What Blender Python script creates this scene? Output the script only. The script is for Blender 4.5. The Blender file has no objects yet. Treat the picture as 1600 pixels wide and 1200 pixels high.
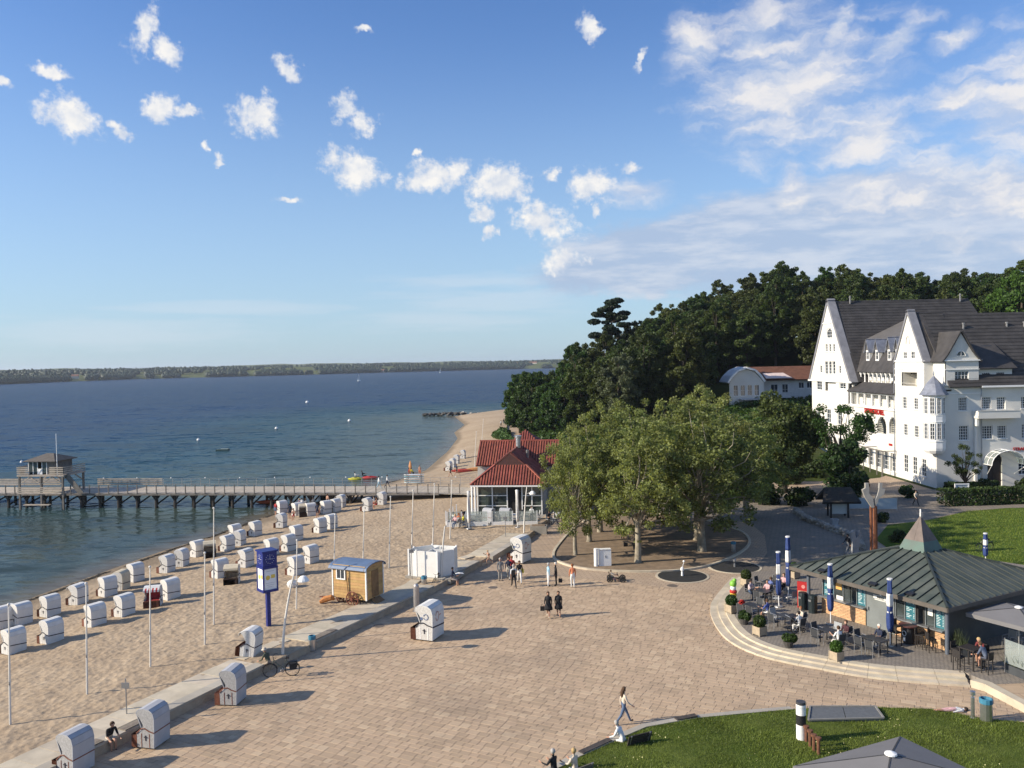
import bpy, bmesh, math, random
import numpy as np
from mathutils import Vector, Matrix, Euler
random.seed(7); np.random.seed(7)
C = bpy.context.scene.collection
S = bpy.context.scene
R = math.radians
PI = math.pi

# ------------------------------------------------------------------ camera
CAM_H, FOC = 16.5, 1300.0
ROLL, PITCH = R(1.2), math.atan(33 / 1300)
cam_d = bpy.data.cameras.new('camera')
cam = bpy.data.objects.new('camera', cam_d); C.objects.link(cam)
cam_d.sensor_width = 36; cam_d.lens = FOC / 1600 * 36
cam_d.clip_start = 0.5; cam_d.clip_end = 40000
cam.matrix_world = Matrix.Translation((0, 0, CAM_H)) @ Matrix.Rotation(PI / 2 - PITCH, 4, 'X') @ Matrix.Rotation(-ROLL, 4, 'Z')
S.camera = cam

# ------------------------------------------------------------------ sun, sky, exposure
SUN_EL = R(26.0)
SUN_DIR = Vector((-0.983 * math.cos(SUN_EL), -0.182 * math.cos(SUN_EL), math.sin(SUN_EL)))   # towards the sun
sun_d = bpy.data.lights.new('sun', 'SUN'); sun_d.energy = 4.6; sun_d.angle = R(0.55); sun_d.color = (1.0, 0.89, 0.73)
sun = bpy.data.objects.new('sun', sun_d); C.objects.link(sun)
sun.rotation_euler = SUN_DIR.to_track_quat('Z', 'Y').to_euler()
S.view_settings.view_transform = 'Standard'; S.view_settings.look = 'None'
S.view_settings.exposure = 0.62; S.view_settings.gamma = 1; S.view_settings.use_curve_mapping = False
S.cycles.max_bounces = 6; S.cycles.transparent_max_bounces = 8; S.cycles.use_denoising = True
S.cycles.volume_bounces = 0


def ray(px, py):
    u = (px - 800) / FOC; v = (600 - py) / FOC
    c, s = math.cos(ROLL), math.sin(ROLL)
    u2 = u * c + v * s; v2 = -u * s + v * c
    cp, sp = math.cos(PITCH), math.sin(PITCH)
    return (u2, cp + v2 * sp, -sp + v2 * cp)


world = bpy.data.worlds.new('World'); S.world = world; world.use_nodes = True
wt = world.node_tree; wt.nodes.clear()


class NT:
    """short-hand for wiring nodes"""
    def __init__(s, t): s.t = t
    def n(s, typ, **kw):
        nd = s.t.nodes.new(typ)
        for k, v in kw.items(): setattr(nd, k, v)
        return nd
    def put(s, sock, v):
        if v is None: return
        if isinstance(v, bpy.types.NodeSocket): s.t.links.new(v, sock)
        else: sock.default_value = v
    def math(s, op, a, b=None, c=None, clamp=False):
        nd = s.n('ShaderNodeMath', operation=op); nd.use_clamp = clamp
        s.put(nd.inputs[0], a); s.put(nd.inputs[1], b); s.put(nd.inputs[2], c)
        return nd.outputs[0]
    def vmath(s, op, a, b=None):
        nd = s.n('ShaderNodeVectorMath', operation=op)
        s.put(nd.inputs[0], a); s.put(nd.inputs[1], b)
        return nd.outputs['Value'] if op in ('LENGTH', 'DOT_PRODUCT', 'DISTANCE') else nd.outputs[0]
    def mix(s, f, a, b, blend='MIX'):
        nd = s.n('ShaderNodeMix', data_type='RGBA', blend_type=blend)
        s.put(nd.inputs[0], f); s.put(nd.inputs[6], a); s.put(nd.inputs[7], b)
        return nd.outputs[2]
    def noise(s, vec, scale, detail=4, rough=.55, dist=0.0):
        nd = s.n('ShaderNodeTexNoise'); nd.inputs['Scale'].default_value = scale
        nd.inputs['Detail'].default_value = detail; nd.inputs['Roughness'].default_value = rough
        nd.inputs['Distortion'].default_value = dist
        s.put(nd.inputs['Vector'], vec)
        return nd
    def sstep(s, x, a, b, c=0.0, d=1.0):
        nd = s.n('ShaderNodeMapRange', interpolation_type='SMOOTHSTEP')
        s.put(nd.inputs[0], x)
        for i, v in zip((1, 2, 3, 4), (a, b, c, d)): s.put(nd.inputs[i], v)
        return nd.outputs[0]


def build_world():
    N = NT(wt)
    sky = N.n('ShaderNodeTexSky', sky_type='NISHITA'); sky.sun_disc = False
    sky.sun_elevation = SUN_EL; sky.sun_rotation = math.atan2(SUN_DIR.x, SUN_DIR.y)
    sky.air_density = 1.0; sky.dust_density = 0.6; sky.ozone_density = 2.2; sky.altitude = 0
    tc = N.n('ShaderNodeTexCoord'); d = N.vmath('NORMALIZE', tc.outputs['Generated'])
    sep = N.n('ShaderNodeSeparateXYZ'); N.put(sep.inputs[0], d)
    az = N.math('ARCTAN2', sep.outputs[0], sep.outputs[1]); el = N.math('ARCSINE', sep.outputs[2])
    cmb = N.n('ShaderNodeCombineXYZ'); N.put(cmb.inputs[0], az); N.put(cmb.inputs[1], el)
    P = cmb.outputs[0]
    def ae(px, py):
        r = Vector(ray(px, py)).normalized()
        return math.atan2(r.x, r.y), math.asin(r.z)
    def blobs(lst, vec, grow=1.25):
        acc = None
        for (x, y, rx, ry, *rot) in lst:
            a, e = ae(x, y)
            k = 1300 * (1 + ((x - 800) / 1300) ** 2)
            mp = N.n('ShaderNodeMapping', vector_type='TEXTURE')
            mp.inputs['Location'].default_value = (a, e, 0)
            mp.inputs['Rotation'].default_value = (0, 0, R(rot[0]) if rot else 0)
            mp.inputs['Scale'].default_value = (rx / k * grow, ry / 1300 * grow, 1)
            N.put(mp.inputs[0], vec)
            v = N.math('SUBTRACT', 1.0, N.vmath('LENGTH', mp.outputs[0]))
            acc = v if acc is None else N.math('MAXIMUM', acc, v)
        return N.math('MAXIMUM', acc, -0.8)
    # warp so no blob keeps an ellipse outline
    wn = N.noise(P, 26, 4, .65)
    wv = N.vmath('SCALE', N.vmath('SUBTRACT', wn.outputs['Color'], (.5, .5, .5)))
    wv.node.inputs['Scale'].default_value = 0.034
    Pw = N.vmath('ADD', P, wv)
    puffs = [(110, 178, 62, 30, -25), (190, 205, 28, 14, -30), (75, 107, 40, 12), (222, 52, 24, 40, -20), (260, 80, 32, 20, -25),
             (248, 168, 34, 22), (295, 178, 34, 9), (402, 183, 48, 32), (540, 172, 26, 26, -30), (562, 192, 26, 20), (557, 262, 48, 34, -25),
             (452, 112, 28, 18, -30), (345, 250, 12, 12), (325, 228, 10, 6), (675, 278, 60, 26, 10), (715, 265, 30, 22), (775, 290, 62, 36), (752, 335, 28, 14),
             (765, 365, 16, 12), (925, 290, 42, 32), (985, 263, 20, 12), (935, 325, 10, 14), (860, 275, 14, 14), (655, 240, 10, 7), (845, 345, 62, 30, -15),
             (885, 405, 42, 20), (452, 315, 22, 6), (8, 134, 14, 8), (565, 48, 18, 5), (920, 45, 20, 22), (1000, 88, 20, 6, 50)]
    wisps = [(1230, 130, 150, 105, -8), (1180, 60, 70, 40, 35), (1085, 75, 45, 40, -40), (1350, 215, 100, 42, 15), (1500, 150, 75, 34, 15), (1580, 175, 110, 75, 20),
             (1640, 120, 120, 80), (1420, 290, 150, 50, 8), (1560, 300, 130, 60, 8), (1310, 40, 20, 40, -30), (1400, 60, 60, 20, 25), (1490, 55, 40, 14, 20), (1240, 285, 25, 40), (1000, 300, 60, 20),
             (1720, 320, 200, 90)]
    band = [(1080, 385, 200, 42), (1260, 350, 260, 60, 4), (1500, 360, 320, 75), (980, 425, 140, 34), (1350, 410, 350, 50), (1750, 380, 260, 90)]
    streak = [(360, 481, 190, 12), (740, 440, 130, 14), (700, 500, 170, 18), (760, 470, 160, 24), (200, 520, 260, 24)]
    nA = N.noise(P, 30, 7, .62); nB = N.noise(P, 95, 7, .68)
    off = N.vmath('ADD', P, (-0.010, 0.010, 0)); nA2 = N.noise(off, 30, 4, .6)
    mA = blobs(puffs, Pw, 1.12)
    dA = N.math('ADD', N.math('MULTIPLY', mA, 0.95), N.math('ADD', N.math('MULTIPLY', N.math('SUBTRACT', nA.outputs[0], .5), 1.7), N.math('MULTIPLY', N.math('SUBTRACT', nB.outputs[0], .55), 1.15)))
    cA = N.math('MULTIPLY', N.sstep(dA, 0.0, 0.66), .96)
    st = N.n('ShaderNodeMapping'); st.inputs['Rotation'].default_value = (0, 0, R(-16)); st.inputs['Scale'].default_value = (9, 27, 1)
    N.put(st.inputs[0], Pw); nW = N.noise(st.outputs[0], 1.4, 6, .58, .15)
    mW = blobs(wisps, Pw)
    dW = N.math('ADD', N.math('MULTIPLY', mW, 1.15), N.math('MULTIPLY', N.math('SUBTRACT', nW.outputs[0], .5), 1.9))
    cW = N.math('MULTIPLY', N.sstep(dW, -0.10, 1.15), 0.92)
    mB = blobs(band, Pw); sb = N.n('ShaderNodeMapping'); sb.inputs['Scale'].default_value = (6, 26, 1); N.put(sb.inputs[0], P)
    nBand = N.noise(sb.outputs[0], 1.6, 6, .6)
    dB = N.math('ADD', N.math('MULTIPLY', mB, 1.15), N.math('MULTIPLY', N.math('SUBTRACT', nBand.outputs[0], .5), 0.9))
    cB = N.math('MULTIPLY', N.sstep(dB, -0.05, 0.45), 0.82)
    mS = blobs(streak, P); ss_ = N.n('ShaderNodeMapping'); ss_.inputs['Scale'].default_value = (6, 60, 1); N.put(ss_.inputs[0], P)
    nS = N.noise(ss_.outputs[0], 1.6, 5, .6)
    cS = N.math('MULTIPLY', N.sstep(N.math('ADD', N.math('MULTIPLY', mS, .8), N.math('MULTIPLY', N.math('SUBTRACT', nS.outputs[0], .5), 1.5)), -.05, .7), 0.35)
    # scattered fair-weather clouds carry on all round, outside the view as well
    nO = N.noise(P, 7, 6, .6)
    outside = N.sstep(N.math('ABSOLUTE', az), 0.62, 0.9)
    cO = N.math('MULTIPLY', N.math('MULTIPLY', N.sstep(nO.outputs[0], .53, .66), outside), N.sstep(el, 0.0, 0.1))
    # relief inside the clouds: brighter towards the sun
    lit = N.math('ADD', N.math('MULTIPLY', N.math('SUBTRACT', nA.outputs[0], nA2.outputs[0]), 2.6), .62, clamp=True)
    litW = N.sstep(nW.outputs[0], .36, .66)
    white, grey, lav = (.70, .68, .65, 1), (.43, .48, .57, 1), (.38, .44, .56, 1)
    colA = N.mix(lit, grey, white); colW = N.mix(litW, lav, (.64, .62, .61, 1)); 
    nb2 = N.sstep(nBand.outputs[0], .42, .66)
    colB = N.mix(nb2, (.31, .38, .51, 1), (.47, .50, .57, 1))
    # clear sky: physical sky, whitened a little by humid air low down
    mul = N.n('ShaderNodeVectorMath', operation='SCALE'); N.put(mul.inputs[0], sky.outputs[0]); mul.inputs['Scale'].default_value = SKY_STRENGTH
    col = N.mix(1.0, mul.outputs[0], SKY_TINT, 'MULTIPLY')
    low = N.math('MULTIPLY', N.sstep(el, 0.0, 0.42, 1.0, 0.0), .62)
    col = N.mix(low, col, (.355, .475, .565, 1))
    col = N.mix(cS, col, (.50, .55, .61, 1))
    col = N.mix(cB, col, colB)
    col = N.mix(cW, col, colW)
    col = N.mix(cA, col, colA)
    col = N.mix(cO, col, (.55, .56, .58, 1))
    bg = N.n('ShaderNodeBackground'); N.put(bg.inputs[0], col); bg.inputs[1].default_value = SKY_GAIN
    out = N.n('ShaderNodeOutputWorld'); wt.links.new(bg.outputs[0], out.inputs[0])


SKY_STRENGTH = 0.10
SKY_TINT = (.72, .94, 1.27, 1)
SKY_GAIN = 0.92
build_world()
# ------------------------------------------------------------------ placing: a pixel of the layout drawing -> a point of the ground / of a wall plane
def at(px, py, z=0.0):
    d = ray(px, py); t = (z - CAM_H) / d[2]
    return Vector((d[0] * t, d[1] * t, z))
def atY(px, py, Y):
    d = ray(px, py); t = Y / d[1]; return Vector((d[0] * t, Y, CAM_H + d[2] * t))
def atX(px, py, X):
    d = ray(px, py); t = X / d[0]; return Vector((X, d[1] * t, CAM_H + d[2] * t))

# ------------------------------------------------------------------ materials
MAT = {}
def M(name, col, rough=.75, var=.12, scale=2.0, bump=0.0, bscale=25.0, metal=0.0, spec=.4, rand=0.0, col2=None, isl=0.0, coat=0.0):
    if name in MAT: return MAT[name]
    m = bpy.data.materials.new(name); m.use_nodes = True; t = m.node_tree; N = NT(t)
    b = t.nodes['Principled BSDF']; b.inputs['Roughness'].default_value = rough; b.inputs['Metallic'].default_value = metal
    b.inputs['Specular IOR Level'].default_value = spec
    if coat: b.inputs['Coat Weight'].default_value = coat
    col = tuple(col) + (1,)
    tc = N.n('ShaderNodeTexCoord')
    oi = N.n('ShaderNodeObjectInfo')
    vec = tc.outputs['Object']
    nz = N.noise(vec, scale, 5, .6)
    f = N.sstep(nz.outputs[0], .25, .75)
    lo = tuple(max(0, c * (1 - var)) for c in col[:3]) + (1,); hi = tuple(min(1, c * (1 + var)) for c in col[:3]) + (1,)
    if col2: hi = tuple(col2) + (1,)
    c = N.mix(f, lo, hi)
    if rand or isl:
        hs = N.n('ShaderNodeHueSaturation'); N.put(hs.inputs['Color'], c)
        if isl:
            g = N.n('ShaderNodeNewGeometry'); r = N.math('FRACT', N.math('ADD', oi.outputs['Random'], g.outputs['Random Per Island']))
            k = isl
        else: r = oi.outputs['Random']; k = rand
        N.put(hs.inputs['Value'], N.math('ADD', 1 - k, N.math('MULTIPLY', r, 2 * k)))
        r2 = N.math('FRACT', N.math('MULTIPLY', r, 7.31)); N.put(hs.inputs['Hue'], N.math('ADD', .5 - k * .05, N.math('MULTIPLY', r2, k * .1)))
        c = hs.outputs[0]
    N.put(b.inputs['Base Color'], c)
    if bump:
        bn = N.noise(vec, bscale, 4, .6); bp = N.n('ShaderNodeBump'); bp.inputs['Strength'].default_value = min(1, bump * 10); bp.inputs['Distance'].default_value = bump
        N.put(bp.inputs['Height'], bn.outputs[0]); N.put(b.inputs['Normal'], bp.outputs[0])
    MAT[name] = m; return m

def leafmat(name, col, var=.35, trans=.35, hue=.03):
    if name in MAT: return MAT[name]
    m = bpy.data.materials.new(name); m.use_nodes = True; t = m.node_tree; N = NT(t); t.nodes.remove(t.nodes['Principled BSDF'])
    g = N.n('ShaderNodeNewGeometry'); oi = N.n('ShaderNodeObjectInfo'); tc = N.n('ShaderNodeTexCoord')
    nz = N.noise(tc.outputs['Object'], .45, 3, .6)
    hs = N.n('ShaderNodeHueSaturation'); hs.inputs['Color'].default_value = tuple(col) + (1,)
    v = N.math('ADD', 1 - var, N.math('MULTIPLY', g.outputs['Random Per Island'], 2 * var))
    v = N.math('MULTIPLY', v, N.sstep(nz.outputs[0], .3, .7, .75, 1.25))
    v = N.math('MULTIPLY', v, N.math('ADD', .82, N.math('MULTIPLY', oi.outputs['Random'], .36)))
    N.put(hs.inputs['Value'], v)
    N.put(hs.inputs['Hue'], N.math('ADD', .5 - hue, N.math('MULTIPLY', N.math('FRACT', N.math('MULTIPLY', oi.outputs['Random'], 5.7)), 2 * hue)))
    df = N.n('ShaderNodeBsdfPrincipled'); N.put(df.inputs['Base Color'], hs.outputs[0]); df.inputs['Roughness'].default_value = .55; df.inputs['Specular IOR Level'].default_value = .3
    tr = N.n('ShaderNodeBsdfTranslucent'); N.put(tr.inputs[0], N.mix(1.0, hs.outputs[0], (1.25, 1.2, .6, 1), 'MULTIPLY'))
    mx = N.n('ShaderNodeMixShader'); mx.inputs[0].default_value = trans
    t.links.new(df.outputs[0], mx.inputs[1]); t.links.new(tr.outputs[0], mx.inputs[2])
    t.links.new(mx.outputs[0], t.nodes['Material Output'].inputs[0])
    MAT[name] = m; return m

def glassmat(name, col=(.03, .04, .05), rough=.06):
    if name in MAT: return MAT[name]
    m = M(name, col, rough=rough, var=.5, scale=.6, spec=.8); return m

# ------------------------------------------------------------------ mesh builder
class MB:
    def __init__(s): s.v = []; s.f = []; s.m = []; s.cur = 0; s.T = None
    def add(s, vs, fs):
        n = len(s.v)
        if s.T is not None: vs = [tuple(s.T @ Vector(p)) for p in vs]
        s.v += [tuple(p) for p in vs]; s.f += [tuple(i + n for i in f) for f in fs]; s.m += [s.cur] * len(fs); return s
    def box(s, c, d, rz=0.0, rx=0.0, ry=0.0):
        x, y, z = d[0] / 2, d[1] / 2, d[2] / 2
        vs = [Vector((a, b, e)) for a in (-x, x) for b in (-y, y) for e in (-z, z)]
        if rz or rx or ry:
            m = Euler((rx, ry, rz)).to_matrix(); vs = [m @ p for p in vs]
        vs = [p + Vector(c) for p in vs]
        return s.add(vs, [(0, 1, 3, 2), (4, 6, 7, 5), (0, 4, 5, 1), (2, 3, 7, 6), (0, 2, 6, 4), (1, 5, 7, 3)])
    def bar(s, p, q, w, h=None, up=(0, 0, 1)):
        p, q = Vector(p), Vector(q); d = (q - p).normalized(); h = h or w
        a = d.cross(Vector(up));
        if a.length < 1e-4: a = d.cross(Vector((1, 0, 0)))
        a.normalize(); b = a.cross(d).normalized()
        vs = [o + a * i * w / 2 + b * j * h / 2 for o in (p, q) for i, j in ((-1, -1), (1, -1), (1, 1), (-1, 1))]
        return s.add(vs, [(3, 2, 1, 0), (4, 5, 6, 7), (0, 1, 5, 4), (1, 2, 6, 5), (2, 3, 7, 6), (3, 0, 4, 7)])
    def cone(s, p, q, r0, r1=None, n=8, caps=True):
        p, q = Vector(p), Vector(q); r1 = r0 if r1 is None else r1; d = (q - p).normalized()
        a = d.orthogonal().normalized(); b = d.cross(a)
        vs = [o + (a * math.cos(2 * PI * k / n) + b * math.sin(2 * PI * k / n)) * r for o, r in ((p, r0), (q, r1)) for k in range(n)]
        fs = [(k, (k + 1) % n, n + (k + 1) % n, n + k) for k in range(n)]
        if caps: fs += [tuple(range(n - 1, -1, -1)), tuple(range(n, 2 * n))]
        return s.add(vs, fs)
    def tube(s, pts, rs, n=7):
        if not isinstance(rs, (list, tuple)): rs = [rs] * len(pts)
        pts = [Vector(p) for p in pts]; vs = []; ref = None
        for i, p in enumerate(pts):
            d = (pts[min(i + 1, len(pts) - 1)] - pts[max(i - 1, 0)]).normalized()
            a = d.orthogonal().normalized() if ref is None else (ref - d * ref.dot(d)).normalized()
            ref = a; b = d.cross(a)
            vs += [p + (a * math.cos(2 * PI * k / n) + b * math.sin(2 * PI * k / n)) * rs[i] for k in range(n)]
        fs = [(i * n + k, i * n + (k + 1) % n, (i + 1) * n + (k + 1) % n, (i + 1) * n + k) for i in range(len(pts) - 1) for k in range(n)]
        fs += [tuple(range(n - 1, -1, -1)), tuple(range((len(pts) - 1) * n, len(pts) * n))]
        return s.add(vs, fs)
    def lathe(s, prof, c=(0, 0, 0), n=16, squash=1.0):
        vs = []; c = Vector(c)
        for r, z in prof: vs += [c + Vector((r * math.cos(2 * PI * k / n), r * math.sin(2 * PI * k / n) * squash, z)) for k in range(n)]
        L = len(prof)
        fs = [(i * n + k, i * n + (k + 1) % n, (i + 1) * n + (k + 1) % n, (i + 1) * n + k) for i in range(L - 1) for k in range(n)]
        fs += [tuple(range(n - 1, -1, -1)), tuple(range((L - 1) * n, L * n))]
        return s.add(vs, fs)
    def ball(s, c, r, n=8, sz=1.0):
        k = max(4, n // 2 + 1)
        return s.lathe([(max(1e-3, r * math.sin(PI * i / k)), -r * sz * math.cos(PI * i / k)) for i in range(k + 1)], c, n)
    def prism(s, poly, z0, z1):
        """poly: list of (x, y), counter-clockwise"""
        n = len(poly)
        vs = [(x, y, z0) for x, y in poly] + [(x, y, z1) for x, y in poly]
        fs = [(k, (k + 1) % n, n + (k + 1) % n, n + k) for k in range(n)] + [tuple(range(n - 1, -1, -1)), tuple(range(n, 2 * n))]
        return s.add(vs, fs)
    def xprism(s, prof, y0, y1):
        """prof: list of (x, z); extruded along y"""
        n = len(prof)
        vs = [(x, y0, z) for x, z in prof] + [(x, y1, z) for x, z in prof]
        fs = [(k, (k + 1) % n, n + (k + 1) % n, n + k) for k in range(n)] + [tuple(range(n - 1, -1, -1)), tuple(range(n, 2 * n))]
        return s.add(vs, fs)
    def poly(s, pts): return s.add(pts, [tuple(range(len(pts)))])
    def slab(s, pts, t):
        """planar polygon pts given thickness t against its normal"""
        pts = [Vector(p) for p in pts]; n = (pts[1] - pts[0]).cross(pts[2] - pts[0]).normalized(); k = len(pts)
        vs = pts + [p - n * t for p in pts]
        return s.add(vs, [tuple(range(k)), tuple(range(2 * k - 1, k - 1, -1))] + [(i, i + k, (i + 1) % k + k, (i + 1) % k) for i in range(k)])
    def mesh(s, name, mats, smooth=False, fix=True):
        me = bpy.data.meshes.new(name); me.from_pydata(s.v, [], s.f)
        for m in (mats if isinstance(mats, (list, tuple)) else [mats]): me.materials.append(m)
        if max(s.m, default=0): me.polygons.foreach_set('material_index', s.m)
        if fix:
            bm = bmesh.new(); bm.from_mesh(me); bmesh.ops.recalc_face_normals(bm, faces=bm.faces); bm.to_mesh(me); bm.free()
        if smooth: me.polygons.foreach_set('use_smooth', [True] * len(me.polygons))
        me.update(); return me
    def build(s, name, mats, parent=None, loc=None, rz=0.0, smooth=False, fix=True):
        return link(name, s.mesh(name, mats, smooth, fix), parent, loc, rz)

def link(name, me, parent=None, loc=None, rz=0.0, scale=None):
    o = bpy.data.objects.new(name, me); C.objects.link(o)
    if parent is not None: o.parent = parent
    if loc is not None: o.location = loc
    if rz: o.rotation_euler.z = rz
    if scale is not None: o.scale = scale
    return o
def tag(o, label=None, cat=None, group=None, kind=None):
    if label: o['label'] = label
    if cat: o['category'] = cat
    if group: o['group'] = group
    if kind: o['kind'] = kind
    return o
def thing(name, label, cat, loc=(0, 0, 0), rz=0.0, group=None):
    o = bpy.data.objects.new(name, None); C.objects.link(o); o.location = loc; o.rotation_euler = (0, 0, rz)
    o.empty_display_size = .2
    return tag(o, label, cat, group)
KIDS = {}
def kids(o): return [c for c in o.children]
def copy_tree(o, parent=None, loc=None, rz=None, label=None, group=None):
    c = o.copy(); C.objects.link(c); c.parent = parent
    if loc is not None: c.location = loc
    if rz is not None: c.rotation_euler = (0, 0, rz)
    if label: c['label'] = label
    if group: c['group'] = group
    for k in list(o.children): copy_tree(k, c)
    return c
def fastmesh(name, V, Fq, mats, smooth=False):
    """numpy verts (n,3) and faces (m,k) of one size -> mesh"""
    V = np.asarray(V, dtype=np.float32); Fq = np.asarray(Fq, dtype=np.int32); k = Fq.shape[1]
    me = bpy.data.meshes.new(name); me.vertices.add(len(V)); me.vertices.foreach_set('co', V.ravel())
    me.loops.add(Fq.size); me.loops.foreach_set('vertex_index', Fq.ravel())
    me.polygons.add(len(Fq)); me.polygons.foreach_set('loop_start', np.arange(0, Fq.size, k, dtype=np.int32))
    me.polygons.foreach_set('loop_total', np.full(len(Fq), k, dtype=np.int32))
    for m in (mats if isinstance(mats, (list, tuple)) else [mats]): me.materials.append(m)
    me.update(calc_edges=True); me.validate()
    if smooth: me.polygons.foreach_set('use_smooth', [True] * len(me.polygons))
    return me
def gridmesh(name, X, Y, Z, mats, smooth=True):
    n, m = X.shape; V = np.stack([X, Y, Z], -1).reshape(-1, 3)
    i = np.arange(n * m).reshape(n, m)
    Fq = np.stack([i[:-1, :-1], i[:-1, 1:], i[1:, 1:], i[1:, :-1]], -1).reshape(-1, 4)
    return fastmesh(name, V, Fq, mats, smooth)
def text_mesh(body, size, name='lettering', depth=.01, align='CENTER', bold=0.0):
    cu = bpy.data.curves.new(name, 'FONT'); cu.body = body; cu.size = size; cu.extrude = depth; cu.align_x = align; cu.align_y = 'CENTER'; cu.offset = bold
    o = bpy.data.objects.new('tmp', cu); C.objects.link(o)
    bpy.context.view_layer.update()
    me = bpy.data.meshes.new_from_object(o.evaluated_get(bpy.context.evaluated_depsgraph_get()))
    bpy.data.objects.remove(o); bpy.data.curves.remove(cu); me.name = name
    return me
def text(body, size, mat, parent, loc, rot, name='lettering', depth=.01, bold=0.0):
    me = text_mesh(body, size, name, depth, bold=bold); me.materials.clear(); me.materials.append(mat)
    o = link(name, me, parent, loc); o.rotation_euler = rot; return o
def ss(a, b, x):
    t = np.clip((np.asarray(x, float) - a) / (b - a), 0, 1); return t * t * (3 - 2 * t)
# ------------------------------------------------------------------ lines of the place
WATER_Z = -1.3
_wl = np.array([(-40, 0), (-39.5, 40), (-38.73, 61.93), (-38.27, 66.19), (-37.17, 71.04), (-35.91, 76.64), (-34.89, 81.25), (-32.38, 88.23), (-30.83, 96.28),
                (-28.0, 105), (-22.5, 118), (-16.62, 132.15), (-14.86, 139.76), (-13.39, 169.95), (-13.29, 198.81), (-15.3, 215.67), (-14.05, 242.17), (-17.79, 268.14), (-20, 284), (-12, 294), (10, 310), (60, 350), (150, 420)], float)
_ll = np.array([(-30, 10), (-25, 21), (-18.6, 34.35), (-13.5, 45.2), (-11.9, 48.2), (-5.9, 60), (-2.9, 67.3), (1.5, 78), (2.6, 82.5), (5, 90), (5, 110), (1.5, 150), (-1.5, 185), (-1.5, 230), (0, 290), (16, 310), (66, 350), (156, 420)], float)
def xw(y): return np.interp(y, _wl[:, 1], _wl[:, 0])
def xl(y): return np.interp(y, _ll[:, 1], _ll[:, 0])
def beach_z(x, y):
    a, b = xw(y), xl(y); t = (x - a) / np.maximum(b - a, .5)
    up = WATER_Z + (-WATER_Z + .36) * (1 - (1 - np.clip(t, 0, 1)) ** 1.7)
    return np.where(t < 0, WATER_Z + np.maximum((x - a) * .07, -3), np.where(t > 1, -.35, up))
def gz(x, y):
    return float(beach_z(x, y)) if x < xl(y) else 0.0
def sand(px, py):
    z = 0.0
    for _ in range(12):
        p = at(px, py, z); z = .5 * z + .5 * gz(p.x, p.y)
    return at(px, py, z)
_edge = np.array([(-6, 27), (1.71, 32.63), (2.45, 33.38), (5.56, 36.01), (8.07, 36.97), (12.78, 38.32), (15.0, 38.64), (19.25, 38.14), (20.98, 37.01), (22.46, 36.61), (40, 36)], float)
def lawn_y(x): return np.interp(x, _edge[:, 0], _edge[:, 1])
def lawn_z(x, y):
    e = np.interp(x, [0, 3, 8, 13, 22], [.45, .45, .40, .10, .05])
    return e + 1.1 * (1 - np.exp(-np.maximum(lawn_y(x) - y, 0) * .045))
def lawn(px, py):
    z = .3
    for _ in range(14):
        p = at(px, py, z); z = .5 * z + .5 * float(lawn_z(p.x, p.y))
    return at(px, py, z)
def hill(x, y):
    x = np.asarray(x, float); y = np.asarray(y, float)
    a = 18 * ss(0, 75, x) * ss(150, 205, y)
    b = 6.5 * ss(8, 38, x) * ss(108, 158, y) * (1 - ss(46, 53, x) * (1 - ss(146, 156, y)))
    return np.maximum(a, 0) + b * (1 - .5 * ss(150, 205, y))

def smooth_line(pts, n=6):
    pts = [np.array(p, float) for p in pts]; out = []
    for i in range(len(pts) - 1):
        p0, p1, p2, p3 = pts[max(i - 1, 0)], pts[i], pts[i + 1], pts[min(i + 2, len(pts) - 1)]
        for k in range(n):
            t = k / n
            out.append(.5 * (2 * p1 + (p2 - p0) * t + (2 * p0 - 5 * p1 + 4 * p2 - p3) * t * t + (3 * p1 - p0 - 3 * p2 + p3) * t ** 3))
    out.append(pts[-1]); return out
def offset_line(L, d):
    out = []
    for i, p in enumerate(L):
        t = L[min(i + 1, len(L) - 1)] - L[max(i - 1, 0)]; t = t / np.linalg.norm(t); out.append(p + d * np.array([-t[1], t[0]]))
    return out
def fnoise(x, y, seed, scale, octaves=4):
    """smooth value noise in numpy"""
    rs = np.random.RandomState(seed); tab = rs.rand(256, 256); out = 0; amp = 1; tot = 0
    x = np.asarray(x, float) * scale; y = np.asarray(y, float) * scale
    for o in range(octaves):
        xi = np.floor(x).astype(int); yi = np.floor(y).astype(int); fx = x - xi; fy = y - yi
        fx = fx * fx * (3 - 2 * fx); fy = fy * fy * (3 - 2 * fy); g = lambda a, b: tab[a & 255, b & 255]
        out = out + amp * ((g(xi, yi) * (1 - fx) + g(xi + 1, yi) * fx) * (1 - fy) + (g(xi, yi + 1) * (1 - fx) + g(xi + 1, yi + 1) * fx) * fy)
        tot += amp; amp *= .5; x = x * 2.03 + 17; y = y * 2.03 + 5
    return out / tot

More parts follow.
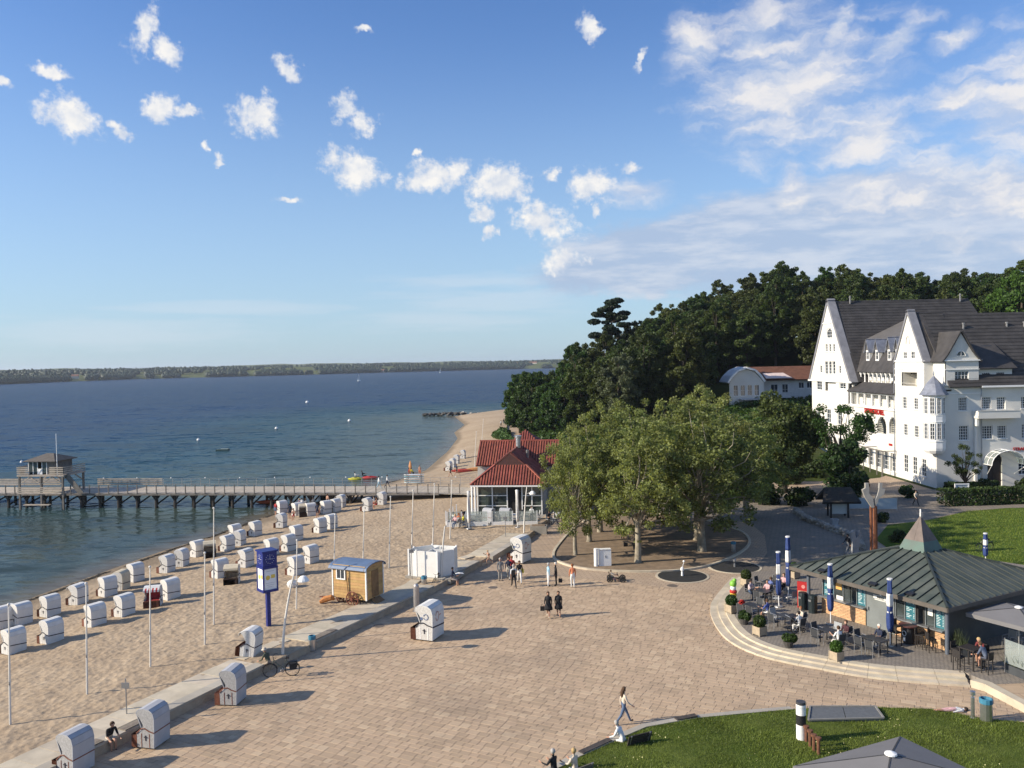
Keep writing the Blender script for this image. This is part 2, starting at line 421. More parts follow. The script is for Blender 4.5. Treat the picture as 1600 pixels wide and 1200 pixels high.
# ------------------------------------------------------------------ ground materials
def mat_sand():
    m = bpy.data.materials.new('sand'); m.use_nodes = True; N = NT(m.node_tree); b = m.node_tree.nodes['Principled BSDF']
    tc = N.n('ShaderNodeTexCoord'); P = tc.outputs['Object']
    n1 = N.noise(P, .12, 5, .6); n2 = N.noise(P, 1.6, 5, .65); n3 = N.noise(P, 14, 4, .7)
    c = N.mix(N.sstep(n1.outputs[0], .3, .7), (.385, .293, .197, 1), (.45, .353, .243, 1))
    c = N.mix(N.sstep(n2.outputs[0], .35, .7), N.mix(1.0, c, (.84, .82, .80, 1), 'MULTIPLY'), c)
    at_ = N.n('ShaderNodeAttribute'); at_.attribute_name = 'wet'
    c = N.mix(at_.outputs['Fac'], c, (.215, .165, .11, 1))
    N.put(b.inputs['Base Color'], c); b.inputs['Roughness'].default_value = .95; b.inputs['Specular IOR Level'].default_value = .15
    vo = N.n('ShaderNodeTexVoronoi', feature='SMOOTH_F1'); vo.inputs['Scale'].default_value = 3.4; vo.inputs['Smoothness'].default_value = .5

    N.put(vo.inputs['Vector'], P)
    h = N.math('ADD', N.math('MULTIPLY', vo.outputs['Distance'], .9), N.math('ADD', N.math('MULTIPLY', n2.outputs[0], .8), N.math('MULTIPLY', n3.outputs[0], .22)))
    bp = N.n('ShaderNodeBump'); bp.inputs['Strength'].default_value = 1.0; bp.inputs['Distance'].default_value = .055
    N.put(bp.inputs['Height'], h); N.put(b.inputs['Normal'], bp.outputs[0]); return m

def mat_water():
    m = bpy.data.materials.new('water'); m.use_nodes = True; N = NT(m.node_tree); b = m.node_tree.nodes['Principled BSDF']
    tc = N.n('ShaderNodeTexCoord'); P = tc.outputs['Object']
    a = N.n('ShaderNodeAttribute'); a.attribute_name = 'shore'; s = a.outputs['Fac']     # metres from the waterline / 100
    deep, mid, shal, edge = (.015, .043, .094, 1), (.022, .064, .082, 1), (.044, .064, .052, 1), (.13, .11, .075, 1)
    nb = N.noise(P, .012, 4, .6); sj = N.math('ADD', s, N.math('MULTIPLY', N.math('SUBTRACT', nb.outputs[0], .5), .35))
    c = N.mix(N.sstep(s, 0, .05), edge, shal); c = N.mix(N.sstep(sj, .12, .55), c, mid); c = N.mix(N.sstep(sj, .4, 1.3), c, deep)
    st = N.n('ShaderNodeMapping'); st.inputs['Scale'].default_value = (.012, .05, 1); st.inputs['Rotation'].default_value = (0, 0, R(8)); N.put(st.inputs[0], P)
    n0 = N.noise(st.outputs[0], 1.0, 5, .6)
    N.put(b.inputs['Base Color'], N.mix(N.sstep(n0.outputs[0], .35, .7), N.mix(1.0, c, (.8, .85, .9, 1), 'MULTIPLY'), c))
    b.inputs['IOR'].default_value = 1.33; b.inputs['Specular IOR Level'].default_value = .22
    N.put(b.inputs['Roughness'], N.sstep(s, 0, .5, .10, .22))
    m1 = N.n('ShaderNodeMapping'); m1.inputs['Rotation'].default_value = (0, 0, R(14)); m1.inputs['Scale'].default_value = (.42, 1.0, 1); N.put(m1.inputs[0], P)
    w1 = N.noise(m1.outputs[0], .85, 5, .62, .5); w2 = N.noise(m1.outputs[0], .16, 4, .6, .3)
    w3 = N.noise(m1.outputs[0], .035, 4, .6, .3)
    slope = lambda n, k: N.vmath('MULTIPLY', N.vmath('SUBTRACT', n.outputs['Color'], (.5, .5, .5)), (k, k * 1.25, 0))
    v = N.vmath('ADD', N.vmath('ADD', slope(w1, 1.25), slope(w2, .75)), slope(w3, .3))
    sc = N.vmath('SCALE', v); N.put(sc.node.inputs['Scale'], N.sstep(s, 0.0, .5, .35, 1.0))
    nr = N.vmath('NORMALIZE', N.vmath('ADD', (0, 0, 1), sc)); N.put(b.inputs['Normal'], nr); b.inputs['Specular IOR Level'].default_value = 0
    # a choppy sea shows mostly facets turned to the eye, so its mirror share levels off towards the horizon
    gl = N.n('ShaderNodeBsdfGlossy'); gl.inputs['Roughness'].default_value = .16; N.put(gl.inputs['Normal'], nr); fr = N.n('ShaderNodeFresnel'); fr.inputs[0].default_value = 1.33; N.put(fr.inputs['Normal'], nr)
    mx = N.n('ShaderNodeMixShader'); N.put(mx.inputs[0], N.math('MINIMUM', N.math('MULTIPLY', fr.outputs[0], .62), N.sstep(s, 0, .7, .34, .20))); t = m.node_tree
    t.links.new(b.outputs[0], mx.inputs[1]); t.links.new(gl.outputs[0], mx.inputs[2]); t.links.new(mx.outputs[0], t.nodes['Material Output'].inputs[0]); return m

def mat_paving(name, c1, c2, mortar, bw, bh, rot, rough=.85, msize=.02, bump=.02, stain=.35):
    m = bpy.data.materials.new(name); m.use_nodes = True; N = NT(m.node_tree); b = m.node_tree.nodes['Principled BSDF']
    tc = N.n('ShaderNodeTexCoord'); P = tc.outputs['Object']
    mp = N.n('ShaderNodeMapping'); mp.inputs['Rotation'].default_value = (0, 0, rot); N.put(mp.inputs[0], P)
    br = N.n('ShaderNodeTexBrick'); br.inputs['Scale'].default_value = 1; br.inputs['Brick Width'].default_value = bw; br.inputs['Row Height'].default_value = bh
    br.inputs['Mortar Size'].default_value = msize; br.inputs['Color1'].default_value = c1 + (1,); br.inputs['Color2'].default_value = c2 + (1,); br.inputs['Mortar'].default_value = mortar + (1,)
    br.inputs['Mortar Smooth'].default_value = .3; N.put(br.inputs['Vector'], mp.outputs[0])
    n1 = N.noise(P, .22, 6, .65); n2 = N.noise(P, 3, 4, .6)
    c = N.mix(N.math('MULTIPLY', N.sstep(n1.outputs[0], .38, .72), stain), br.outputs['Color'], N.mix(1.0, br.outputs['Color'], (.66, .66, .68, 1), 'MULTIPLY'))
    c = N.mix(N.sstep(n2.outputs[0], .3, .75, 0, .3), c, N.mix(1.0, c, (1.2, 1.15, 1.1, 1), 'MULTIPLY'))
    N.put(b.inputs['Base Color'], c); b.inputs['Roughness'].default_value = rough; b.inputs['Specular IOR Level'].default_value = .25
    bp = N.n('ShaderNodeBump'); bp.inputs['Distance'].default_value = bump; bp.inputs['Strength'].default_value = .7
    N.put(bp.inputs['Height'], N.math('ADD', br.outputs['Fac'], N.math('MULTIPLY', n2.outputs[0], -.4))); bp.invert = True
    N.put(b.inputs['Normal'], bp.outputs[0]); return m

def mat_grass(name, a, bcol, scale=1.2):
    m = bpy.data.materials.new(name); m.use_nodes = True; N = NT(m.node_tree); b = m.node_tree.nodes['Principled BSDF']
    tc = N.n('ShaderNodeTexCoord'); P = tc.outputs['Object']
    n1 = N.noise(P, .18, 5, .65); n2 = N.noise(P, scale, 6, .7); n3 = N.noise(P, 22, 3, .7)
    c = N.mix(N.sstep(n1.outputs[0], .3, .7), a + (1,), bcol + (1,)); c = N.mix(N.sstep(n2.outputs[0], .3, .75), N.mix(1.0, c, (.65, .72, .7, 1), 'MULTIPLY'), c)
    c = N.mix(N.sstep(n3.outputs[0], .35, .7, 0, .6), N.mix(1.0, c, (.7, .75, .7, 1), 'MULTIPLY'), N.mix(1.0, c, (1.3, 1.25, 1, 1), 'MULTIPLY'))
    N.put(b.inputs['Base Color'], c); b.inputs['Roughness'].default_value = .9; b.inputs['Specular IOR Level'].default_value = .1
    bp = N.n('ShaderNodeBump'); bp.inputs['Distance'].default_value = .12; bp.inputs['Strength'].default_value = .8
    N.put(bp.inputs['Height'], N.math('ADD', n2.outputs[0], N.math('MULTIPLY', n3.outputs[0], .6))); N.put(b.inputs['Normal'], bp.outputs[0]); return m

SAND, WATER = mat_sand(), mat_water()
PAVE = mat_paving('plaza_paving', (.44, .335, .235), (.395, .30, .21), (.25, .18, .13), .48, .36, R(26), stain=.3)
GREYPAVE = mat_paving('grey_paving', (.275, .24, .195), (.225, .20, .17), (.12, .105, .09), .24, .16, R(62), msize=.015, bump=.01, stain=.4)
DARKPAVE = mat_paving('dark_paving', (.275, .235, .185), (.235, .205, .165), (.13, .11, .09), .5, .3, R(-20), stain=.6)
BEIGE = mat_paving('beige_paving', (.46, .345, .23), (.42, .31, .205), (.3, .22, .15), 1.4, 1.0, R(2), msize=.03, bump=.01)
GRASS_F = mat_grass('front_grass', (.11, .15, .025), (.18, .20, .05))
GRASS_B = mat_grass('back_grass', (.10, .155, .022), (.135, .19, .035), .7)
CONC = M('concrete', (.40, .36, .295), .9, .14, .8, .01, 20, isl=.07)
CONC_D = M('old_concrete', (.30, .275, .235), .9, .2, .8, .01, 20)
KERB = M('cream_stone', (.50, .43, .32), .85, .14, 1.2, .006, 30, isl=.09)
SOIL = M('island_soil', (.215, .155, .10), .95, .25, 1.3, .05, 9)
WOODG = M('grey_wood', (.24, .20, .155), .85, .25, 3, .004, 40, isl=.18)

# ------------------------------------------------------------------ beach
def build_beach():
    ys = np.concatenate([np.arange(12, 30, 1.0), np.arange(30, 92, .16), np.arange(92, 150, .5), np.arange(150, 421, 3.0)])
    u = np.concatenate([np.linspace(-1, -.02, 9), np.linspace(0, 1, 220), [1.001, 1.06]])
    a, b = xw(ys)[:, None], xl(ys)[:, None]
    X = np.where(u[None] < 0, a + u[None] * 45, a + (b - a) * np.minimum(u[None], 1)) + np.where(u[None] > 1, (u[None] - 1) * 30, 0)
    Y = np.repeat(ys[:, None], len(u), 1); Z = beach_z(X, Y)
    inn = ss(.03, .16, u)[None] * (1 - ss(.95, 1.0, u))[None]
    near = (1 - ss(85, 150, ys))[:, None]
    rel = (fnoise(X, Y, 3, .9, 3) - .5) * .08 + (fnoise(X, Y, 5, 2.6, 2) - .5) * .10 + (fnoise(X, Y, 9, .11, 3) - .5) * .22
    Z = Z + rel * inn * (.25 + .75 * near)
    Z[:, -2] = -.05; Z[:, -1] = -.4
    me = gridmesh('sand_beach', X, Y, Z, SAND, True)
    wet = (1 - ss(.10, .36, (Z - WATER_Z) + (fnoise(X, Y, 8, .25, 3) - .5) * .3)) * (u[None] < .5)
    at_ = me.attributes.new('wet', 'FLOAT', 'POINT'); at_.data.foreach_set('value', wet.astype(np.float32).ravel())
    tag(link('beach', me), kind='structure')
build_beach()

def build_water():
    ys = np.concatenate([np.arange(-60, 300, 3.0), 300 * 1.09 ** np.arange(0, 42)])
    xs = np.concatenate([-38 - 3 * 1.16 ** np.arange(52, -1, -1), np.arange(-38, 12, 1.5), [20, 40, 80, 160, 300, 600, 1200, 2500, 5000, 9000]])
    X, Y = np.meshgrid(xs, ys); Z = np.full_like(X, WATER_Z)
    me = gridmesh('water_surface', X, Y, Z, WATER, True)
    shore = np.where(Y < 290, xw(Y) - X, np.hypot(np.minimum(X + 18, 0), Y - 288)) / 100.0
    d2 = np.where(Y < 290, shore, np.maximum(shore, 0.02))
    for v in (d2,):
        at_ = me.attributes.new('shore', 'FLOAT', 'POINT'); at_.data.foreach_set('value', np.clip(v, 0, 3).astype(np.float32).ravel())
    tag(link('sea_water', me), kind='structure')
build_water()

# ------------------------------------------------------------------ plaza and its pavers
def plaza_sheet(name, pts, z, mat, kind='structure'):
    o = MB().poly([(x, y, z) for x, y in pts]).build(name, mat, fix=False)
    me = o.data
    if me.polygons[0].normal.z < 0: me.flip_normals()
    return tag(o, kind=kind)
left_edge = [(float(xl(y)) + .02, y) for y in (14, 21, 34.35, 45.2, 48.2, 60, 67.3, 78, 82.5, 90, 110, 118)]
plaza = plaza_sheet('plaza', left_edge + [(51, 118), (51, 101), (70, 101), (70, 14)], -.012, PAVE)
WALLDIR = Vector((.447, .894)); ROWDIR = Vector((.894, -.447))
PAVER = None
def build_pavers():
    pm = bpy.data.materials.new('paver_stone'); pm.use_nodes = True; N = NT(pm.node_tree); b = pm.node_tree.nodes['Principled BSDF']
    g = N.n('ShaderNodeNewGeometry'); oi = N.n('ShaderNodeObjectInfo'); P = g.outputs['Position']
    r = N.math('FRACT', N.math('ADD', oi.outputs['Random'], g.outputs['Random Per Island']))
    cr = N.n('ShaderNodeValToRGB'); N.put(cr.inputs[0], r); e = cr.color_ramp.elements
    e[0].position = 0; e[0].color = (0.372, 0.274, 0.184, 1); e[1].position = 1; e[1].color = (0.495, 0.374, 0.252, 1)
    for p, c in ((.12, (0.398, 0.296, 0.197, 1)), (.5, (0.439, 0.321, 0.215, 1)), (.82, (0.459, 0.340, 0.228, 1)), (.93, (0.495, 0.374, 0.250, 1))):
        q = e.new(p); q.color = c
    n1 = N.noise(P, .17, 6, .68); n2 = N.noise(P, 2.2, 4, .65); n3 = N.noise(P, 17, 3, .6)
    c = N.mix(N.sstep(n1.outputs[0], .46, .68, 0, .6), cr.outputs[0], N.mix(1.0, cr.outputs[0], (.66, .68, .72, 1), 'MULTIPLY'))
    c = N.mix(N.sstep(n2.outputs[0], .3, .75, 0, .35), c, N.mix(1.0, c, (1.22, 1.2, 1.15, 1), 'MULTIPLY'))
    c = N.mix(N.sstep(n3.outputs[0], .4, .7, 0, .25), c, N.mix(1.0, c, (.75, .75, .75, 1), 'MULTIPLY'))
    N.put(b.inputs['Base Color'], c); b.inputs['Roughness'].default_value = .85; b.inputs['Specular IOR Level'].default_value = .25
    bp = N.n('ShaderNodeBump'); bp.inputs['Distance'].default_value = .006; bp.inputs['Strength'].default_value = .8; N.put(bp.inputs['Height'], n3.outputs[0]); N.put(b.inputs['Normal'], bp.outputs[0])
    steps = np.array([(14.4, 58.43), (12.87, 54.7), (12.39, 52.39), (12.29, 47.81), (13.57, 45.43), (16.02, 43.47), (18.44, 41.58), (22.33, 40.71), (23.4, 36)])
    def inside(x, y):
        if x < xl(y) + .25: return False
        if y < 47 and y < lawn_y(x) + .45: return False
        if x > 22.2: return False
        if y > 40.5:
            sx = np.interp(y, steps[::-1, 1], steps[::-1, 0]) if y < 58.4 else 14.4 + (y - 58.4) * .1
            if x > sx - .25: return False
        if y > 59 and x > 5.5 and y > 63.4: return False
        # the two play discs
        return True
    rs = random.Random(5); o0 = Vector((-13.5, 45.2)); items = []
    v = -26.0
    while v < 24:
        h = rs.choice((.30, .36, .36, .42))
        u = -1.0 + rs.random() * .4
        while u < 48:
            w = rs.choice((.34, .42, .42, .5, .58, .66))
            c = o0 + WALLDIR * (v + h / 2) + ROWDIR * (u + w / 2)
            if 30 < c.y < 65 and inside(c.x, c.y):
                d = math.hypot(c.x, c.y)
                px = 800 + c.x / c.y * 1300
                if -60 < px < 1660: items.append((c.y, c.x, w, h, rs.uniform(-.004, .004), rs.uniform(-.006, .006)))
            u += w
        v += h
    items.sort()
    rot = math.atan2(ROWDIR.y, ROWDIR.x)
    def brick(B, w, h, z):
        a, g_ = w / 2 - .007, .008
        q = h / 2 - .007
        vs = [(-a, -q, -.03), (a, -q, -.03), (a, q, -.03), (-a, q, -.03), (-a, -q, z - .006), (a, -q, z - .006), (a, q, z - .006), (-a, q, z - .006),
              (-a + g_, -q + g_, z), (a - g_, -q + g_, z), (a - g_, q - g_, z), (-a + g_, q - g_, z)]
        B.add(vs, [(8, 9, 10, 11)] + [(i, (i + 1) % 4, 4 + (i + 1) % 4, 4 + i) for i in range(4)] + [(4 + i, 4 + (i + 1) % 4, 8 + (i + 1) % 4, 8 + i) for i in range(4)])
    cache = {}
    # the 300 that show largest in the picture
    vis = [i for i, it in enumerate(items) if -5 < 800 + it[1] / it[0] * 1300 < 1605 and it[0] > 33.2]
    single = set(vis[:300])
    B = MB()
    for i, (y, x, w, h, dz, da) in enumerate(items):
        if i in single:
            k = (w, h)
            if k not in cache:
                b_ = MB(); brick(b_, w, h, 0); cache[k] = b_.mesh('paver', pm, fix=False)
            o = link('paver', cache[k], plaza, (x, y, dz)); o.rotation_euler = (da * .5, da * .5, rot + da)
        else:
            B.T = Matrix.Translation((x, y, 0)) @ Matrix.Rotation(rot + da, 4, 'Z'); brick(B, w, h, dz)
    tag(B.build('pavers', pm, plaza, fix=False), kind='stuff')
build_pavers()

# ------------------------------------------------------------------ other paved sheets
promen = plaza_sheet('dark_promenade', [(17.2, 63.5), (19.6, 66.5), (21.3, 70), (23.2, 77), (23.5, 83), (16, 90), (9, 92), (10, 104), (42, 104), (46, 92), (36, 80), (30, 70), (29, 62.6), (22, 62.2)], -.006, DARKPAVE)
plaza_sheet('hotel_path', [(44, 101.2), (44, 90), (37, 84.5), (36, 80), (41, 82.5), (47, 86.5), (52, 88), (75, 88), (75, 91), (54, 91.5), (52.5, 101), (51, 101)], .006, DARKPAVE)
tag(MB().prism([(23.15, 40.3), (23.7, 36.0), (42, 35.5), (42, 41.49), (28, 40.49)], -.1, .285).build('beige_path', BEIGE), kind='structure')

# ------------------------------------------------------------------ sea wall with slabs
def sea_wall(p, q, label, n_slab, seats, step_end=False):
    p, q = Vector(p), Vector(q); L = (q - p).length; d = (q - p).normalized(); a = math.atan2(d.y, d.x)
    t = thing('sea_wall', label, 'wall', (p.x, p.y, 0), a, 'concrete sea wall along the plaza')
    k = max(1, round(L / 3.4))
    for i in range(k):
        x0, x1 = i * L / k + .008, (i + 1) * L / k - .008
        MB().prism([(x0, 0), (x1, 0), (x1, .62), (x0, .62)], -.3, .46).build('wall_block', CONC, t)
    w = L / n_slab
    for i in range(n_slab):
        B = MB(); B.prism([(i * w + .012, .635), ((i + 1) * w - .012, .635), ((i + 1) * w - .012, 2.35), (i * w + .012, 2.35)], -.1, .425 + random.uniform(-.012, .012)); B.build('slab', KERB, t)
    for s0, s1 in seats:
        b = MB(); n = 5
        for i in range(n): b.box(((s0 + s1) / 2, .08 + i * .105, .49), (s1 - s0, .092, .05))
        b.build('seat', WOODG, t)
    return t
sea_wall((-24.4, 22), (-13.75, 44.7), 'long concrete sea wall nearest the camera, with wooden seats on it', 22, [(13.0, 15.1), (16.2, 18.4)])
sea_wall((-11.95, 48.2), (-5.95, 60), 'concrete sea wall stretch between the bathing wagon and the single white beach chair', 12, [(.2, 2.3)])
sea_wall((-5.5, 61.75), (-2.95, 67.3), 'short concrete sea wall block beside the white changing booth', 6, [])
sea_wall((-1.9, 68.75), (1.35, 77.6), 'concrete sea wall stretch ending near the restaurant terrace', 9, [])
for (p, q) in (((-13.7, 44.9), (-12.0, 48.1)), ((-5.9, 60.1), (-5.55, 61.6)), ((-2.9, 67.4), (-1.95, 68.6))):
    p, q = Vector(p), Vector(q); d = (q - p).normalized(); n = Vector((-d.y, d.x)); L = (q - p).length
    t = thing('beach_steps', 'concrete steps to the sand in the sea wall gap by ' + ('the parked bicycle' if p.y < 50 else 'the changing booth' if p.y < 65 else 'the running child'), 'steps', (p.x, p.y, 0), math.atan2(d.y, d.x))
    for i, z in enumerate((.14, .28, .40)): MB().prism([(0.01, .02 + i * .8), (L - .01, .02 + i * .8), (L - .01, .8 + i * .8), (0.01, .8 + i * .8)], -.2, z).build('step', KERB, t)

# ------------------------------------------------------------------ terrace steps by the kiosk
STEP_LINE = smooth_line([(16.2, 62.0), (14.4, 58.43), (12.87, 54.9), (12.25, 51.2), (12.35, 47.9), (13.57, 45.3), (16.02, 43.35), (18.44, 41.9), (22.33, 40.71)], 5)
def build_steps():
    t = thing('terrace_steps', 'curved cream stone steps round the kiosk terrace', 'steps')
    sheets = offset_line(STEP_LINE, 1.35)
    n = len(STEP_LINE)
    for o0, o1, z in ((0, .5, .10), (.5, .95, .20), (.95, 1.4, .305)):
        A, Bq = offset_line(STEP_LINE, o0), offset_line(STEP_LINE, o1)
        for i in range(0, n - 1, 2):
            j = min(i + 2, n - 1)
            idx = list(range(i, j + 1)); k = .012
            a = [A[q] for q in idx]; b = [Bq[q] for q in idx]
            def trim(l):
                l = [p.copy() for p in l]; l[0] = l[0] + (l[1] - l[0]) * k; l[-1] = l[-1] + (l[-2] - l[-1]) * k; return l
            a, b = trim(a), trim(b)
            MB().prism([tuple(p) for p in a] + [tuple(p) for p in reversed(b)], -.1, z + random.uniform(-.004, .004)).build('step_stone', KERB, t)
    pts = [tuple(p) for p in sheets] + [(23.2, 40.3), (28, 40.5), (42, 41.5), (46, 55), (36, 66), (22, 63.5), (17.5, 62.6)]
    tag(MB().prism(pts, -.1, .296).build('kiosk_terrace', GREYPAVE), kind='structure')
build_steps()
MB().prism([(22.35, 40.75), (22.75, 40.2), (23.35, 36.4), (23.75, 36.4), (23.2, 40.4), (22.9, 40.9)], -.1, .36).build('kerb_wall', KERB)
tag(bpy.data.objects['kerb_wall'], 'low cream stone wall running from the terrace steps to the lawn', 'wall')

# ------------------------------------------------------------------ tree island
ISLE = smooth_line([(6.4, 84), (4.42, 76.34), (3.35, 71.0), (3.75, 68.0), (5.78, 65.6), (9.69, 64.5), (13.75, 65.0), (17.0, 67.6), (19.81, 71.6), (21.2, 75.6), (21.0, 80), (17.5, 87), (11, 89), (6.4, 84)], 5)
def build_island():
    plaza_sheet('tree_island', [tuple(p) for p in ISLE[:-1]], .05, SOIL)
    A, Bq = offset_line(ISLE, -.22), ISLE
    t = thing('island_kerb', 'curved pale kerb round the tree island', 'kerb')
    n = len(ISLE) - 1
    for i in range(0, n - 1, 2):
        j = min(i + 2, n)
        a = [A[q] for q in range(i, j + 1)]; b = [Bq[q] for q in range(i, j + 1)]
        MB().prism([tuple(p) for p in a] + [tuple(p) for p in reversed(b)], -.1, .13).build('kerb_stone', KERB, t)
build_island()

# ------------------------------------------------------------------ lawns
def blades(name, xs, ys, zs, hmin, hmax, w, mat, lean=.5):
    n = len(xs); a = np.random.rand(n) * 2 * PI; h = np.random.uniform(hmin, hmax, n); b = np.random.rand(n) * 2 * PI; l = np.random.rand(n) * lean * h
    dx, dy = np.cos(a) * w / 2, np.sin(a) * w / 2
    V = np.empty((n, 3, 3), np.float32)
    V[:, 0] = np.stack([xs - dx, ys - dy, zs], -1); V[:, 1] = np.stack([xs + dx, ys + dy, zs], -1); V[:, 2] = np.stack([xs + np.cos(b) * l, ys + np.sin(b) * l, zs + h], -1)
    o = link(name, fastmesh(name, V.reshape(-1, 3), np.arange(3 * n).reshape(n, 3), mat)); return tag(o, kind='stuff')
def build_lawns():
    xs = np.linspace(-6, 40, 140); v = np.linspace(0, 1, 60)
    X = np.repeat(xs[None], 60, 0); YE = lawn_y(X); Y = YE - v[:, None] * (YE - 12); Z = lawn_z(X, Y) + (fnoise(X, Y, 4, .6, 3) - .5) * .10 * ss(0, .05, v)[:, None]
    o = link('front_lawn', gridmesh('front_lawn', X, Y, Z, GRASS_F, True)); tag(o, kind='structure')
    n = 150000
    x = np.random.uniform(0.5, 25, n); y = lawn_y(x) - .03 - np.random.rand(n) ** 1.2 * 11
    dens = fnoise(x, y, 12, .5, 3); keep = dens + np.random.rand(n) * .5 > .48; x, y = x[keep], y[keep]
    blades('grass_blades', x, y, lawn_z(x, y) - .02, .04, .13, .022, leafmat('grass_blade', (.17, .205, .04), .45, .3, .03), .8)
    # daisies and dry stalks
    n = 900; x = np.random.uniform(3, 20, n); y = lawn_y(x) - .3 - np.random.rand(n) * 8; k = fnoise(x, y, 31, .45, 3) > .55; x, y = x[k], y[k]
    blades('lawn_daisies', x, y, lawn_z(x, y) + .06, .02, .05, .05, M('daisy', (.62, .58, .30), .8, .2, 5), 1.0)
    plaza_sheet('back_lawn', [(33.5, 62), (31.5, 68), (32.2, 74), (36.2, 80.4), (41, 82.3), (47, 86.3), (52, 87.8), (75, 87.8), (75, 60), (46, 60)], .02, GRASS_B)
    n = 60000; x = np.random.uniform(33, 66, n); y = np.random.uniform(62, 87, n)
    k = (y < 74 + (x - 32.2) * .85) & (x > 33.6); x, y = x[k], y[k]
    blades('back_grass_blades', x, y, np.full(len(x), .015), .05, .14, .05, leafmat('grass_blade2', (.125, .18, .03), .35, .3, .02), .8)
build_lawns()
def lawn_kerb():
    t = thing('lawn_kerb', 'low concrete kerb wall with dark plank seats round the front lawn', 'kerb')
    L = [np.array(p) for p in ((.3, 31.4), (1.71, 32.63), (2.45, 33.38), (4.0, 34.72), (5.56, 36.01), (6.8, 36.5), (8.07, 36.97), (9.7, 37.43), (11.3, 37.9), (12.78, 38.32))]
    A = offset_line(L, .33); hs = [.47, .47, .47, .47, .45, .42, .38, .3, .2, .1]
    for i in range(len(L) - 1):
        z0, z1 = hs[i] + .02, hs[i + 1] + .02
        a, b, c, d = L[i], L[i + 1], A[i + 1], A[i]; k = .004
        B = MB(); vs = [(a[0], a[1], -.1), (b[0], b[1], -.1), (c[0], c[1], -.1), (d[0], d[1], -.1), (a[0], a[1], z0), (b[0], b[1], z1), (c[0], c[1], z1), (d[0], d[1], z0)]
        B.add(vs, [(0, 3, 2, 1), (4, 5, 6, 7), (0, 1, 5, 4), (1, 2, 6, 5), (2, 3, 7, 6), (3, 0, 4, 7)]).build('kerb_block', CONC, t)
    for (i, f0, f1) in ((2, .1, .95), (5, .2, .98)):
        for k in range(4):
            o0, o1 = .03 + k * .075, .03 + k * .075 + .065
            a = L[i] * (1 - f0) + L[i + 1] * f0; b = L[i] * (1 - f1) + L[i + 1] * f1; dv = (b - a) / np.linalg.norm(b - a); nv = np.array([-dv[1], dv[0]])
            z = hs[i] + .025
            MB().prism([tuple(a + nv * o0), tuple(b + nv * o0), tuple(b + nv * o1), tuple(a + nv * o1)], z - .03, z + .035).build('plank', M('dark_plank', (.075, .062, .052), .7, .3, 4), t)
lawn_kerb()

# ------------------------------------------------------------------ hill and land
def build_land():
    ys = np.concatenate([np.arange(84, 225, 3.0), np.arange(225, 470, 12.0)]); u = np.concatenate([[0, .002], np.linspace(.01, 1, 90) ** 1.3])
    a = np.where(ys < 290, xl(ys) + .1, xl(ys))[:, None]; X = a + u[None] * (320 - a); Y = np.repeat(ys[:, None], len(u), 1)
    Z = hill(X, Y) - .05 + (fnoise(X, Y, 6, .08, 3) - .5) * np.minimum(hill(X, Y) * .5, 1.2); Z[:, 0] = -.6; Z = np.where((Y < 150) & (hill(X, Y) < .05), -.05, Z)
    tag(link('wooded_hill', gridmesh('wooded_hill', X, Y, Z, mat_grass('hill_floor', (.055, .07, .018), (.085, .10, .028), .5), True)), kind='structure')
    # path above the far beach with its little white wall
    L = smooth_line([(6.5, 84), (7.0, 105), (4.5, 140), (1.6, 170), (.4, 190), (-.2, 215), (1, 250), (4, 285)], 6)
    A, Bq = offset_line(L, -2.4), offset_line(L, 1.6); B = MB()
    for i in range(len(L) - 1): B.add([(*A[i], .03 + float(hill(*A[i])) * .3), (*A[i + 1], .03 + float(hill(*A[i + 1])) * .3), (*Bq[i + 1], .03), (*Bq[i], .03)], [(0, 1, 2, 3)])
    tag(B.build('shore_path', M('path_sand', (.40, .30, .21), .95, .15, .5)), kind='structure')
    # far shore
    az = np.linspace(R(-46), R(22), 260); px = np.clip(800 + 1300 * np.tan(az), -700, 1600)
    d0 = np.interp(px, [-700, 0, 212, 452, 633, 798, 1300], [1350, 1600, 1930, 1980, 2200, 2350, 2600])
    rows = np.array([0, 25, 90, 220, 420, 800, 1500, 3200]); hz = np.array([-.3, 2, 8, 14, 17, 20, 26, 34])
    D = d0[None] + rows[:, None]; X = D * np.sin(az)[None]; Y = D * np.cos(az)[None]
    Z = WATER_Z + hz[:, None] * (.55 + .9 * fnoise(np.repeat(az[None] * 40, 8, 0), rows[:, None] * .002 + np.zeros_like(D), 15, .35, 3)); Z[0] = WATER_Z - 1
    fm = mat_grass('far_fields', (.10, .12, .04), (.20, .20, .07), .01)
    tag(link('far_shore', gridmesh('far_shore', X, Y, Z, fm, True)), kind='structure')
    return az, d0, rows, hz
FAR = build_land()
# ------------------------------------------------------------------ leaves, trees, hedges
BARK = M('bark', (.065, .052, .038), .95, .3, 3, .02, 14)
BARK_P = M('plane_bark', (.27, .225, .16), .9, .35, 2.2, .01, 9, col2=(.36, .32, .24))
LEAF_DARK = leafmat('leaf_dark', (.052, .076, .019), .45, .34, .03)
LEAF_OLIVE = leafmat('leaf_olive', (.058, .080, .020), .45, .32, .03)
LEAF_MID = leafmat('leaf_mid', (.046, .080, .016), .45, .35, .025)
LEAF_PLANE = leafmat('leaf_plane', (.185, .212, .072), .45, .48, .015)
LEAF_GREY = leafmat('leaf_grey', (.085, .105, .055), .35, .3, .02)
LEAF_HEDGE = leafmat('leaf_hedge', (.028, .052, .011), .4, .2, .02)
LEAF_FRESH = leafmat('leaf_fresh', (.075, .14, .02), .35, .35, .02)
LEAF_RED = leafmat('leaf_red', (.07, .035, .03), .35, .2, .01)
NEEDLE = leafmat('needle', (.018, .034, .014), .35, .1, .01)

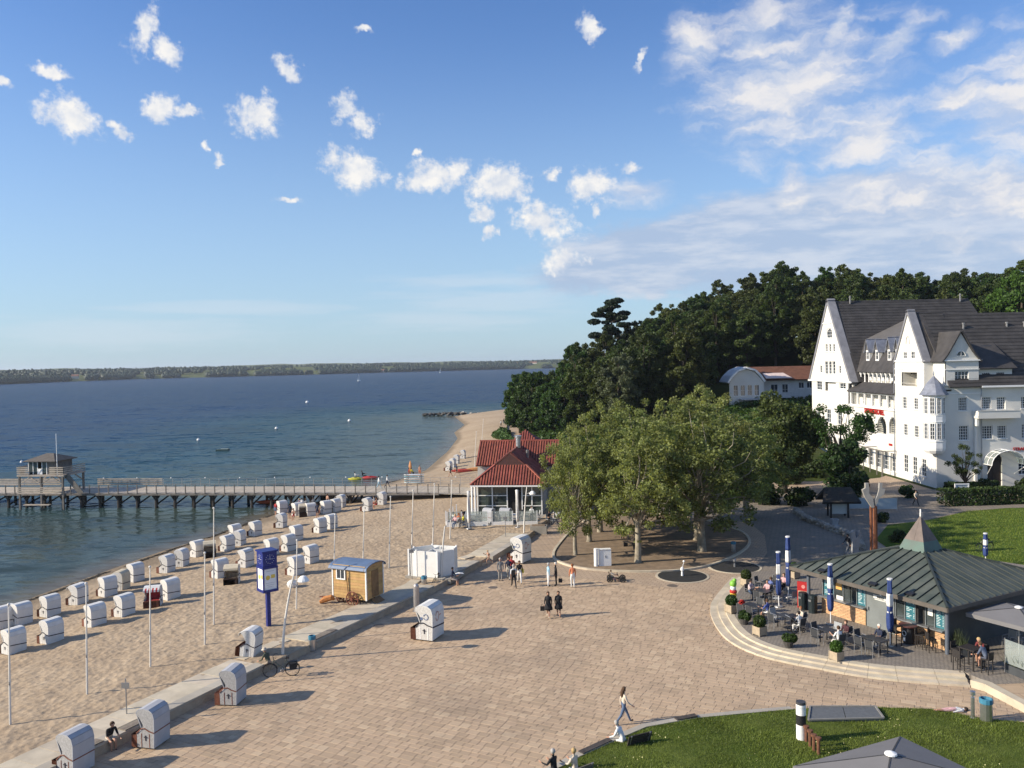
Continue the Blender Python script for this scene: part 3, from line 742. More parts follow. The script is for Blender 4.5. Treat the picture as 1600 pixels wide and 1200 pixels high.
def leaf_cloud(P, Nn, size, rs, align=.5, elong=1.5):
    """one bent leaf-clump quad per point"""
    n = len(P); r = rs.normal(size=(n, 3)); r /= np.linalg.norm(r, axis=1)[:, None]
    nn = Nn * align + r * (1 - align); nn /= np.linalg.norm(nn, axis=1)[:, None] + 1e-9
    t = rs.normal(size=(n, 3)); t -= nn * (t * nn).sum(1)[:, None]; t /= np.linalg.norm(t, axis=1)[:, None] + 1e-9
    b = np.cross(nn, t); s = size * rs.uniform(.6, 1.35, n)[:, None]
    V = np.stack([P - t * s * elong / 2, P + b * s / 2 + nn * s * .12, P + t * s * elong / 2, P - b * s / 2 + nn * s * .12], 1)
    return V.reshape(-1, 3)
def blob_points(blobs, n, rs, shell=.35):
    w = np.array([b[3] ** 2 for b in blobs]); idx = rs.choice(len(blobs), n, p=w / w.sum())
    B = np.array([(b[0], b[1], b[2], b[3], b[4] if len(b) > 4 else 1.0) for b in blobs])[idx]
    d = rs.normal(size=(n, 3)); d /= np.linalg.norm(d, axis=1)[:, None]
    rr = rs.rand(n) ** shell
    P = B[:, :3] + d * (B[:, 3] * rr)[:, None] * np.stack([np.ones(n), np.ones(n), B[:, 4]], 1)
    return P, d
def crown_mesh(name, blobs, n, size, mat, seed, shell=.35, align=.5, zmin=None):
    rs = np.random.RandomState(seed); P, d = blob_points(blobs, n, rs, shell)
    if zmin is not None: k = P[:, 2] > zmin; P, d = P[k], d[k]
    V = leaf_cloud(P, d, size, rs, align); F_ = np.arange(len(V)).reshape(-1, 4)
    return fastmesh(name, V, F_, mat)
def round_blobs(rs, n, cz, rx, rz, rb, flat=0.0, bias=.55):
    out = []
    for i in range(n):
        d = rs.normal(size=3); d /= np.linalg.norm(d); k = rs.uniform(bias, 1.0)
        z = d[2] * rz * k
        if z < -flat * rz: z = -flat * rz * rs.rand()
        out.append((d[0] * rx * k, d[1] * rx * k, cz + z, rb * rs.uniform(.7, 1.25), rs.uniform(.75, 1.0)))
    return out
def limbs(B, blobs, base, r0, rs, n, top):
    for k in rs.choice(len(blobs), min(n, len(blobs)), replace=False):
        e = np.array(blobs[k][:3]); s = np.array([0, 0, base + rs.uniform(0, .35) * (top - base)])
        m1 = s + (e - s) * .35 + np.array([0, 0, .12 * np.linalg.norm(e - s)]) + rs.normal(size=3) * .18
        m2 = s + (e - s) * .7 + rs.normal(size=3) * .25
        B.tube([tuple(s), tuple(m1), tuple(m2), tuple(e)], [r0 * .55, r0 * .38, r0 * .22, r0 * .06], 5)
def make_tree(kind, seed):
    rs = np.random.RandomState(seed); B = MB()
    if kind == 'beech':
        H_ = rs.uniform(17, 21); bl = round_blobs(rs, 130, H_ * .55, 4.5, H_ * .40, .85, .95, .4)
        B.tube([(0, 0, -2), (.1, 0, 3), (0, .1, H_ * .5), (.2, 0, H_ * .85)], [.36, .3, .2, .05], 7); limbs(B, bl, H_ * .25, .26, rs, 9, H_ * .8)
        return B.mesh('trunk', BARK, True), crown_mesh('crown', bl, 26000, .29, [LEAF_DARK], seed, .55, .3)
    if kind == 'bushy':
        H_ = rs.uniform(11, 13); bl = round_blobs(rs, 90, H_ * .50, 4.2, H_ * .44, .9, .98, .4)
        B.tube([(0, 0, -2), (0, 0, H_ * .3), (.2, 0, H_ * .8)], [.3, .24, .06], 6); limbs(B, bl, H_ * .15, .2, rs, 6, H_ * .6)
        return B.mesh('trunk', BARK, True), crown_mesh('crown', bl, 20000, .27, [LEAF_MID], seed, .55, .3)
    if kind == 'plane':
        H_ = rs.uniform(12.4, 13.6); bl = round_blobs(rs, 150, H_ * .54, 4.7, H_ * .44, .66, .98, .3)
        B.tube([(0, 0, -.3), (0, 0, .25), (.04, 0, 1.4), (0, .05, 3.2), (.12, 0, 6), (.3, .1, 9)], [.42, .30, .255, .22, .10, .02], 9)
        limbs(B, bl, 2.4, .15, rs, 40, 8.5)
        return B.mesh('trunk', BARK_P, True), crown_mesh('crown', bl, 19000, .145, [LEAF_PLANE], seed, .65, .22, 2.1)
    if kind == 'loose':
        H_ = 12.0; bl = round_blobs(rs, 26, 7.4, 3.7, 4.2, .85, .95, .55)
        B.tube([(0, 0, -.3), (.1, 0, 1.8), (-.1, .1, 3.6), (.2, 0, 8)], [.26, .21, .17, .04], 7); limbs(B, bl, 2.4, .26, rs, 24, 6)
        return B.mesh('trunk', BARK, True), crown_mesh('crown', bl, 5500, .17, [LEAF_MID], seed, .55, .3)
    if kind == 'round':
        bl = round_blobs(rs, 60, 6.4, 4.2, 5.6, 1.2, .98)
        B.tube([(0, 0, -.3), (0, 0, 3), (0, 0, 9)], [.33, .26, .06], 7); limbs(B, bl, 2, .22, rs, 8, 7)
        return B.mesh('trunk', BARK, True), crown_mesh('crown', bl, 19000, .25, [LEAF_DARK], seed, .3, .5)
    if kind == 'yew':
        bl = round_blobs(rs, 24, 3.3, 2.3, 3.2, 1.0, .95)
        B.tube([(0, 0, -.3), (0, 0, 5)], [.25, .05], 6)
        return B.mesh('trunk', BARK, True), crown_mesh('crown', bl, 7000, .26, [LEAF_HEDGE], seed, .3, .5)
    if kind == 'pine':
        H_ = 25.0; bl = []
        for i in range(46):
            f = rs.rand(); r = (6.2 * (1 - f) ** .7 + .8) * rs.rand() ** .5; a = rs.uniform(0, 2 * PI); bl.append((math.cos(a) * r, math.sin(a) * r, H_ - 10.5 * (1 - f) + rs.uniform(-.4, .4), rs.uniform(.9, 1.6), .42))
        B.tube([(0, 0, -2), (.3, 0, 8), (-.2, .2, 17), (.1, 0, H_)], [.42, .34, .24, .06], 7)
        for b in bl[::2]: B.tube([(0, 0, b[2] - .8), (b[0] * .5, b[1] * .5, b[2] - .5), b[:3]], [.12, .09, .03], 5)
        return B.mesh('trunk', BARK, True), crown_mesh('crown', bl, 17000, .34, [NEEDLE], seed, .35, .25)
    if kind == 'shrub':
        bl = round_blobs(rs, 22, .55, .8, .6, .34, .9); B.tube([(0, 0, -.1), (0, 0, .8)], [.05, .02], 5)
        return B.mesh('trunk', BARK, True), crown_mesh('crown', bl, 1500, .13, [LEAF_MID], seed, .3, .5)
TREES = {}
def tree(kind, var, name, label, cat, loc, s=1.0, rz=None, group=None, leaf=None, sz=None):
    k = (kind, var)
    if k not in TREES: TREES[k] = make_tree(kind, 100 + var * 7 + len(kind))
    tm, cm = TREES[k]
    t = thing(name, label, cat, loc, random.uniform(0, 2 * PI) if rz is None else rz, group); t.scale = (s, s, sz or s)
    link('trunk' if kind not in ('shrub', 'yew') else 'stem', tm, t); c = link('crown' if kind not in ('shrub', 'yew') else 'foliage', cm, t)
    if leaf: c.material_slots[0].link = 'OBJECT'; c.material_slots[0].material = leaf
    return t

def forest():
    rs = random.Random(11); pts = []
    def front(x): return np.interp(x, [0, 4, 12, 22, 34, 38, 62, 68, 160], [192, 186, 170, 158, 154, 179, 179, 164, 166])
    tries = 0
    while len(pts) < 165 and tries < 9000:
        tries += 1; x = rs.uniform(1.5, 150); dpt = rs.random() ** 1.5 * 48; y = front(x) + dpt
        if x < 6 and y > 225: continue
        md = 4.6 if x < 12 else 5.2
        if all((x - a) ** 2 + (y - b) ** 2 > md * md for a, b in pts): pts.append((x, y))
    for i, (x, y) in enumerate(pts):
        if x > 100 and y > front(x) + 40: continue
        z = float(hill(x, y)) - .2; fr = y - front(x)
        if x < 13: tree('bushy', i % 3, 'broadleaf_tree', 'bushy mid green tree on the wooded headland above the beach', 'tree', (x, y, z), rs.uniform(.95, 1.2) * (1.0 if x > 5 else .9), group='bushy trees on the headland', sz=rs.uniform(1.0, 1.25))
        else: tree('beech', i % 4, 'beech_tree', 'tall dark green beech tree in the wood on the hill', 'tree', (x, y, z), rs.uniform(.95, 1.1), sz=rs.uniform(.88, 1.0), group='beech trees of the hill wood', leaf=rs.choice((None, None, None, LEAF_MID, LEAF_OLIVE, LEAF_OLIVE)))
    tree('pine', 0, 'pine_tree', 'dark pine tree with flat layers rising above the headland wood', 'tree', (23.5, 196, float(hill(23.5, 196)) - .5), 1.03)
    tree('beech', 5, 'whitebeam_tree', 'pale grey green tree at the front edge of the headland wood', 'tree', (19.5, 152, 1.6), .86, leaf=LEAF_GREY)
    tree('bushy', 1, 'broad_tree', 'bright green broad tree behind the right end of the hotel roof', 'tree', (118, 172, 17), 1.6, leaf=LEAF_FRESH)
    tree('bushy', 2, 'broad_tree', 'yellow green broad tree beside the tallest crown behind the hotel', 'tree', (103, 168, 15.5), 1.5, leaf=LEAF_FRESH)
    # undergrowth at the foot of the wood
    B = []; 
    n = 15000; x = np.random.uniform(2, 60, n); y = np.interp(x, [0, 4, 12, 22, 34, 47, 60], [186, 178, 160, 138, 128, 140, 158]) + np.random.rand(n) * 22
    k = ~((x > 44) & (y < 150)); x, y = x[k], y[k]; hgt = fnoise(x, y, 21, .25, 3) * 2.2 * np.random.rand(len(x))
    P = np.stack([x, y, hill(x, y) + hgt], -1); V = leaf_cloud(P, np.tile([0, 0, 1.0], (len(P), 1)), .55, np.random.RandomState(3), .4)
    tag(link('undergrowth', fastmesh('undergrowth', V, np.arange(len(V)).reshape(-1, 4), LEAF_MID)), kind='stuff')
    n = 3500; x = np.random.uniform(-4.5, 0.2, n); y = np.random.uniform(158, 198, n); k = (x > xl(y) - 3.6 + np.abs(y - 182) * .13) & (x < xl(y) + .8); x, y = x[k], y[k]
    P = np.stack([x, y, beach_z(x, y) + np.random.rand(len(x)) * .5 + .3], -1); P[:, 2] = np.maximum(P[:, 2], .3)
    V = leaf_cloud(P, np.tile([0, 0, 1.0], (len(P), 1)), .5, np.random.RandomState(4), .3)
    tag(link('dune_grass', fastmesh('dune_grass', V, np.arange(len(V)).reshape(-1, 4), leafmat('dune_leaf', (.07, .115, .025), .35, .2, .02))), kind='stuff')
forest()

PLANES = [(5.09, 70.42, 0, .64, 'leftmost plane tree at the front of the island, slim pale trunk'), (6.77, 75.56, 1, .80, 'plane tree second along the left edge of the island'),
          (8.2, 79.8, 2, .95, 'plane tree third along the left edge of the island'), (9.98, 67.49, 1, .96, 'plane tree with pale trunk just right of the white cabinet'),
          (15.97, 70.85, 0, 1.32, 'thick trunked plane tree in front of the right part of the island'), (16.55, 75.4, 2, 1.06, 'plane tree close behind the thick trunked one on the island'),
          (11.4, 77.6, 0, 1.0, 'plane tree in the middle of the island behind the dark bench'), (12.6, 84.0, 1, 1.04, 'plane tree at the back of the island, farthest from the plaza'),
          (18.4, 82.0, 2, 1.06, 'plane tree at the back right of the island near the promenade'), (24.2, 86.5, 1, 1.2, 'rightmost plane tree beyond the island, over the dark promenade')]
for x, y, v, s, lab in PLANES: tree('plane', v, 'plane_tree', lab, 'tree', (x, y, .03), s, sz=.9 if s < .9 else .9 if x > 20 else min(s, 1.07), group='plane trees of the island')
tree('round', 0, 'lime_tree', 'dense dark round tree in front of the far left hotel gable', 'tree', (33.0, 101, 0), 1.0)
tree('loose', 0, 'maple_tree', 'open branched tree with thin foliage before the white hotel front', 'tree', (38.4, 97.0, 0), 1.02)
tree('yew', 0, 'yew_tree', 'dark dense yew at the foot of the open branched tree', 'tree', (37.4, 92.5, 0), 1.02)
tree('loose', 1, 'small_tree', 'small dark loose tree against the hotel wall left of the entrance', 'tree', (52.7, 96.8, 0), .5)
SH = [(40.2, 101.5, 1.1, LEAF_FRESH, 'fresh green rounded shrub by the hotel front'), (43.6, 103.5, 1.0, LEAF_RED, 'purple leaved shrub by the hotel front'), (28.5, 93.5, 2.0, LEAF_HEDGE, 'dark shrub beside the promenade under the dark round tree'),
      (31.5, 92.0, 1.8, LEAF_HEDGE, 'dark shrub left of the thatched notice hut'), (26, 96.5, 2.2, LEAF_HEDGE, 'large dark shrub behind the promenade near the plane trees'), (56.5, 99.2, 1.1, LEAF_HEDGE, 'low dark shrub right of the hotel entrance'),
      (45.5, 95.5, 1.2, LEAF_HEDGE, 'dark shrub behind the grey sculpture screen'), (60.2, 97.5, 1.3, LEAF_MID, 'green shrub under the right hotel sign'), (36.2, 81.8, .8, LEAF_HEDGE, 'small dark shrub by the rusty steel columns'),
      (36, 108, 2.0, LEAF_MID, 'green bush left of the hotel porch'), (41, 113, 1.9, LEAF_HEDGE, 'dark bush near the hotel porch frame'), (45.5, 119, 2.0, LEAF_MID, 'broad green bush against the hotel arcade'), (33.6, 73.0, .9, LEAF_HEDGE, 'small dark shrub at the end of the stone wall')]
for i, (x, y, s, lf, lab) in enumerate(SH): tree('shrub', i % 3, 'shrub', lab, 'shrub', (x, y, 0), s, leaf=lf)
def hedge(p, q, w, h, label, n):
    p, q = Vector(p), Vector(q); L = (q - p).length; rs = np.random.RandomState(int(L * 10)); t = thing('hedge', label, 'hedge', (p.x, p.y, 0), math.atan2((q - p).y, (q - p).x))
    f = rs.rand(n); P = np.stack([rs.uniform(-.1, L + .1, n), rs.uniform(-w / 2, w / 2, n), rs.uniform(.05, h, n)], -1); Nn = np.zeros((n, 3))
    k = f < .4; P[k, 2] = h + rs.normal(size=k.sum()) * .06; Nn[k, 2] = 1
    k = (f >= .4) & (f < .75); P[k, 1] = -w / 2 + rs.normal(size=k.sum()) * .06; Nn[k, 1] = -1
    k = (f >= .75) & (f < .92); P[k, 1] = w / 2 + rs.normal(size=k.sum()) * .06; Nn[k, 1] = 1
    P[:, 2] += (fnoise(P[:, 0], P[:, 1], 2, .6, 3) - .5) * .35 * (P[:, 2] > h * .7); P[:, 1] += (fnoise(P[:, 0], P[:, 2], 7, .7, 3) - .5) * .3
    V = leaf_cloud(P, Nn, .19, rs, .45); link('foliage', fastmesh('foliage', V, np.arange(len(V)).reshape(-1, 4), LEAF_HEDGE), t)
    B = MB()
    for i in range(int(L / .8)): B.tube([(.4 + i * .8, 0, -.1), (.45 + i * .8, .05, h * .8)], [.04, .015], 4)
    B.build('stem', BARK, t); return t
hedge((46.5, 90.2), (75, 92.0), 1.5, 1.7, 'long dark clipped hedge between the back lawn and the hotel', 16000)
hedge((52.5, 100.6), (58.5, 100.6), .9, .8, 'low dark hedge at the foot of the hotel wall left of the entrance', 3500)

# ------------------------------------------------------------------ far woods and houses over the water
def far_woods():
    az, d0, rows, hz = FAR; rs = np.random.RandomState(9)
    t_ = np.array([(0, 0, 1), (0, 0, -.4)] + [(math.cos(a) * c, math.sin(a) * c, s) for s, c in ((.55, .85), (-.1, 1.0)) for a in np.arange(6) * PI / 3]); 
    Fq = []
    for k in range(6):
        a, b = 2 + k, 2 + (k + 1) % 6; c, d = 8 + k, 8 + (k + 1) % 6
        Fq += [(0, a, b), (a, c, d), (a, d, b), (1, d, c)]
    Fq = np.array(Fq); Vs, Fs = [], []; n = 0
    N_ = 17000
    A = rs.uniform(az[0], az[-1], N_); Rw = rs.choice([6, 14, 30, 60, 120, 240, 400, 700], N_) * rs.uniform(.8, 1.25, N_)
    dens = fnoise(A * 60, Rw * .004, 77, 1.0, 3); keep = (dens > .44) | ((Rw < 40) & (dens > .36)); A, Rw = A[keep], Rw[keep]
    D = np.interp(A, az, d0) + Rw; base = WATER_Z + np.interp(Rw, rows, hz) * .85
    for a, d, b in zip(A, D, base):
        r = rs.uniform(2.6, 6); h = rs.uniform(3.5, 6.5) * 1.25
        V = t_ * np.array([r, r, h]) * rs.uniform(.8, 1.2, (len(t_), 1)) + np.array([d * math.sin(a), d * math.cos(a), b + h * .5])
        Vs.append(V); Fs.append(Fq + n); n += len(V)
    o = link('far_woods', fastmesh('far_woods', np.concatenate(Vs), np.concatenate(Fs), leafmat('far_leaf', (.024, .038, .017), .12, .1, .01))); tag(o, kind='stuff')
    wall, roof = M('far_wall', (.62, .58, .50), .8), M('far_roof', (.24, .11, .07), .8)
    for i, (px, off, w, lab) in enumerate(((90, 20, 16, 'pale boathouse at the far shore on the left'), (118, 60, 12, 'small far house left of the field gap'), (232, 30, 13, 'far house with sandy bank beside it'), (483, 18, 18, 'low white far house at the water'), (537, 15, 18, 'far white building in line with the nearer sail'),
                                          (598, 8, 10, 'tiny far boathouse at the waterline'), (700, 30, 14, 'far house behind the farther sail'), (808, 160, 20, 'far farm building among pale fields'), (834, 200, 22, 'far building at the headland end'))):
        a = math.atan((px - 800) / 1300); d = float(np.interp(a, az, d0)) + off; z = WATER_Z + float(np.interp(off, rows, hz)) * .9
        t = thing('far_house', lab, 'house', (d * math.sin(a), d * math.cos(a), z), random.uniform(-.4, .4), 'houses on the far shore')
        MB().prism([(-w / 2, -4), (w / 2, -4), (w / 2, 4), (-w / 2, 4)], -2, 5).build('wall', wall, t)
        MB().add([(-w / 2 - .4, -4.5, 4.9), (w / 2 + .4, -4.5, 4.9), (w / 2 + .4, 4.5, 4.9), (-w / 2 - .4, 4.5, 4.9), (-w / 2 - .4, 0, 8.5), (w / 2 + .4, 0, 8.5)], [(0, 1, 5, 4), (2, 3, 4, 5), (0, 4, 3), (1, 2, 5), (3, 2, 1, 0)]).build('roof', roof, t)
far_woods()
# ------------------------------------------------------------------ buildings: helpers
WHITE = M('white_render', (.63, .612, .56), .85, .09, .3, .006, 30)
WHITE_P = M('white_paint', (.80, .79, .76), .5, .05, 1.5)
FRAME = M('window_frame', (.74, .73, .70), .5, .05, 2)
SLATE = M('roof_slate', (.050, .046, .044), .7, .28, .8, .01, 18)
SLATE_L = M('roof_felt', (.105, .098, .092), .8, .12, .7)
LEAD = M('lead_sheet', (.30, .31, .34), .4, .2, 2, metal=.5)
GLASS = glassmat('window_glass')
GLASS_T = glassmat('tinted_glass', (.045, .06, .06), .05)
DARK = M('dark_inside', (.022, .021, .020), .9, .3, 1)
RED_SIGN = M('red_sign', (.36, .014, .012), .5, .1, 5)
BROWN_ROOF = M('brown_tile', (.135, .058, .034), .85, .2, 1.2, .02, 16)
STEEL = M('grey_steel', (.33, .33, .33), .4, .12, 3, metal=.7)
STAINLESS = M('stainless', (.55, .55, .55), .3, .1, 4, metal=.9)
BLACK = M('black_metal', (.018, .018, .02), .5, .2, 4)

def wall_face(B, spans, opens, depth):
    """wall in local (u, outward -y, z). spans: list of (z, left, right) from bottom to top; opens: (u0, u1, z0, z1)"""
    cuts = sorted(set([round(s[0], 4) for s in spans] + [round(v, 4) for o in opens for v in (o[2], o[3])]))
    zs = [s[0] for s in spans]; Ls = [s[1] for s in spans]; Rs = [s[2] for s in spans]
    for a, b in zip(cuts[:-1], cuts[1:]):
        if b - a < 1e-4: continue
        m = (a + b) / 2; os_ = sorted([o for o in opens if o[2] < m < o[3]])
        la, lb, ra, rb = [float(np.interp(z, zs, X)) for X, z in ((Ls, a), (Ls, b), (Rs, a), (Rs, b))]
        x0a, x0b = la, lb
        for o in os_ + [None]:
            xa, xb = (o[0], o[0]) if o else (ra, rb)
            if xa - x0a > 1e-4 or xb - x0b > 1e-4: B.add([(x0a, 0, a), (xa, 0, a), (xb, 0, b), (x0b, 0, b)], [(0, 1, 2, 3)])
            if o: x0a = x0b = o[1]
    for u0, u1, z0, z1 in opens:
        d = depth
        B.add([(u0, 0, z0), (u1, 0, z0), (u1, 0, z1), (u0, 0, z1), (u0, d, z0), (u1, d, z0), (u1, d, z1), (u0, d, z1)], [(0, 1, 5, 4), (1, 2, 6, 5), (2, 3, 7, 6), (3, 0, 4, 7)])
WINC = {}
def window(parent, u, z, w, h, T, rz, nx=2, ny=3, depth=.16, arch=False, sill=True, glass=None, frame=None):
    """frame mesh = part, pane = sub-part, centred at u, z on the wall plane T"""
    k = (round(w, 2), round(h, 2), nx, ny, arch, sill, round(depth, 2))
    w, h = k[0], k[1]
    if k not in WINC:
        B = MB(); f = .07; y = depth - .05
        B.box((-w / 2 + f / 2, y, 0), (f, .08, h)); B.box((w / 2 - f / 2, y, 0), (f, .08, h)); B.box((0, y, h / 2 - f / 2), (w - 2 * f, .078, f)); B.box((0, y, -h / 2 + f / 2), (w - 2 * f, .078, f))
        for i in range(1, nx): B.box((-w / 2 + w * i / nx, y, 0), (.045, .05, h - 2 * f))
        for j in range(1, ny): B.box((0, y + .004, -h / 2 + h * j / ny), (w - 2 * f, .045, .04))
        if arch:
            for s in (-1, 1):
                B.add([(s * w / 2, y - .04, h / 2), (s * w / 2, y - .04, h / 2 - w / 2), (s * w * .46, y - .04, h / 2 - w * .30), (s * w * .3, y - .04, h / 2 - w * .12), (s * w * .1, y - .04, h / 2)], [(0, 1, 2), (0, 2, 3), (0, 3, 4)])
        if sill: B.box((0, -.03, -h / 2 - .05), (w + .16, .14, .07))
        P = MB(); P.box((0, depth - .02, 0), (w - .02, .01, h - .02))
        WINC[k] = (B.mesh('window', frame or FRAME), P.mesh('pane', glass or GLASS))
    a, b = WINC[k]
    o = link('window', a, parent, T @ Vector((u, 0, z)), rz); link('pane', b, o); return o
def zz1(x, y): return (1240 + x / 4.444, 440 + y / 4.444)
def zz2(x, y): return (1240 + x / 4.444, 600 + y / 4.444)
def rectX(r, X, zf=zz1):
    a, b = atX(*zf(r[0], r[1]), X), atX(*zf(r[2], r[3]), X); m1, m2 = atX(*zf((r[0] + r[2]) / 2, r[1]), X), atX(*zf((r[0] + r[2]) / 2, r[3]), X)
    return (-a.y, -b.y, m2.z, m1.z)
def rectY(r, Y, zf=zz1):
    a, b = atY(*zf(r[0], r[1]), Y), atY(*zf(r[2], r[3]), Y); return (a.x, b.x, b.z, a.z)
def with_windows(parent, mat, spans, wins, T, rz, depth=.18, extra=(), name='wall'):
    """wins: (rect, nx, ny, arch). cuts the holes, builds the wall part and its windows"""
    B = MB(); B.T = T
    wall_face(B, spans, [w[0] for w in wins] + list(extra), depth); o = B.build(name, mat, parent)
    for r, nx, ny, arch in wins: window(parent, (r[0] + r[1]) / 2, (r[2] + r[3]) / 2, r[1] - r[0], r[3] - r[2], T, rz, nx, ny, depth, arch)
    return o
def roof_slab(B, pts, t=.18): B.slab(pts, t)

# ------------------------------------------------------------------ the hotel
def build_hotel():
    H = thing('hotel', 'large white hotel with steep dark roofs, pointed gables and a round corner oriel', 'hotel', (0, 0, 0))
    X = 52.0; TX = Matrix.Translation((X, 0, 0)) @ Matrix.Rotation(-PI / 2, 4, 'Z'); RX = -PI / 2
    # --- tall back gable, facing the sea
    ws = [(rectX((230, 325, 266, 392), X), 2, 3, True)] + [(rectX((a, 433, a + 15, 487), X), 1, 3, False) for a in (221, 246, 272)] + \
         [(rectX((a, 553, a + 20, 642), X), 1, 4, True) for a in (218, 244, 270)] + [(rectX((183, 583, 199, 632), X), 1, 3, False), (rectX((314, 585, 330, 637), X), 1, 3, False)]
    low = [(rectX((160, 690, 197, 752), X), 2, 3, False), (rectX((318, 692, 362, 745), X), 2, 3, False)]
    lg = rectX((218, 695, 294, 760), X)
    for k in range(3): low.append(((-142.2 + k * 4.6, -140.4 + k * 4.6, 5.6, 7.8), 2, 3, False)); low.append(((-142.2 + k * 4.6, -139.9 + k * 4.6, 1.0, 3.4), 2, 3, False))
    with_windows(H, WHITE, [(-.2, -144.2, -128.4), (12.4, -144.2, -128.4), (12.401, -145.6, -127.3), (25.7, -136.75, -136.55)], ws + low, TX, RX, .18, [lg], 'gable_wall')
    B = MB(); B.T = TX; u0, u1, z0, z1 = lg; B.box(((u0 + u1) / 2, 1.25, (z0 + z1) / 2), (u1 - u0 + .1, .1, z1 - z0 + .1)); B.box(((u0 + u1) / 2, .7, z0 - .03), (u1 - u0 + .1, 1.3, .06)); B.box(((u0 + u1) / 2, .7, z1 + .03), (u1 - u0 + .1, 1.3, .06)); B.build('loggia', WHITE, H)
    B = MB(); B.box((X - .06, 136.5, 12.42), (.16, 18.5, .22)); a, b = atX(*zz1(205, 290), X), atX(*zz1(262, 287), X); B.box((X - .05, (a.y + b.y) / 2, (a.z + b.z) / 2), (.14, abs(a.y - b.y), .2)); B.build('moulding', WHITE_P, H)
    for (ye, s) in ((127.3, 1), (145.6, -1)):
        n = Vector((0, -s * .82, .57)); p0, p1 = Vector((X - .12, ye, 12.45)), Vector((X - .12, 136.65, 25.95)); q = Vector((1.25, 0, 0))
        MB().slab([p0, p0 + q, p1 + q, p1] if s > 0 else [p0, p1, p1 + q, p0 + q], .5).build('coping', M('coping_lead', (.20, .20, .215), .6, .15, 1), H)
    # --- mid block
    ar = []
    for (a, b) in ((413, 470), (497, 560), (580, 644), (663, 717)): ar.append(rectX((a, 930 + (a - 413) * .055, b, 1045 + (a - 413) * .055), X))
    def arch_opens(r):
        u0, u1, z0, z1 = r; w = u1 - u0; out = [(u0, u1, z0, z1 - w / 2)]; n = 5
        for i in range(n):
            t0, t1 = i / n, (i + 1) / n; hw = w / 2 * math.sqrt(max(0, 1 - ((t0 + t1) / 2) ** 2)); c = (u0 + u1) / 2; out.append((c - hw, c + hw, z1 - w / 2 + t0 * w / 2, z1 - w / 2 + t1 * w / 2))
        return out
    ops = [o for r in ar for o in arch_opens(r)]
    gd = [((-126.4 + i * 2.4, -124.7 + i * 2.4, .5, 3.0), 2, 4, False) for i in range(6)]
    B = MB(); B.T = TX; wall_face(B, [(-.2, -128.4, -112.9), (9.0, -128.4, -112.9)], ops + [g[0] for g in gd], .3); B.build('arcade_wall', WHITE, H)
    for r, nx, ny, a_ in gd: window(H, (r[0] + r[1]) / 2, (r[2] + r[3]) / 2, r[1] - r[0], r[3] - r[2], TX, RX, nx, ny, .3)
    for r in ar:
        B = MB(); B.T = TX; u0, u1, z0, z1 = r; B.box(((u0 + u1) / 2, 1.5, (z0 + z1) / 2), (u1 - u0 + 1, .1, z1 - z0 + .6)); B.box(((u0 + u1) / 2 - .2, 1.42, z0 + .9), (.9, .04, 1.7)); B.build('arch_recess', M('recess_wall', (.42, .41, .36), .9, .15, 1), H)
    B = MB(); B.T = TX; B.box((-120.6, .15, 9.05), (15.4, .34, .14)); B.box((-120.6, .6, 8.9), (15.4, 1.6, .12)); B.box((-120.6, .2, 11.02), (15.4, .4, .3)); B.build('balcony', WHITE_P, H)
    for i in range(7):
        B = MB(); B.box((0, 0, 0), (.24, .24, 1.78)); B.build('post', WHITE_P, H, TX @ Vector((-128.1 + i * 2.5, .2, 9.98)))
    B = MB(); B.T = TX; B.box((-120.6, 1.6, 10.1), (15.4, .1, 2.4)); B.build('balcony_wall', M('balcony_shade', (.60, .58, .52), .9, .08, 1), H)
    for i in range(5): window(H, -126.2 + i * 2.7, 10.0, 1.3, 1.9, TX @ Matrix.Translation((0, 1.38, 0)), RX, 2, 3, .16, False, False)
    MB().slab([(X - .35, 112.9, 11.15), (X - .35, 128.4, 11.15), (53.7, 128.4, 12.5), (53.7, 112.9, 12.5)][::-1], .16).build('lean_to_roof', SLATE, H)
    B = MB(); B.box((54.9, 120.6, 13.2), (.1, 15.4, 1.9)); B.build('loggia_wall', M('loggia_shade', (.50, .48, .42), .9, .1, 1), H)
    B = MB()
    for i in range(11):
        y = 113.6 + i * 1.42; B.lathe([(.14, 0), (.1, .1), (.09, .95), (.17, 1.15), (.3, 1.45)], (53.65, y, 12.5), 8); B.box((54.82, y + .7, 13.25), (.06, .7, 1.1))
    B.build('colonnade', WHITE_P, H)
    B = MB()
    roof_slab(B, [(53.2, 136.5, 14.0), (53.2, 108, 14.0), (56.05, 108, 19.0), (56.05, 136.5, 19.0)]); B.build('mansard_roof', SLATE, H)
    B = MB(); roof_slab(B, [(56.0, 136.5, 19.0), (56.0, 109, 19.0), (63.5, 121.5, 22.1), (63.5, 136.5, 22.1)]); B.build('upper_roof', SLATE_L, H)
    for (zl, zr, zt, zb) in ((500, 535, 398, 545), (565, 599, 398, 547), (650, 686, 383, 543), (706, 742, 380, 541)):
        a, b = atX(*zz1(zl, zb), 54.2), atX(*zz1(zr, zb), 54.2); t_ = atX(*zz1((zl + zr) / 2, zt), 54.2); y0, y1 = b.y, a.y; yc, w = (y0 + y1) / 2, .62
        D = MB(); D.box((54.9, yc, (a.z + 17.4) / 2), (1.5, 2 * w - .1, 17.4 - a.z + .2)); d = D.build('dormer', FRAME, H)
        R_ = MB(); zt_ = t_.z
        R_.slab([(53.9, yc - w - .35, 16.9), (56.6, yc - w - .35, 16.9), (56.6, yc, zt_), (53.9, yc, zt_)], .12); R_.slab([(53.9, yc, zt_), (56.6, yc, zt_), (56.6, yc + w + .35, 16.9), (53.9, yc + w + .35, 16.9)], .12); R_.build('dormer_roof', LEAD, d)
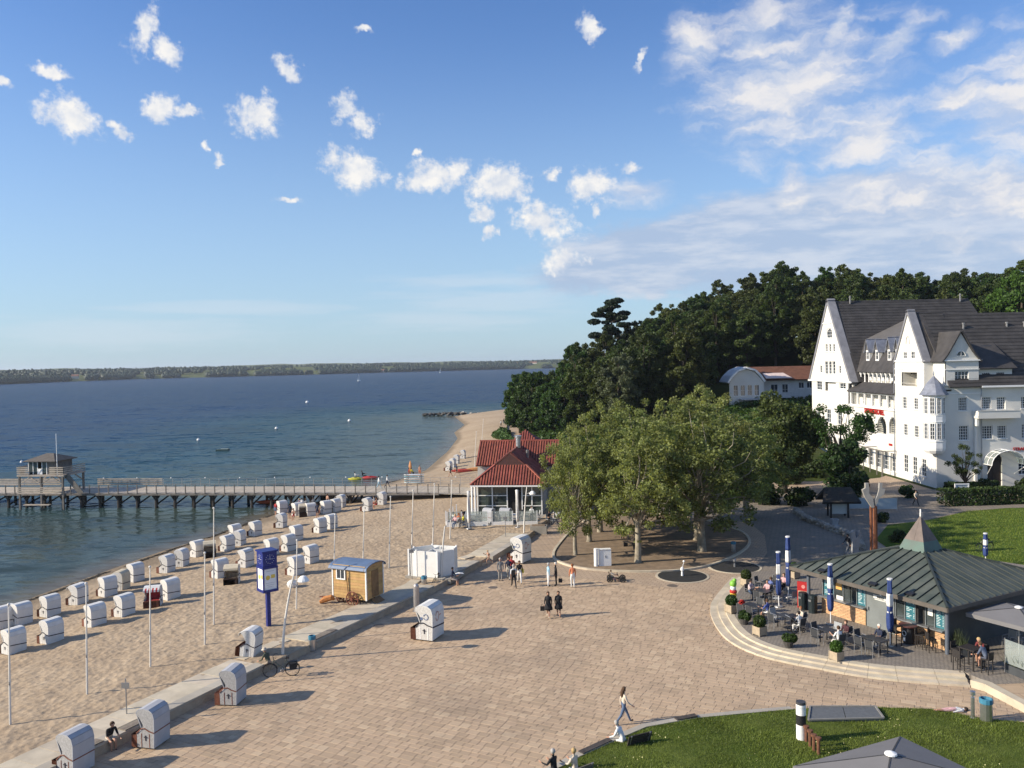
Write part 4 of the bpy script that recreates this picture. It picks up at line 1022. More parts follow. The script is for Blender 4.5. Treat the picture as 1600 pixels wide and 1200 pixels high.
        G = MB(); G.add([(54.12, yc - w, 17.3), (54.12, yc + w, 17.3), (54.12, yc, zt_ - .3)], [(0, 1, 2)]); G.build('dormer_gable', SLATE_L, d)
        Gp = MB(); Gp.box((54.14, yc, (a.z + 17.2) / 2), (.03, .72, 17.0 - a.z - .15)); Gp.build('pane', GLASS, d)
        Gb = MB(); Gb.box((54.10, yc, (a.z + 17.2) / 2), (.03, .05, 17.0 - a.z - .15)); Gb.box((54.10, yc, (a.z + 17.3) / 2), (.03, .72, .05)); Gb.build('glazing_bar', FRAME, d)
    # --- big roofs
    B = MB(); roof_slab(B, [(53.0, 127.2, 12.5), (78, 127.2, 12.5), (75, 136.6, 25.5), (53.0, 136.6, 25.5)]); roof_slab(B, [(53.0, 136.6, 25.5), (75, 136.6, 25.5), (78, 145.6, 12.5), (53.0, 145.6, 12.5)]); roof_slab(B, [(78, 127.2, 12.5), (78, 145.6, 12.5), (75, 136.6, 25.5)])
    for zc in np.arange(13.0, 25.3, .45):
        y = 127.2 + (zc - 12.5) * 9.4 / 13.0; B.box(((53.2 + 77.8) / 2 - (zc - 12.5) * .11, y - .07, zc + .035), (24.4 - (zc - 12.5) * .23, .06, .02))
    B.build('back_roof', SLATE, H)
    MB().box((65, 136.3, 6.2), (25, 16.5, 12.4)).build('back_wing_wall', WHITE, H)
    MB().box((62, 120.5, 6), (15.5, 15, 12)).build('core_wall', WHITE, H)
    B = MB(); roof_slab(B, [(53.4, 101.35, 12.45), (84, 101.35, 12.45), (84, 109, 21.75), (53.4, 109, 21.75)]); roof_slab(B, [(53.4, 109, 21.75), (84, 109, 21.75), (84, 117, 12.5), (53.4, 117, 12.5)])
    for zc in np.arange(12.9, 21.6, .45): B.box((68.8, 101.35 + (zc - 12.45) * 7.65 / 9.3 - .07, zc + .035), (30, .06, .02))
    B.build('front_roof', SLATE, H)
    B = MB()
    for (x, y) in ((58.3, 107.3), (64.0, 107.5), (66.2, 107.4), (55.5, 136.2), (73.5, 136.2)): B.cone((x, y, 19.3 if y < 120 else 25), (x, y, 20.3 + (0 if y < 120 else 6.0)), .12, .12, 6); B.cone((x, y, 20.3 if y < 120 else 26.0), (x, y, 20.45 if y < 120 else 26.1), .18, .18, 6)
    B.build('roof_vent', M('vent_grey', (.2, .2, .2), .6), H)
    sk = MB(); sk.box((60.0, 105.0, 17.05), (1.4, .12, .9), rx=R(-40)); sk.build('skylight', GLASS, H)
    for x, y, z in ((57.5, 101.86, 12.3), (63.9, 101.86, 12.3), (51.86, 112.95, 15.2), (51.86, 128.3, 12.2)): MB().cone((x, y, 0), (x, y, z), .055, .055, 6).build('downpipe', LEAD, H)
    # --- corner tower, facing the sea
    ws = [(rectX((757, 800, 784, 882), X), 2, 4, False), (rectX((835, 808, 863, 888), X), 2, 4, False), (rectX((764, 988, 791, 1068), X), 2, 4, False), (rectX((838, 1000, 867, 1082), X), 2, 4, False),
          (rectX((762, 488, 786, 536), X), 2, 2, False), (rectX((814, 485, 841, 535), X), 2, 2, False)]
    ws += [(rectX((a, 490 + k, a + 30, 612 + k), X, zz2), 2, 4, False) for a, k in ((766, 0), (828, 15), (891, 30))]
    lg = rectX((750, 630, 858, 725), X)
    with_windows(H, WHITE, [(-.2, -112.9, -102.0), (11.9, -112.9, -102.0), (11.901, -112.9, -104.9), (15.66, -112.9, -104.9), (22.1, -109.15, -108.95)], ws, TX, RX, .14, [lg], 'tower_wall')
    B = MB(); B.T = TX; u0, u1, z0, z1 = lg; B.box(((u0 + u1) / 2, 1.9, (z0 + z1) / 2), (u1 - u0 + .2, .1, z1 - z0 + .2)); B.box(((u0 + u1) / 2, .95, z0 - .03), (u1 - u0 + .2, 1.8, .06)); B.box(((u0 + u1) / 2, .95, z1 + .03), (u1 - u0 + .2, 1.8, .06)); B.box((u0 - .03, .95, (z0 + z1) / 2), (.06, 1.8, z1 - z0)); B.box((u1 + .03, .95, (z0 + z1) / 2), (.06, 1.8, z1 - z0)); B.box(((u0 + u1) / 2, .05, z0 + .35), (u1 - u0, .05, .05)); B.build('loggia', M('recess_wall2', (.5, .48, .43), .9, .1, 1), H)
    B = MB(); B.box((X - .05, 108.9, 15.66), (.2, 8.3, .16)); B.box((X - .04, 108.9, 14.6), (.1, 8.0, .1)); B.box((X - .03, 107.4, 8.5), (.1, 10.8, .1)); B.build('moulding', WHITE_P, H)
    em = MB()
    for s in (-.28, .28):
        for k in range(5):
            a0, a1 = PI * k / 5 - .3, PI * (k + 1) / 5 - .3; em.bar((X - .03, 109.1 + s + .22 * math.cos(a0) * (1 if s > 0 else -1), 18.35 + .55 * math.sin(a0 - .8)), (X - .03, 109.1 + s + .22 * math.cos(a1) * (1 if s > 0 else -1), 18.35 + .55 * math.sin(a1 - .8)), .09, .06)
    em.build('emblem', M('emblem_grey', (.42, .41, .37), .8), H)
    for (ye, s) in ((104.7, 1), (113.1, -1)):
        p0, p1 = Vector((X - .15, ye, 15.55)), Vector((X - .15, 109.05, 22.4)); q = Vector((1.0, 0, 0))
        MB().slab([p0, p0 + q, p1 + q, p1] if s > 0 else [p0, p1, p1 + q, p0 + q], .3).build('coping', MAT['coping_lead'], H)
    B = MB(); roof_slab(B, [(52.7, 104.8, 15.6), (56.5, 104.8, 15.6), (56.5, 109.05, 22.0), (52.7, 109.05, 22.0)]); roof_slab(B, [(52.7, 109.05, 22.0), (56.5, 109.05, 22.0), (56.5, 113, 15.6), (52.7, 113, 15.6)]); B.build('tower_roof', SLATE, H)
    B = MB(); B.box((53.6, 104.95, 13.8), (3.2, .1, 3.7)); B.box((52.95, 103.5, 12.0), (1.9, 3.0, .2)); B.build('recess_wall', WHITE, H)
    # --- long front, facing the lawn
    Y = 102.0; TY = Matrix.Translation((0, Y, 0)); ws = []
    for r in ((1145, 806, 1205, 897), (1310, 802, 1373, 884), (1411, 802, 1473, 886), (1580, 800, 1642, 880), (1149, 1002, 1215, 1102), (1311, 1002, 1383, 1092), (1416, 1000, 1479, 1088), (1585, 990, 1650, 1086)): ws.append((rectY(r, Y), 4, 5, False))
    ws.append((rectY((1562, 520, 1650, 628), Y, zz2), 3, 4, False))
    for k in range(4):
        for z in (1.0, 5.2, 9.2): ws.append(((65.2 + k * 2.6, 66.7 + k * 2.6, z, z + 2.0), 3, 4, False))
    dr = (58.25, 60.05, .0, 3.4)
    with_windows(H, WHITE, [(-.2, 52.0, 80.0), (12.6, 52.0, 80.0)], ws, TY, 0, .26, arch_opens((dr[0], dr[1], dr[2], 4.2)), 'front_wall')
    # arched entrance with its glass canopy
    D = MB(); D.box((59.15, Y + .27, 2.0), (1.85, .06, 4.4)); d = D.build('entrance_door', M('door_brown', (.035, .022, .016), .5, .3, 4), H)
    MB().box((59.15, Y + .22, 1.4), (.06, .05, 2.8)).build('door_post', M('door_brown2', (.07, .045, .03), .5), d)
    cx, r0, zb = 59.85, 2.15, 2.9; C_ = MB(); G = MB()
    for y in (Y - .1, Y - 1.0, Y - 1.9):
        pts = [(cx + r0 * math.cos(a), y, zb + r0 * .82 * math.sin(a)) for a in np.linspace(0, PI, 13)]; C_.tube(pts, .055, 5)
    for a in np.linspace(0, PI, 7): C_.bar((cx + r0 * math.cos(a), Y - .05, zb + r0 * .82 * math.sin(a)), (cx + r0 * math.cos(a), Y - 1.95, zb + r0 * .82 * math.sin(a)), .07)
    for s in (-1, 1): C_.bar((cx + s * r0, Y - 1.9, zb), (cx + s * (r0 - .5), Y - .05, zb - 1.3), .06)
    c = C_.build('entrance_canopy', WHITE_P, H)
    aa = np.linspace(0, PI, 13)
    for i in range(0, 12, 2):
        g = MB(); g.slab([(cx + (r0 - .02) * math.cos(t), yy, zb + (r0 - .02) * .82 * math.sin(t)) for t, yy in ((aa[i], Y - .06), (aa[i + 2], Y - .06), (aa[i + 2], Y - 1.9), (aa[i], Y - 1.9))], .012)
        g.build('canopy_pane', canopy_glass(), c)
    # balcony slab and parapet
    B = MB(); B.box((59.0, 101.35, 8.75), (5.1, 1.3, .16)); B.box((59.0, 100.72, 9.0), (5.1, .12, .9)); B.box((56.5, 101.4, 9.0), (.12, 1.25, .9)); B.box((61.5, 101.4, 9.0), (.12, 1.25, .9)); B.box((59.0, 100.7, 9.48), (5.3, .2, .07)); B.prism([(56.55, 101.95), (56.55, 101.2), (56.8, 101.2), (56.8, 101.95)], 7.6, 8.67); B.box((56.7, 101.85, 4.0), (.3, .3, 7.4)); B.build('balcony', WHITE, H)
    B = MB(); B.box((67.5, 101.5, 12.4), (20.4, .35, .22)); B.box((55.2, 101.93, 12.66), (4.5, .18, .14)); B.box((55.2, 101.93, 11.6), (4.5, .06, .08)); B.box((55.2, 101.9, 15.66), (4.7, .3, .16)); B.box((55.2, 101.95, 14.55), (4.2, .1, .08)); B.build('cornice', WHITE_P, H)
    # cross gable
    ws = [(rectY((1120, 622, 1217, 716), Y), 4, 3, False)]
    with_windows(H, WHITE, [(12.6, 53.1, 57.25), (15.66, 53.1, 57.25), (15.9, 53.2, 57.1), (16.7, 53.75, 56.45), (19.0, 55.05, 55.1)], ws, TY, 0, .2, [], 'cross_gable_wall')
    B = MB(); B.box((53.15, 103.6, 14.1), (.1, 3.2, 3.2)); B.build('cross_gable_side', WHITE, H)
    fan = [(55.07 + .55 * math.cos(a), 101.96, 16.2 + .62 * math.sin(a)) for a in np.linspace(0, PI, 9)]; w = MB().slab(fan, .04).build('fan_window', GLASS, H)
    b = MB(); b.tube(fan + [fan[0]], .045, 5); b.bar((55.07, 101.93, 16.2), (55.07, 101.93, 16.82), .04); b.build('glazing_bar', FRAME, w)
    prof = [(52.75, 15.45), (53.45, 16.35), (55.07, 19.2), (56.7, 16.35), (57.5, 15.45)]; B = MB()
    for (a, b_) in zip(prof[:-1], prof[1:]): B.slab([(a[0], 101.7, a[1]), (b_[0], 101.7, b_[1]), (b_[0], 107.5, b_[1]), (a[0], 107.5, a[1])][::-1], .16)
    B.build('cross_gable_roof', SLATE, H)
    # shed dormer
    T6 = Matrix.Translation((0, 102.5, 0)); ws = [(rectY((1308, 630, 1366, 687), 102.5), 4, 3, False), (rectY((1407, 625, 1466, 686), 102.5), 4, 3, False)]
    with_windows(H, WHITE, [(12.6, 57.4, 61.7), (14.8, 57.4, 61.7)], ws, T6, 0, .15, [], 'shed_dormer_wall')
    B = MB(); roof_slab(B, [(57.2, 101.95, 14.6), (62.0, 101.95, 14.6), (61.0, 106.4, 18.4), (57.2, 106.4, 18.4)], .14); B.box((61.68, 103.6, 13.8), (.08, 2.2, 2.2)); B.build('shed_dormer_roof', SLATE, H)
    # oriel on the corner
    cx, cy, n = 51.75, 102.05, 10
    MB().lathe([(.15, 4.2), (.95, 4.35), (1.22, 4.7), (1.28, 5.0), (1.28, 5.75), (1.34, 5.8), (1.34, 5.95), (1.2, 5.96), (1.2, 8.2), (1.32, 8.25), (1.28, 8.4), (1.28, 9.0), (1.34, 9.05), (1.2, 9.1), (1.2, 11.3), (1.3, 11.35), (1.34, 11.6)], (cx, cy, 0), n).build('oriel', WHITE_P, H)
    MB().lathe([(1.72, 11.5), (1.45, 11.85), (1.2, 12.3), (.95, 12.75), (.9, 12.85), (.5, 13.3), (.12, 13.75), (.05, 13.9), (.09, 14.05), (.02, 14.5)], (cx, cy, 0), n).build('oriel_roof', LEAD, H)
    for (z0, z1) in ((6.05, 8.15), (9.15, 11.25)):
        for k in range(n):
            a = 2 * PI * (k + .5) / n
            if math.cos(a - R(225)) < .1: continue
            Tn = Matrix.Translation((cx + math.cos(a) * 1.21, cy + math.sin(a) * 1.21, 0)) @ Matrix.Rotation(a + PI / 2, 4, 'Z')
            window(H, 0, (z0 + z1) / 2, .56, z1 - z0 - .1, Tn, a + PI / 2, 2, 4, .05, False, False)
    # ground floor glazed porch with dark frame
    B = MB(); 
    for y in (112.6, 114.2, 116.4, 118.6): B.box((50.0, y, 1.75), (.12, .12, 3.5))
    B.bar((49.9, 112.4, 3.5), (49.9, 121, 3.5), .14); B.bar((51.9, 112.6, 3.45), (49.9, 112.6, 3.45), .1); B.bar((51.9, 118.6, 3.45), (49.9, 118.6, 3.45), .1); B.build('porch_frame', M('porch_wood', (.16, .145, .125), .8, .2, 3), H)
    # lettering
    m = X - .07; s = text('STRANDHOTEL', 1.12, RED_SIGN, H, (m, 119.4, 8.42), (PI / 2, 0, -PI / 2), 'sign_lettering', .05, .03)
    s.scale = (.82, 1, 1)
    text('STRANDHOTEL', .52, RED_SIGN, H, (63.2, 101.93, 4.62), (PI / 2, 0, 0), 'sign_lettering', .03, .012)
    MB().box((m, 114.3, 4.15), (.05, 1.0, .3)).build('small_sign', RED_SIGN, H)
    return H
def canopy_glass():
    if 'canopy_glass' in MAT: return MAT['canopy_glass']
    m = bpy.data.materials.new('canopy_glass'); m.use_nodes = True; N = NT(m.node_tree); b = m.node_tree.nodes['Principled BSDF']
    b.inputs['Base Color'].default_value = (.55, .6, .58, 1); b.inputs['Roughness'].default_value = .05
    tr = N.n('ShaderNodeBsdfTransparent'); tr.inputs[0].default_value = (.85, .88, .86, 1); mx = N.n('ShaderNodeMixShader'); mx.inputs[0].default_value = .28
    m.node_tree.links.new(tr.outputs[0], mx.inputs[1]); m.node_tree.links.new(b.outputs[0], mx.inputs[2]); m.node_tree.links.new(mx.outputs[0], m.node_tree.nodes['Material Output'].inputs[0])
    MAT['canopy_glass'] = m; return m
HOTEL = build_hotel()

# ------------------------------------------------------------------ white villa with the barrel gable
def build_villa():
    z0 = 6.0; t = thing('villa', 'small white villa with curved gable and brown roof on the wooded slope', 'house', (0, 0, 0))
    prof = [(41.6, 11.6), (42.3, 12.7), (43.5, 13.8), (45.0, 14.35), (46.6, 13.9), (47.6, 12.9), (48.4, 11.7)]
    T = Matrix.Translation((0, 160, 0)); ws = [((42.6 + i * 1.35, 43.5 + i * 1.35, 9.2, 11.3), 2, 2, False) for i in range(4)]
    with_windows(t, WHITE, [(z0, 41.8, 48.6), (11.6, 41.8, 48.5), (12.7, 42.4, 47.7), (13.8, 43.6, 46.6), (14.3, 44.7, 45.3)], ws, T, 0, .15)
    B = MB()
    for a, b in zip(prof[:-1], prof[1:]): B.slab([(a[0], 159.4, a[1] + .1), (b[0], 159.4, b[1] + .1), (b[0], 166, b[1] + .1), (a[0], 166, a[1] + .1)][::-1], .35)
    B.build('barrel_roof', WHITE_P, t)
    B = MB(); B.slab([(47.6, 160.6, 12.2), (62, 160.6, 12.2), (62, 166, 14.7), (45.5, 166, 14.7)], .2); B.slab([(45.5, 166, 14.7), (62, 166, 14.7), (62, 172, 12.0), (45.5, 172, 12.0)], .2); B.build('roof', BROWN_ROOF, t)
    ws = [((55.6 + i * 1.6, 56.7 + i * 1.6, 10.4, 11.6), 2, 1, False) for i in range(2)] + [((50.2, 51.6, 9.0, 11.3), 2, 2, False), ((52.4, 53.6, 9.2, 11.3), 2, 2, False)]
    with_windows(t, M('pale_board', (.55, .55, .54), .8, .08, 2), [(z0, 48.5, 62), (12.3, 48.5, 62)], ws, Matrix.Translation((0, 161.4, 0)), 0, .12, [], 'side_wall')
    MB().slab([(48.6, 159.0, 12.55), (53.6, 159.0, 12.55), (52.6, 161.3, 13.5), (48.6, 161.3, 13.5)], .08).build('awning', M('pink_canvas', (.62, .50, .45), .9), t)
    B = MB(); B.box((50.6, 159.2, 8.9), (4.6, 3.6, .2)); B.box((50.6, 157.5, 9.4), (4.6, .08, .9)); B.box((46, 158.9, 8.6), (5.2, 2.2, .2)); B.build('balcony', M('balcony_grey', (.42, .43, .45), .7), t)
build_villa()
# ------------------------------------------------------------------ red tiled restaurant
def red_tile():
    return M('red_tile', (.265, .075, .048), .75, .3, 1.1, .01, 25, isl=.12)
def build_restaurant():
    o = Vector((-.63, 87.6, 0)); rz = -math.atan2(.12, .993); t = thing('restaurant', 'beach restaurant with red tiled hip roofs and glazed front', 'restaurant', o, rz)
    RT = red_tile(); RTB = M('tile_bed', (.12, .036, .026), .8, .3, 1.0)
    def ribs(B, f, us, n=1):
        """f(u) -> (p, q) eave and top point of one run of tiles"""
        for u in us:
            r = f(u)
            if r is None: continue
            p, q = Vector(r[0]), Vector(r[1])
            if (q - p).length > .15: B.bar(p + Vector((0, 0, .03)), q + Vector((0, 0, .03)), .15, .10)
    ez, rz_, half = 3.6, 6.75, 4.05
    # front wing
    B = MB(); k = (rz_ - ez) / half
    B.slab([(-half, 0, ez), (half, 0, ez), (1.72, 2.4, 5.4), (-1.72, 2.4, 5.4)], .14)
    B.slab([(-half, 0, ez), (-1.72, 2.4, 5.4), (0, 2.55, rz_), (0, 11, rz_), (-half, 11, ez)], .14); B.slab([(half, 0, ez), (half, 11, ez), (0, 11, rz_), (0, 2.55, rz_), (1.72, 2.4, 5.4)], .14)
    B.build('roof', RTB, t)
    B = MB(); ribs(B, lambda x: ((x, 0, ez), (x, min(2.4, (half - abs(x)) / 2.33 * 2.4), ez + min(1, (half - abs(x)) / 2.33) * 1.8)), np.arange(-3.9, 3.95, .30))
    for s in (-1, 1): ribs(B, lambda y: ((s * half, y, ez), (0 if y > 2.5 else s * (half - y * .97), y, rz_ if y > 2.5 else ez + y * .75)), np.arange(.3, 11, .30))
    tag(B.build('roof_tiles', RT, t), kind='stuff')
    g = MB(); g.add([(-1.6, 2.42, 5.42), (1.6, 2.42, 5.42), (0, 2.56, 6.7)], [(0, 1, 2)]); g.build('gablet', M('gablet_slate', (.07, .03, .025), .8, .2, 2), t)
    # cross wing
    B = MB(); y0, y1, y2, z0, z1, hx = 7.9, 11.4, 15.0, 4.7, 7.2, 4.75
    B.slab([(-hx, y0, z0), (hx, y0, z0), (hx, y1, z1), (-hx, y1, z1)], .14); B.slab([(-hx, y1, z1), (hx, y1, z1), (hx, y2, z0), (-hx, y2, z0)], .14); B.build('roof', RTB, t)
    B = MB(); ribs(B, lambda x: ((x, y0, z0), (x, y1, z1)), np.arange(-hx + .1, hx, .30)); B.bar((-hx, y1, z1 + .06), (hx, y1, z1 + .06), .22, .14); B.bar((0, 2.6, rz_ + .06), (0, 10.5, rz_ + .06), .22, .14)
    for s in (-1, 1): B.bar((s * half, 0, ez + .08), (s * 1.72, 2.4, 5.48), .2, .12)
    tag(B.build('roof_tiles', RT, t), kind='stuff')
    # rear hip
    B = MB(); a = (0, 18.6, 7.95)
    c4 = [(-4.3, 13.6, 4.6), (4.3, 13.6, 4.6), (4.3, 23.6, 4.6), (-4.3, 23.6, 4.6)]
    for i in range(4): B.slab([c4[i], c4[(i + 1) % 4], a], .14)
    B.build('roof', RTB, t)
    B = MB(); ribs(B, lambda x: ((x, 13.6, 4.6), (x * .02, 18.5, 7.9)) if abs(x) < .2 else ((x, 13.6, 4.6), (x, 13.6 + 5 * (1 - abs(x) / 4.3), 4.6 + 3.35 * (1 - abs(x) / 4.3))), np.arange(-4.2, 4.25, .30)); tag(B.build('roof_tiles', RT, t), kind='stuff')
    v = MB(); v.cone((.2, 8.4, 6.7), (.2, 8.4, 7.9), .3, .3, 10); v.cone((.2, 8.4, 7.9), (.2, 8.4, 8.1), .42, .42, 10); v.build('chimney_pipe', STAINLESS, t)
    v = MB(); v.cone((1.4, 6.8, 5.4), (1.4, 6.8, 6.6), .16, .16, 8); v.build('vent_pipe', STEEL, t)
    # glazed front: posts, panes, doors
    F_ = MB(); F_.box((0, .95, 3.5), (7.0, .16, .2))
    for x in (-3.45, -1.85, -.25, 1.35, 2.4, 3.45): F_.box((x, .95, 1.75), (.12, .14, 3.5))
    for z in (1.25, 2.35): F_.box((-1.85, .95, z), (3.1, .10, .08)); F_.box((2.4, .95, z), (2.0, .10, .08))
    F_.build('front_frame', WHITE_P, t)
    for x, w in ((-2.65, 1.45), (-1.05, 1.45), (1.87, .95), (2.92, .95)): MB().box((x, 1.0, 1.85), (w, .03, 3.1)).build('pane', glassmat('restaurant_glass', (.05, .065, .055), .04), t)
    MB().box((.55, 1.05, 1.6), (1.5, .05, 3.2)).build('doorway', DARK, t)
    MB().prism([(-3.4, 1.2), (3.5, 1.2), (3.5, 15), (-3.4, 15)], 0, 3.45).build('wall', M('restaurant_wall', (.40, .39, .36), .8), t)
    MB().prism([(-4.6, 8.3), (4.6, 8.3), (4.6, 23), (-4.6, 23)], 0, 4.5).build('rear_wall', M('restaurant_wall2', (.45, .44, .40), .8), t)
    c = MB()
    for x in (-3.95, -3.6): c.cone((x, .35, 0), (x, .35, 3.45), .11, .11, 8)
    c.build('column', WHITE_P, t)
    s = MB(); s.box((0, -.04, 3.5), (8.1, .1, .14)); s.build('gutter', WHITE_P, t)
    # terrace deck with balustrade
    d = MB(); d.prism([(-7.0, 83.1), (2.5, 82.75), (3.3, 88.6), (-5.0, 93.0)], -.4, .32); tag(d.build('terrace_deck', M('deck_grey', (.30, .28, .25), .85, .15, 2)), 'raised grey deck of the restaurant terrace behind white railings', 'terrace')
    r = thing('balustrade', 'white balustrade with glass panels along the restaurant terrace', 'railing')
    pts = [(-7.0, 83.1), (-5.1, 83.03), (-2.5, 82.93), (0, 82.84), (2.45, 82.76)]
    for (x0, y0_), (x1, y1_) in zip(pts[:-1], pts[1:]):
        b = MB(); b.box(((x0 + x1) / 2, (y0_ + y1_) / 2, .38), (x1 - x0 - .5, .08, .55)); b.build('panel', WHITE_P, r)
        g = MB(); g.box(((x0 + x1) / 2, (y0_ + y1_) / 2, 1.2), (x1 - x0 - .5, .02, 1.0)); g.build('pane', canopy_glass(), r)
        for x in (x0 + .22, x1 - .22): b = MB(); b.box((x, (y0_ + y1_) / 2, .85), (.09, .1, 1.7)); b.build('post', WHITE_P, r)
    b = MB(); b.box((-6.5, 85.3, .38), (.08, 4.2, .55), rz=R(-11)); b.build('panel', WHITE_P, r)
    for k in range(4): MB().box((-6.95 + k * .27, 83.6 + k * 1.25, .85), (.09, .09, 1.7)).build('post', WHITE_P, r)
build_restaurant()
def wooden_beam():
    t = thing('timber_beam', 'orange timber beam lying on the slope behind the restaurant roof', 'beam', (4.6, 128, 1.0), R(-30)); MB().box((0, 0, .4), (5, .4, .45)).build('beam', M('orange_wood', (.50, .25, .08), .8, .2, 3), t)
    MB().box((-1.5, 0, .05), (.3, .5, .35)).build('support', M('dark_timber', (.1, .07, .05), .9), t)
wooden_beam()
tag(MB().prism([(.6, 152), (.9, 152), (-.9, 172), (-1.2, 172)], -.2, 1.0).build('retaining_wall', WHITE), 'short white retaining wall between path and beach grass', 'wall')

# ------------------------------------------------------------------ pier with its watch tower
TIMBER = M('weathered_timber', (.165, .15, .132), .9, .3, 2.5, .004, 30, isl=.15)
TIMBER_L = M('pale_timber', (.36, .31, .25), .9, .22, 2.5, .004, 30, isl=.12)
DECKM = M('pier_deck', (.42, .365, .29), .9, .16, 3, .004, 30, isl=.1)
PIERD = Vector((.9923, -.1237, 0)); PIERO = Vector((-67.83, 109.39, 0)); PIERRZ = math.atan2(PIERD.y, PIERD.x)
def build_pier():
    t = thing('pier', 'long timber pier on dark piles reaching out over the water', 'pier', PIERO, PIERRZ)
    W = 5.6; x0, x1 = -26, 62.5
    B = MB()
    for x in np.arange(x0, x1, .3): B.box((x + .15, W / 2, .68 - max(0, x - 55) * .03), (.28, W, .07))
    tag(B.build('deck_boards', DECKM, t), kind='stuff')
    for i in range(int((x1 - x0) / 5)):
        MB().box((x0 + 2.5 + i * 5, -.06, .55), (4.97, .10, .26)).build('edge_beam', TIMBER, t); MB().box((x0 + 2.5 + i * 5, W + .06, .55), (4.97, .1, .26)).build('edge_beam', TIMBER, t)
    pb = MB()
    for y in (.5, W - .5):
        pb.cone((0, y, -4), (0, y, .42), .2, .18, 7)
        for s in (-1, 1): pb.bar((0, y, -.35), (s * .55, y, .42), .16)
    pb.box((0, W / 2, .30), (.28, W - .2, .22)); pb.bar((0, .5, -.9), (0, W - .5, .2), .14)
    me = pb.mesh('pile_bent', M('dark_pile', (.045, .038, .032), .9, .3, 3))
    for x in np.arange(x0 + .8, 50, 2.6): link('pile_bent', me, t, (x, 0, 0))
    po = MB(); po.box((0, -.1, 1.22), (.10, .12, 1.14)); mp = po.mesh('railing_post', TIMBER)
    for x in np.arange(x0 + .5, x1, 1.32):
        if not (3.0 < x < 9.6): link('railing_post', mp, t, (x, 0, 0))
    for i in range(17):
        a, b = x0 + .5 + i * 5.28, min(x1 - .2, x0 + .5 + (i + 1) * 5.28)
        if b < 3.5 or a > 9.0:
            r = MB(); r.box(((a + b) / 2, -.1, 1.8), (b - a - .01, .05, .05))
            for z in (1.15, 1.48): r.box(((a + b) / 2, -.1, z), (b - a - .01, .012, .012))
            r.build('handrail', M('rail_steel', (.25, .24, .22), .5, .1, 3, metal=.4), t)
    ps = MB(); ps.cone((0, W + .05, .7), (0, W + .05, 1.78), .03, .03, 6); ms = ps.mesh('rail_post', STEEL)
    for x in np.arange(10.5, x1, 1.32): link('rail_post', ms, t, (x, 0, 0))
    r = MB()
    for z in (1.78, 1.45, 1.1): r.bar((10.2, W + .05, z), (x1, W + .05, z), .03)
    r.build('back_rail', STEEL, t)
    lm = MB(); lm.box((0, W + .05, 1.9), (.12, .12, .12)); lmm = lm.mesh('rail_light', WHITE_P)
    for x in np.arange(11, x1, 4.9): link('rail_light', lmm, t, (x, 0, 0))
    # timber screens at the widened landing behind the tower
    for (a, b) in ((-6, -1.0), (-.9, 4.5), (10.0, 19.5)):
        s = MB()
        for z in (1.0, 1.25, 1.5, 1.75): s.box(((a + b) / 2, W + .2, z), (b - a, .05, .16))
        s.build('timber_screen', TIMBER_L, t)
    # ramp where the pier meets the sand
    MB().slab([(x1 - .05, 0, .47), (x1 + 3.2, .2, .36), (x1 + 3.2, W - .2, .36), (x1 - .05, W, .47)], .1).build('ramp', DECKM, t)
build_pier()
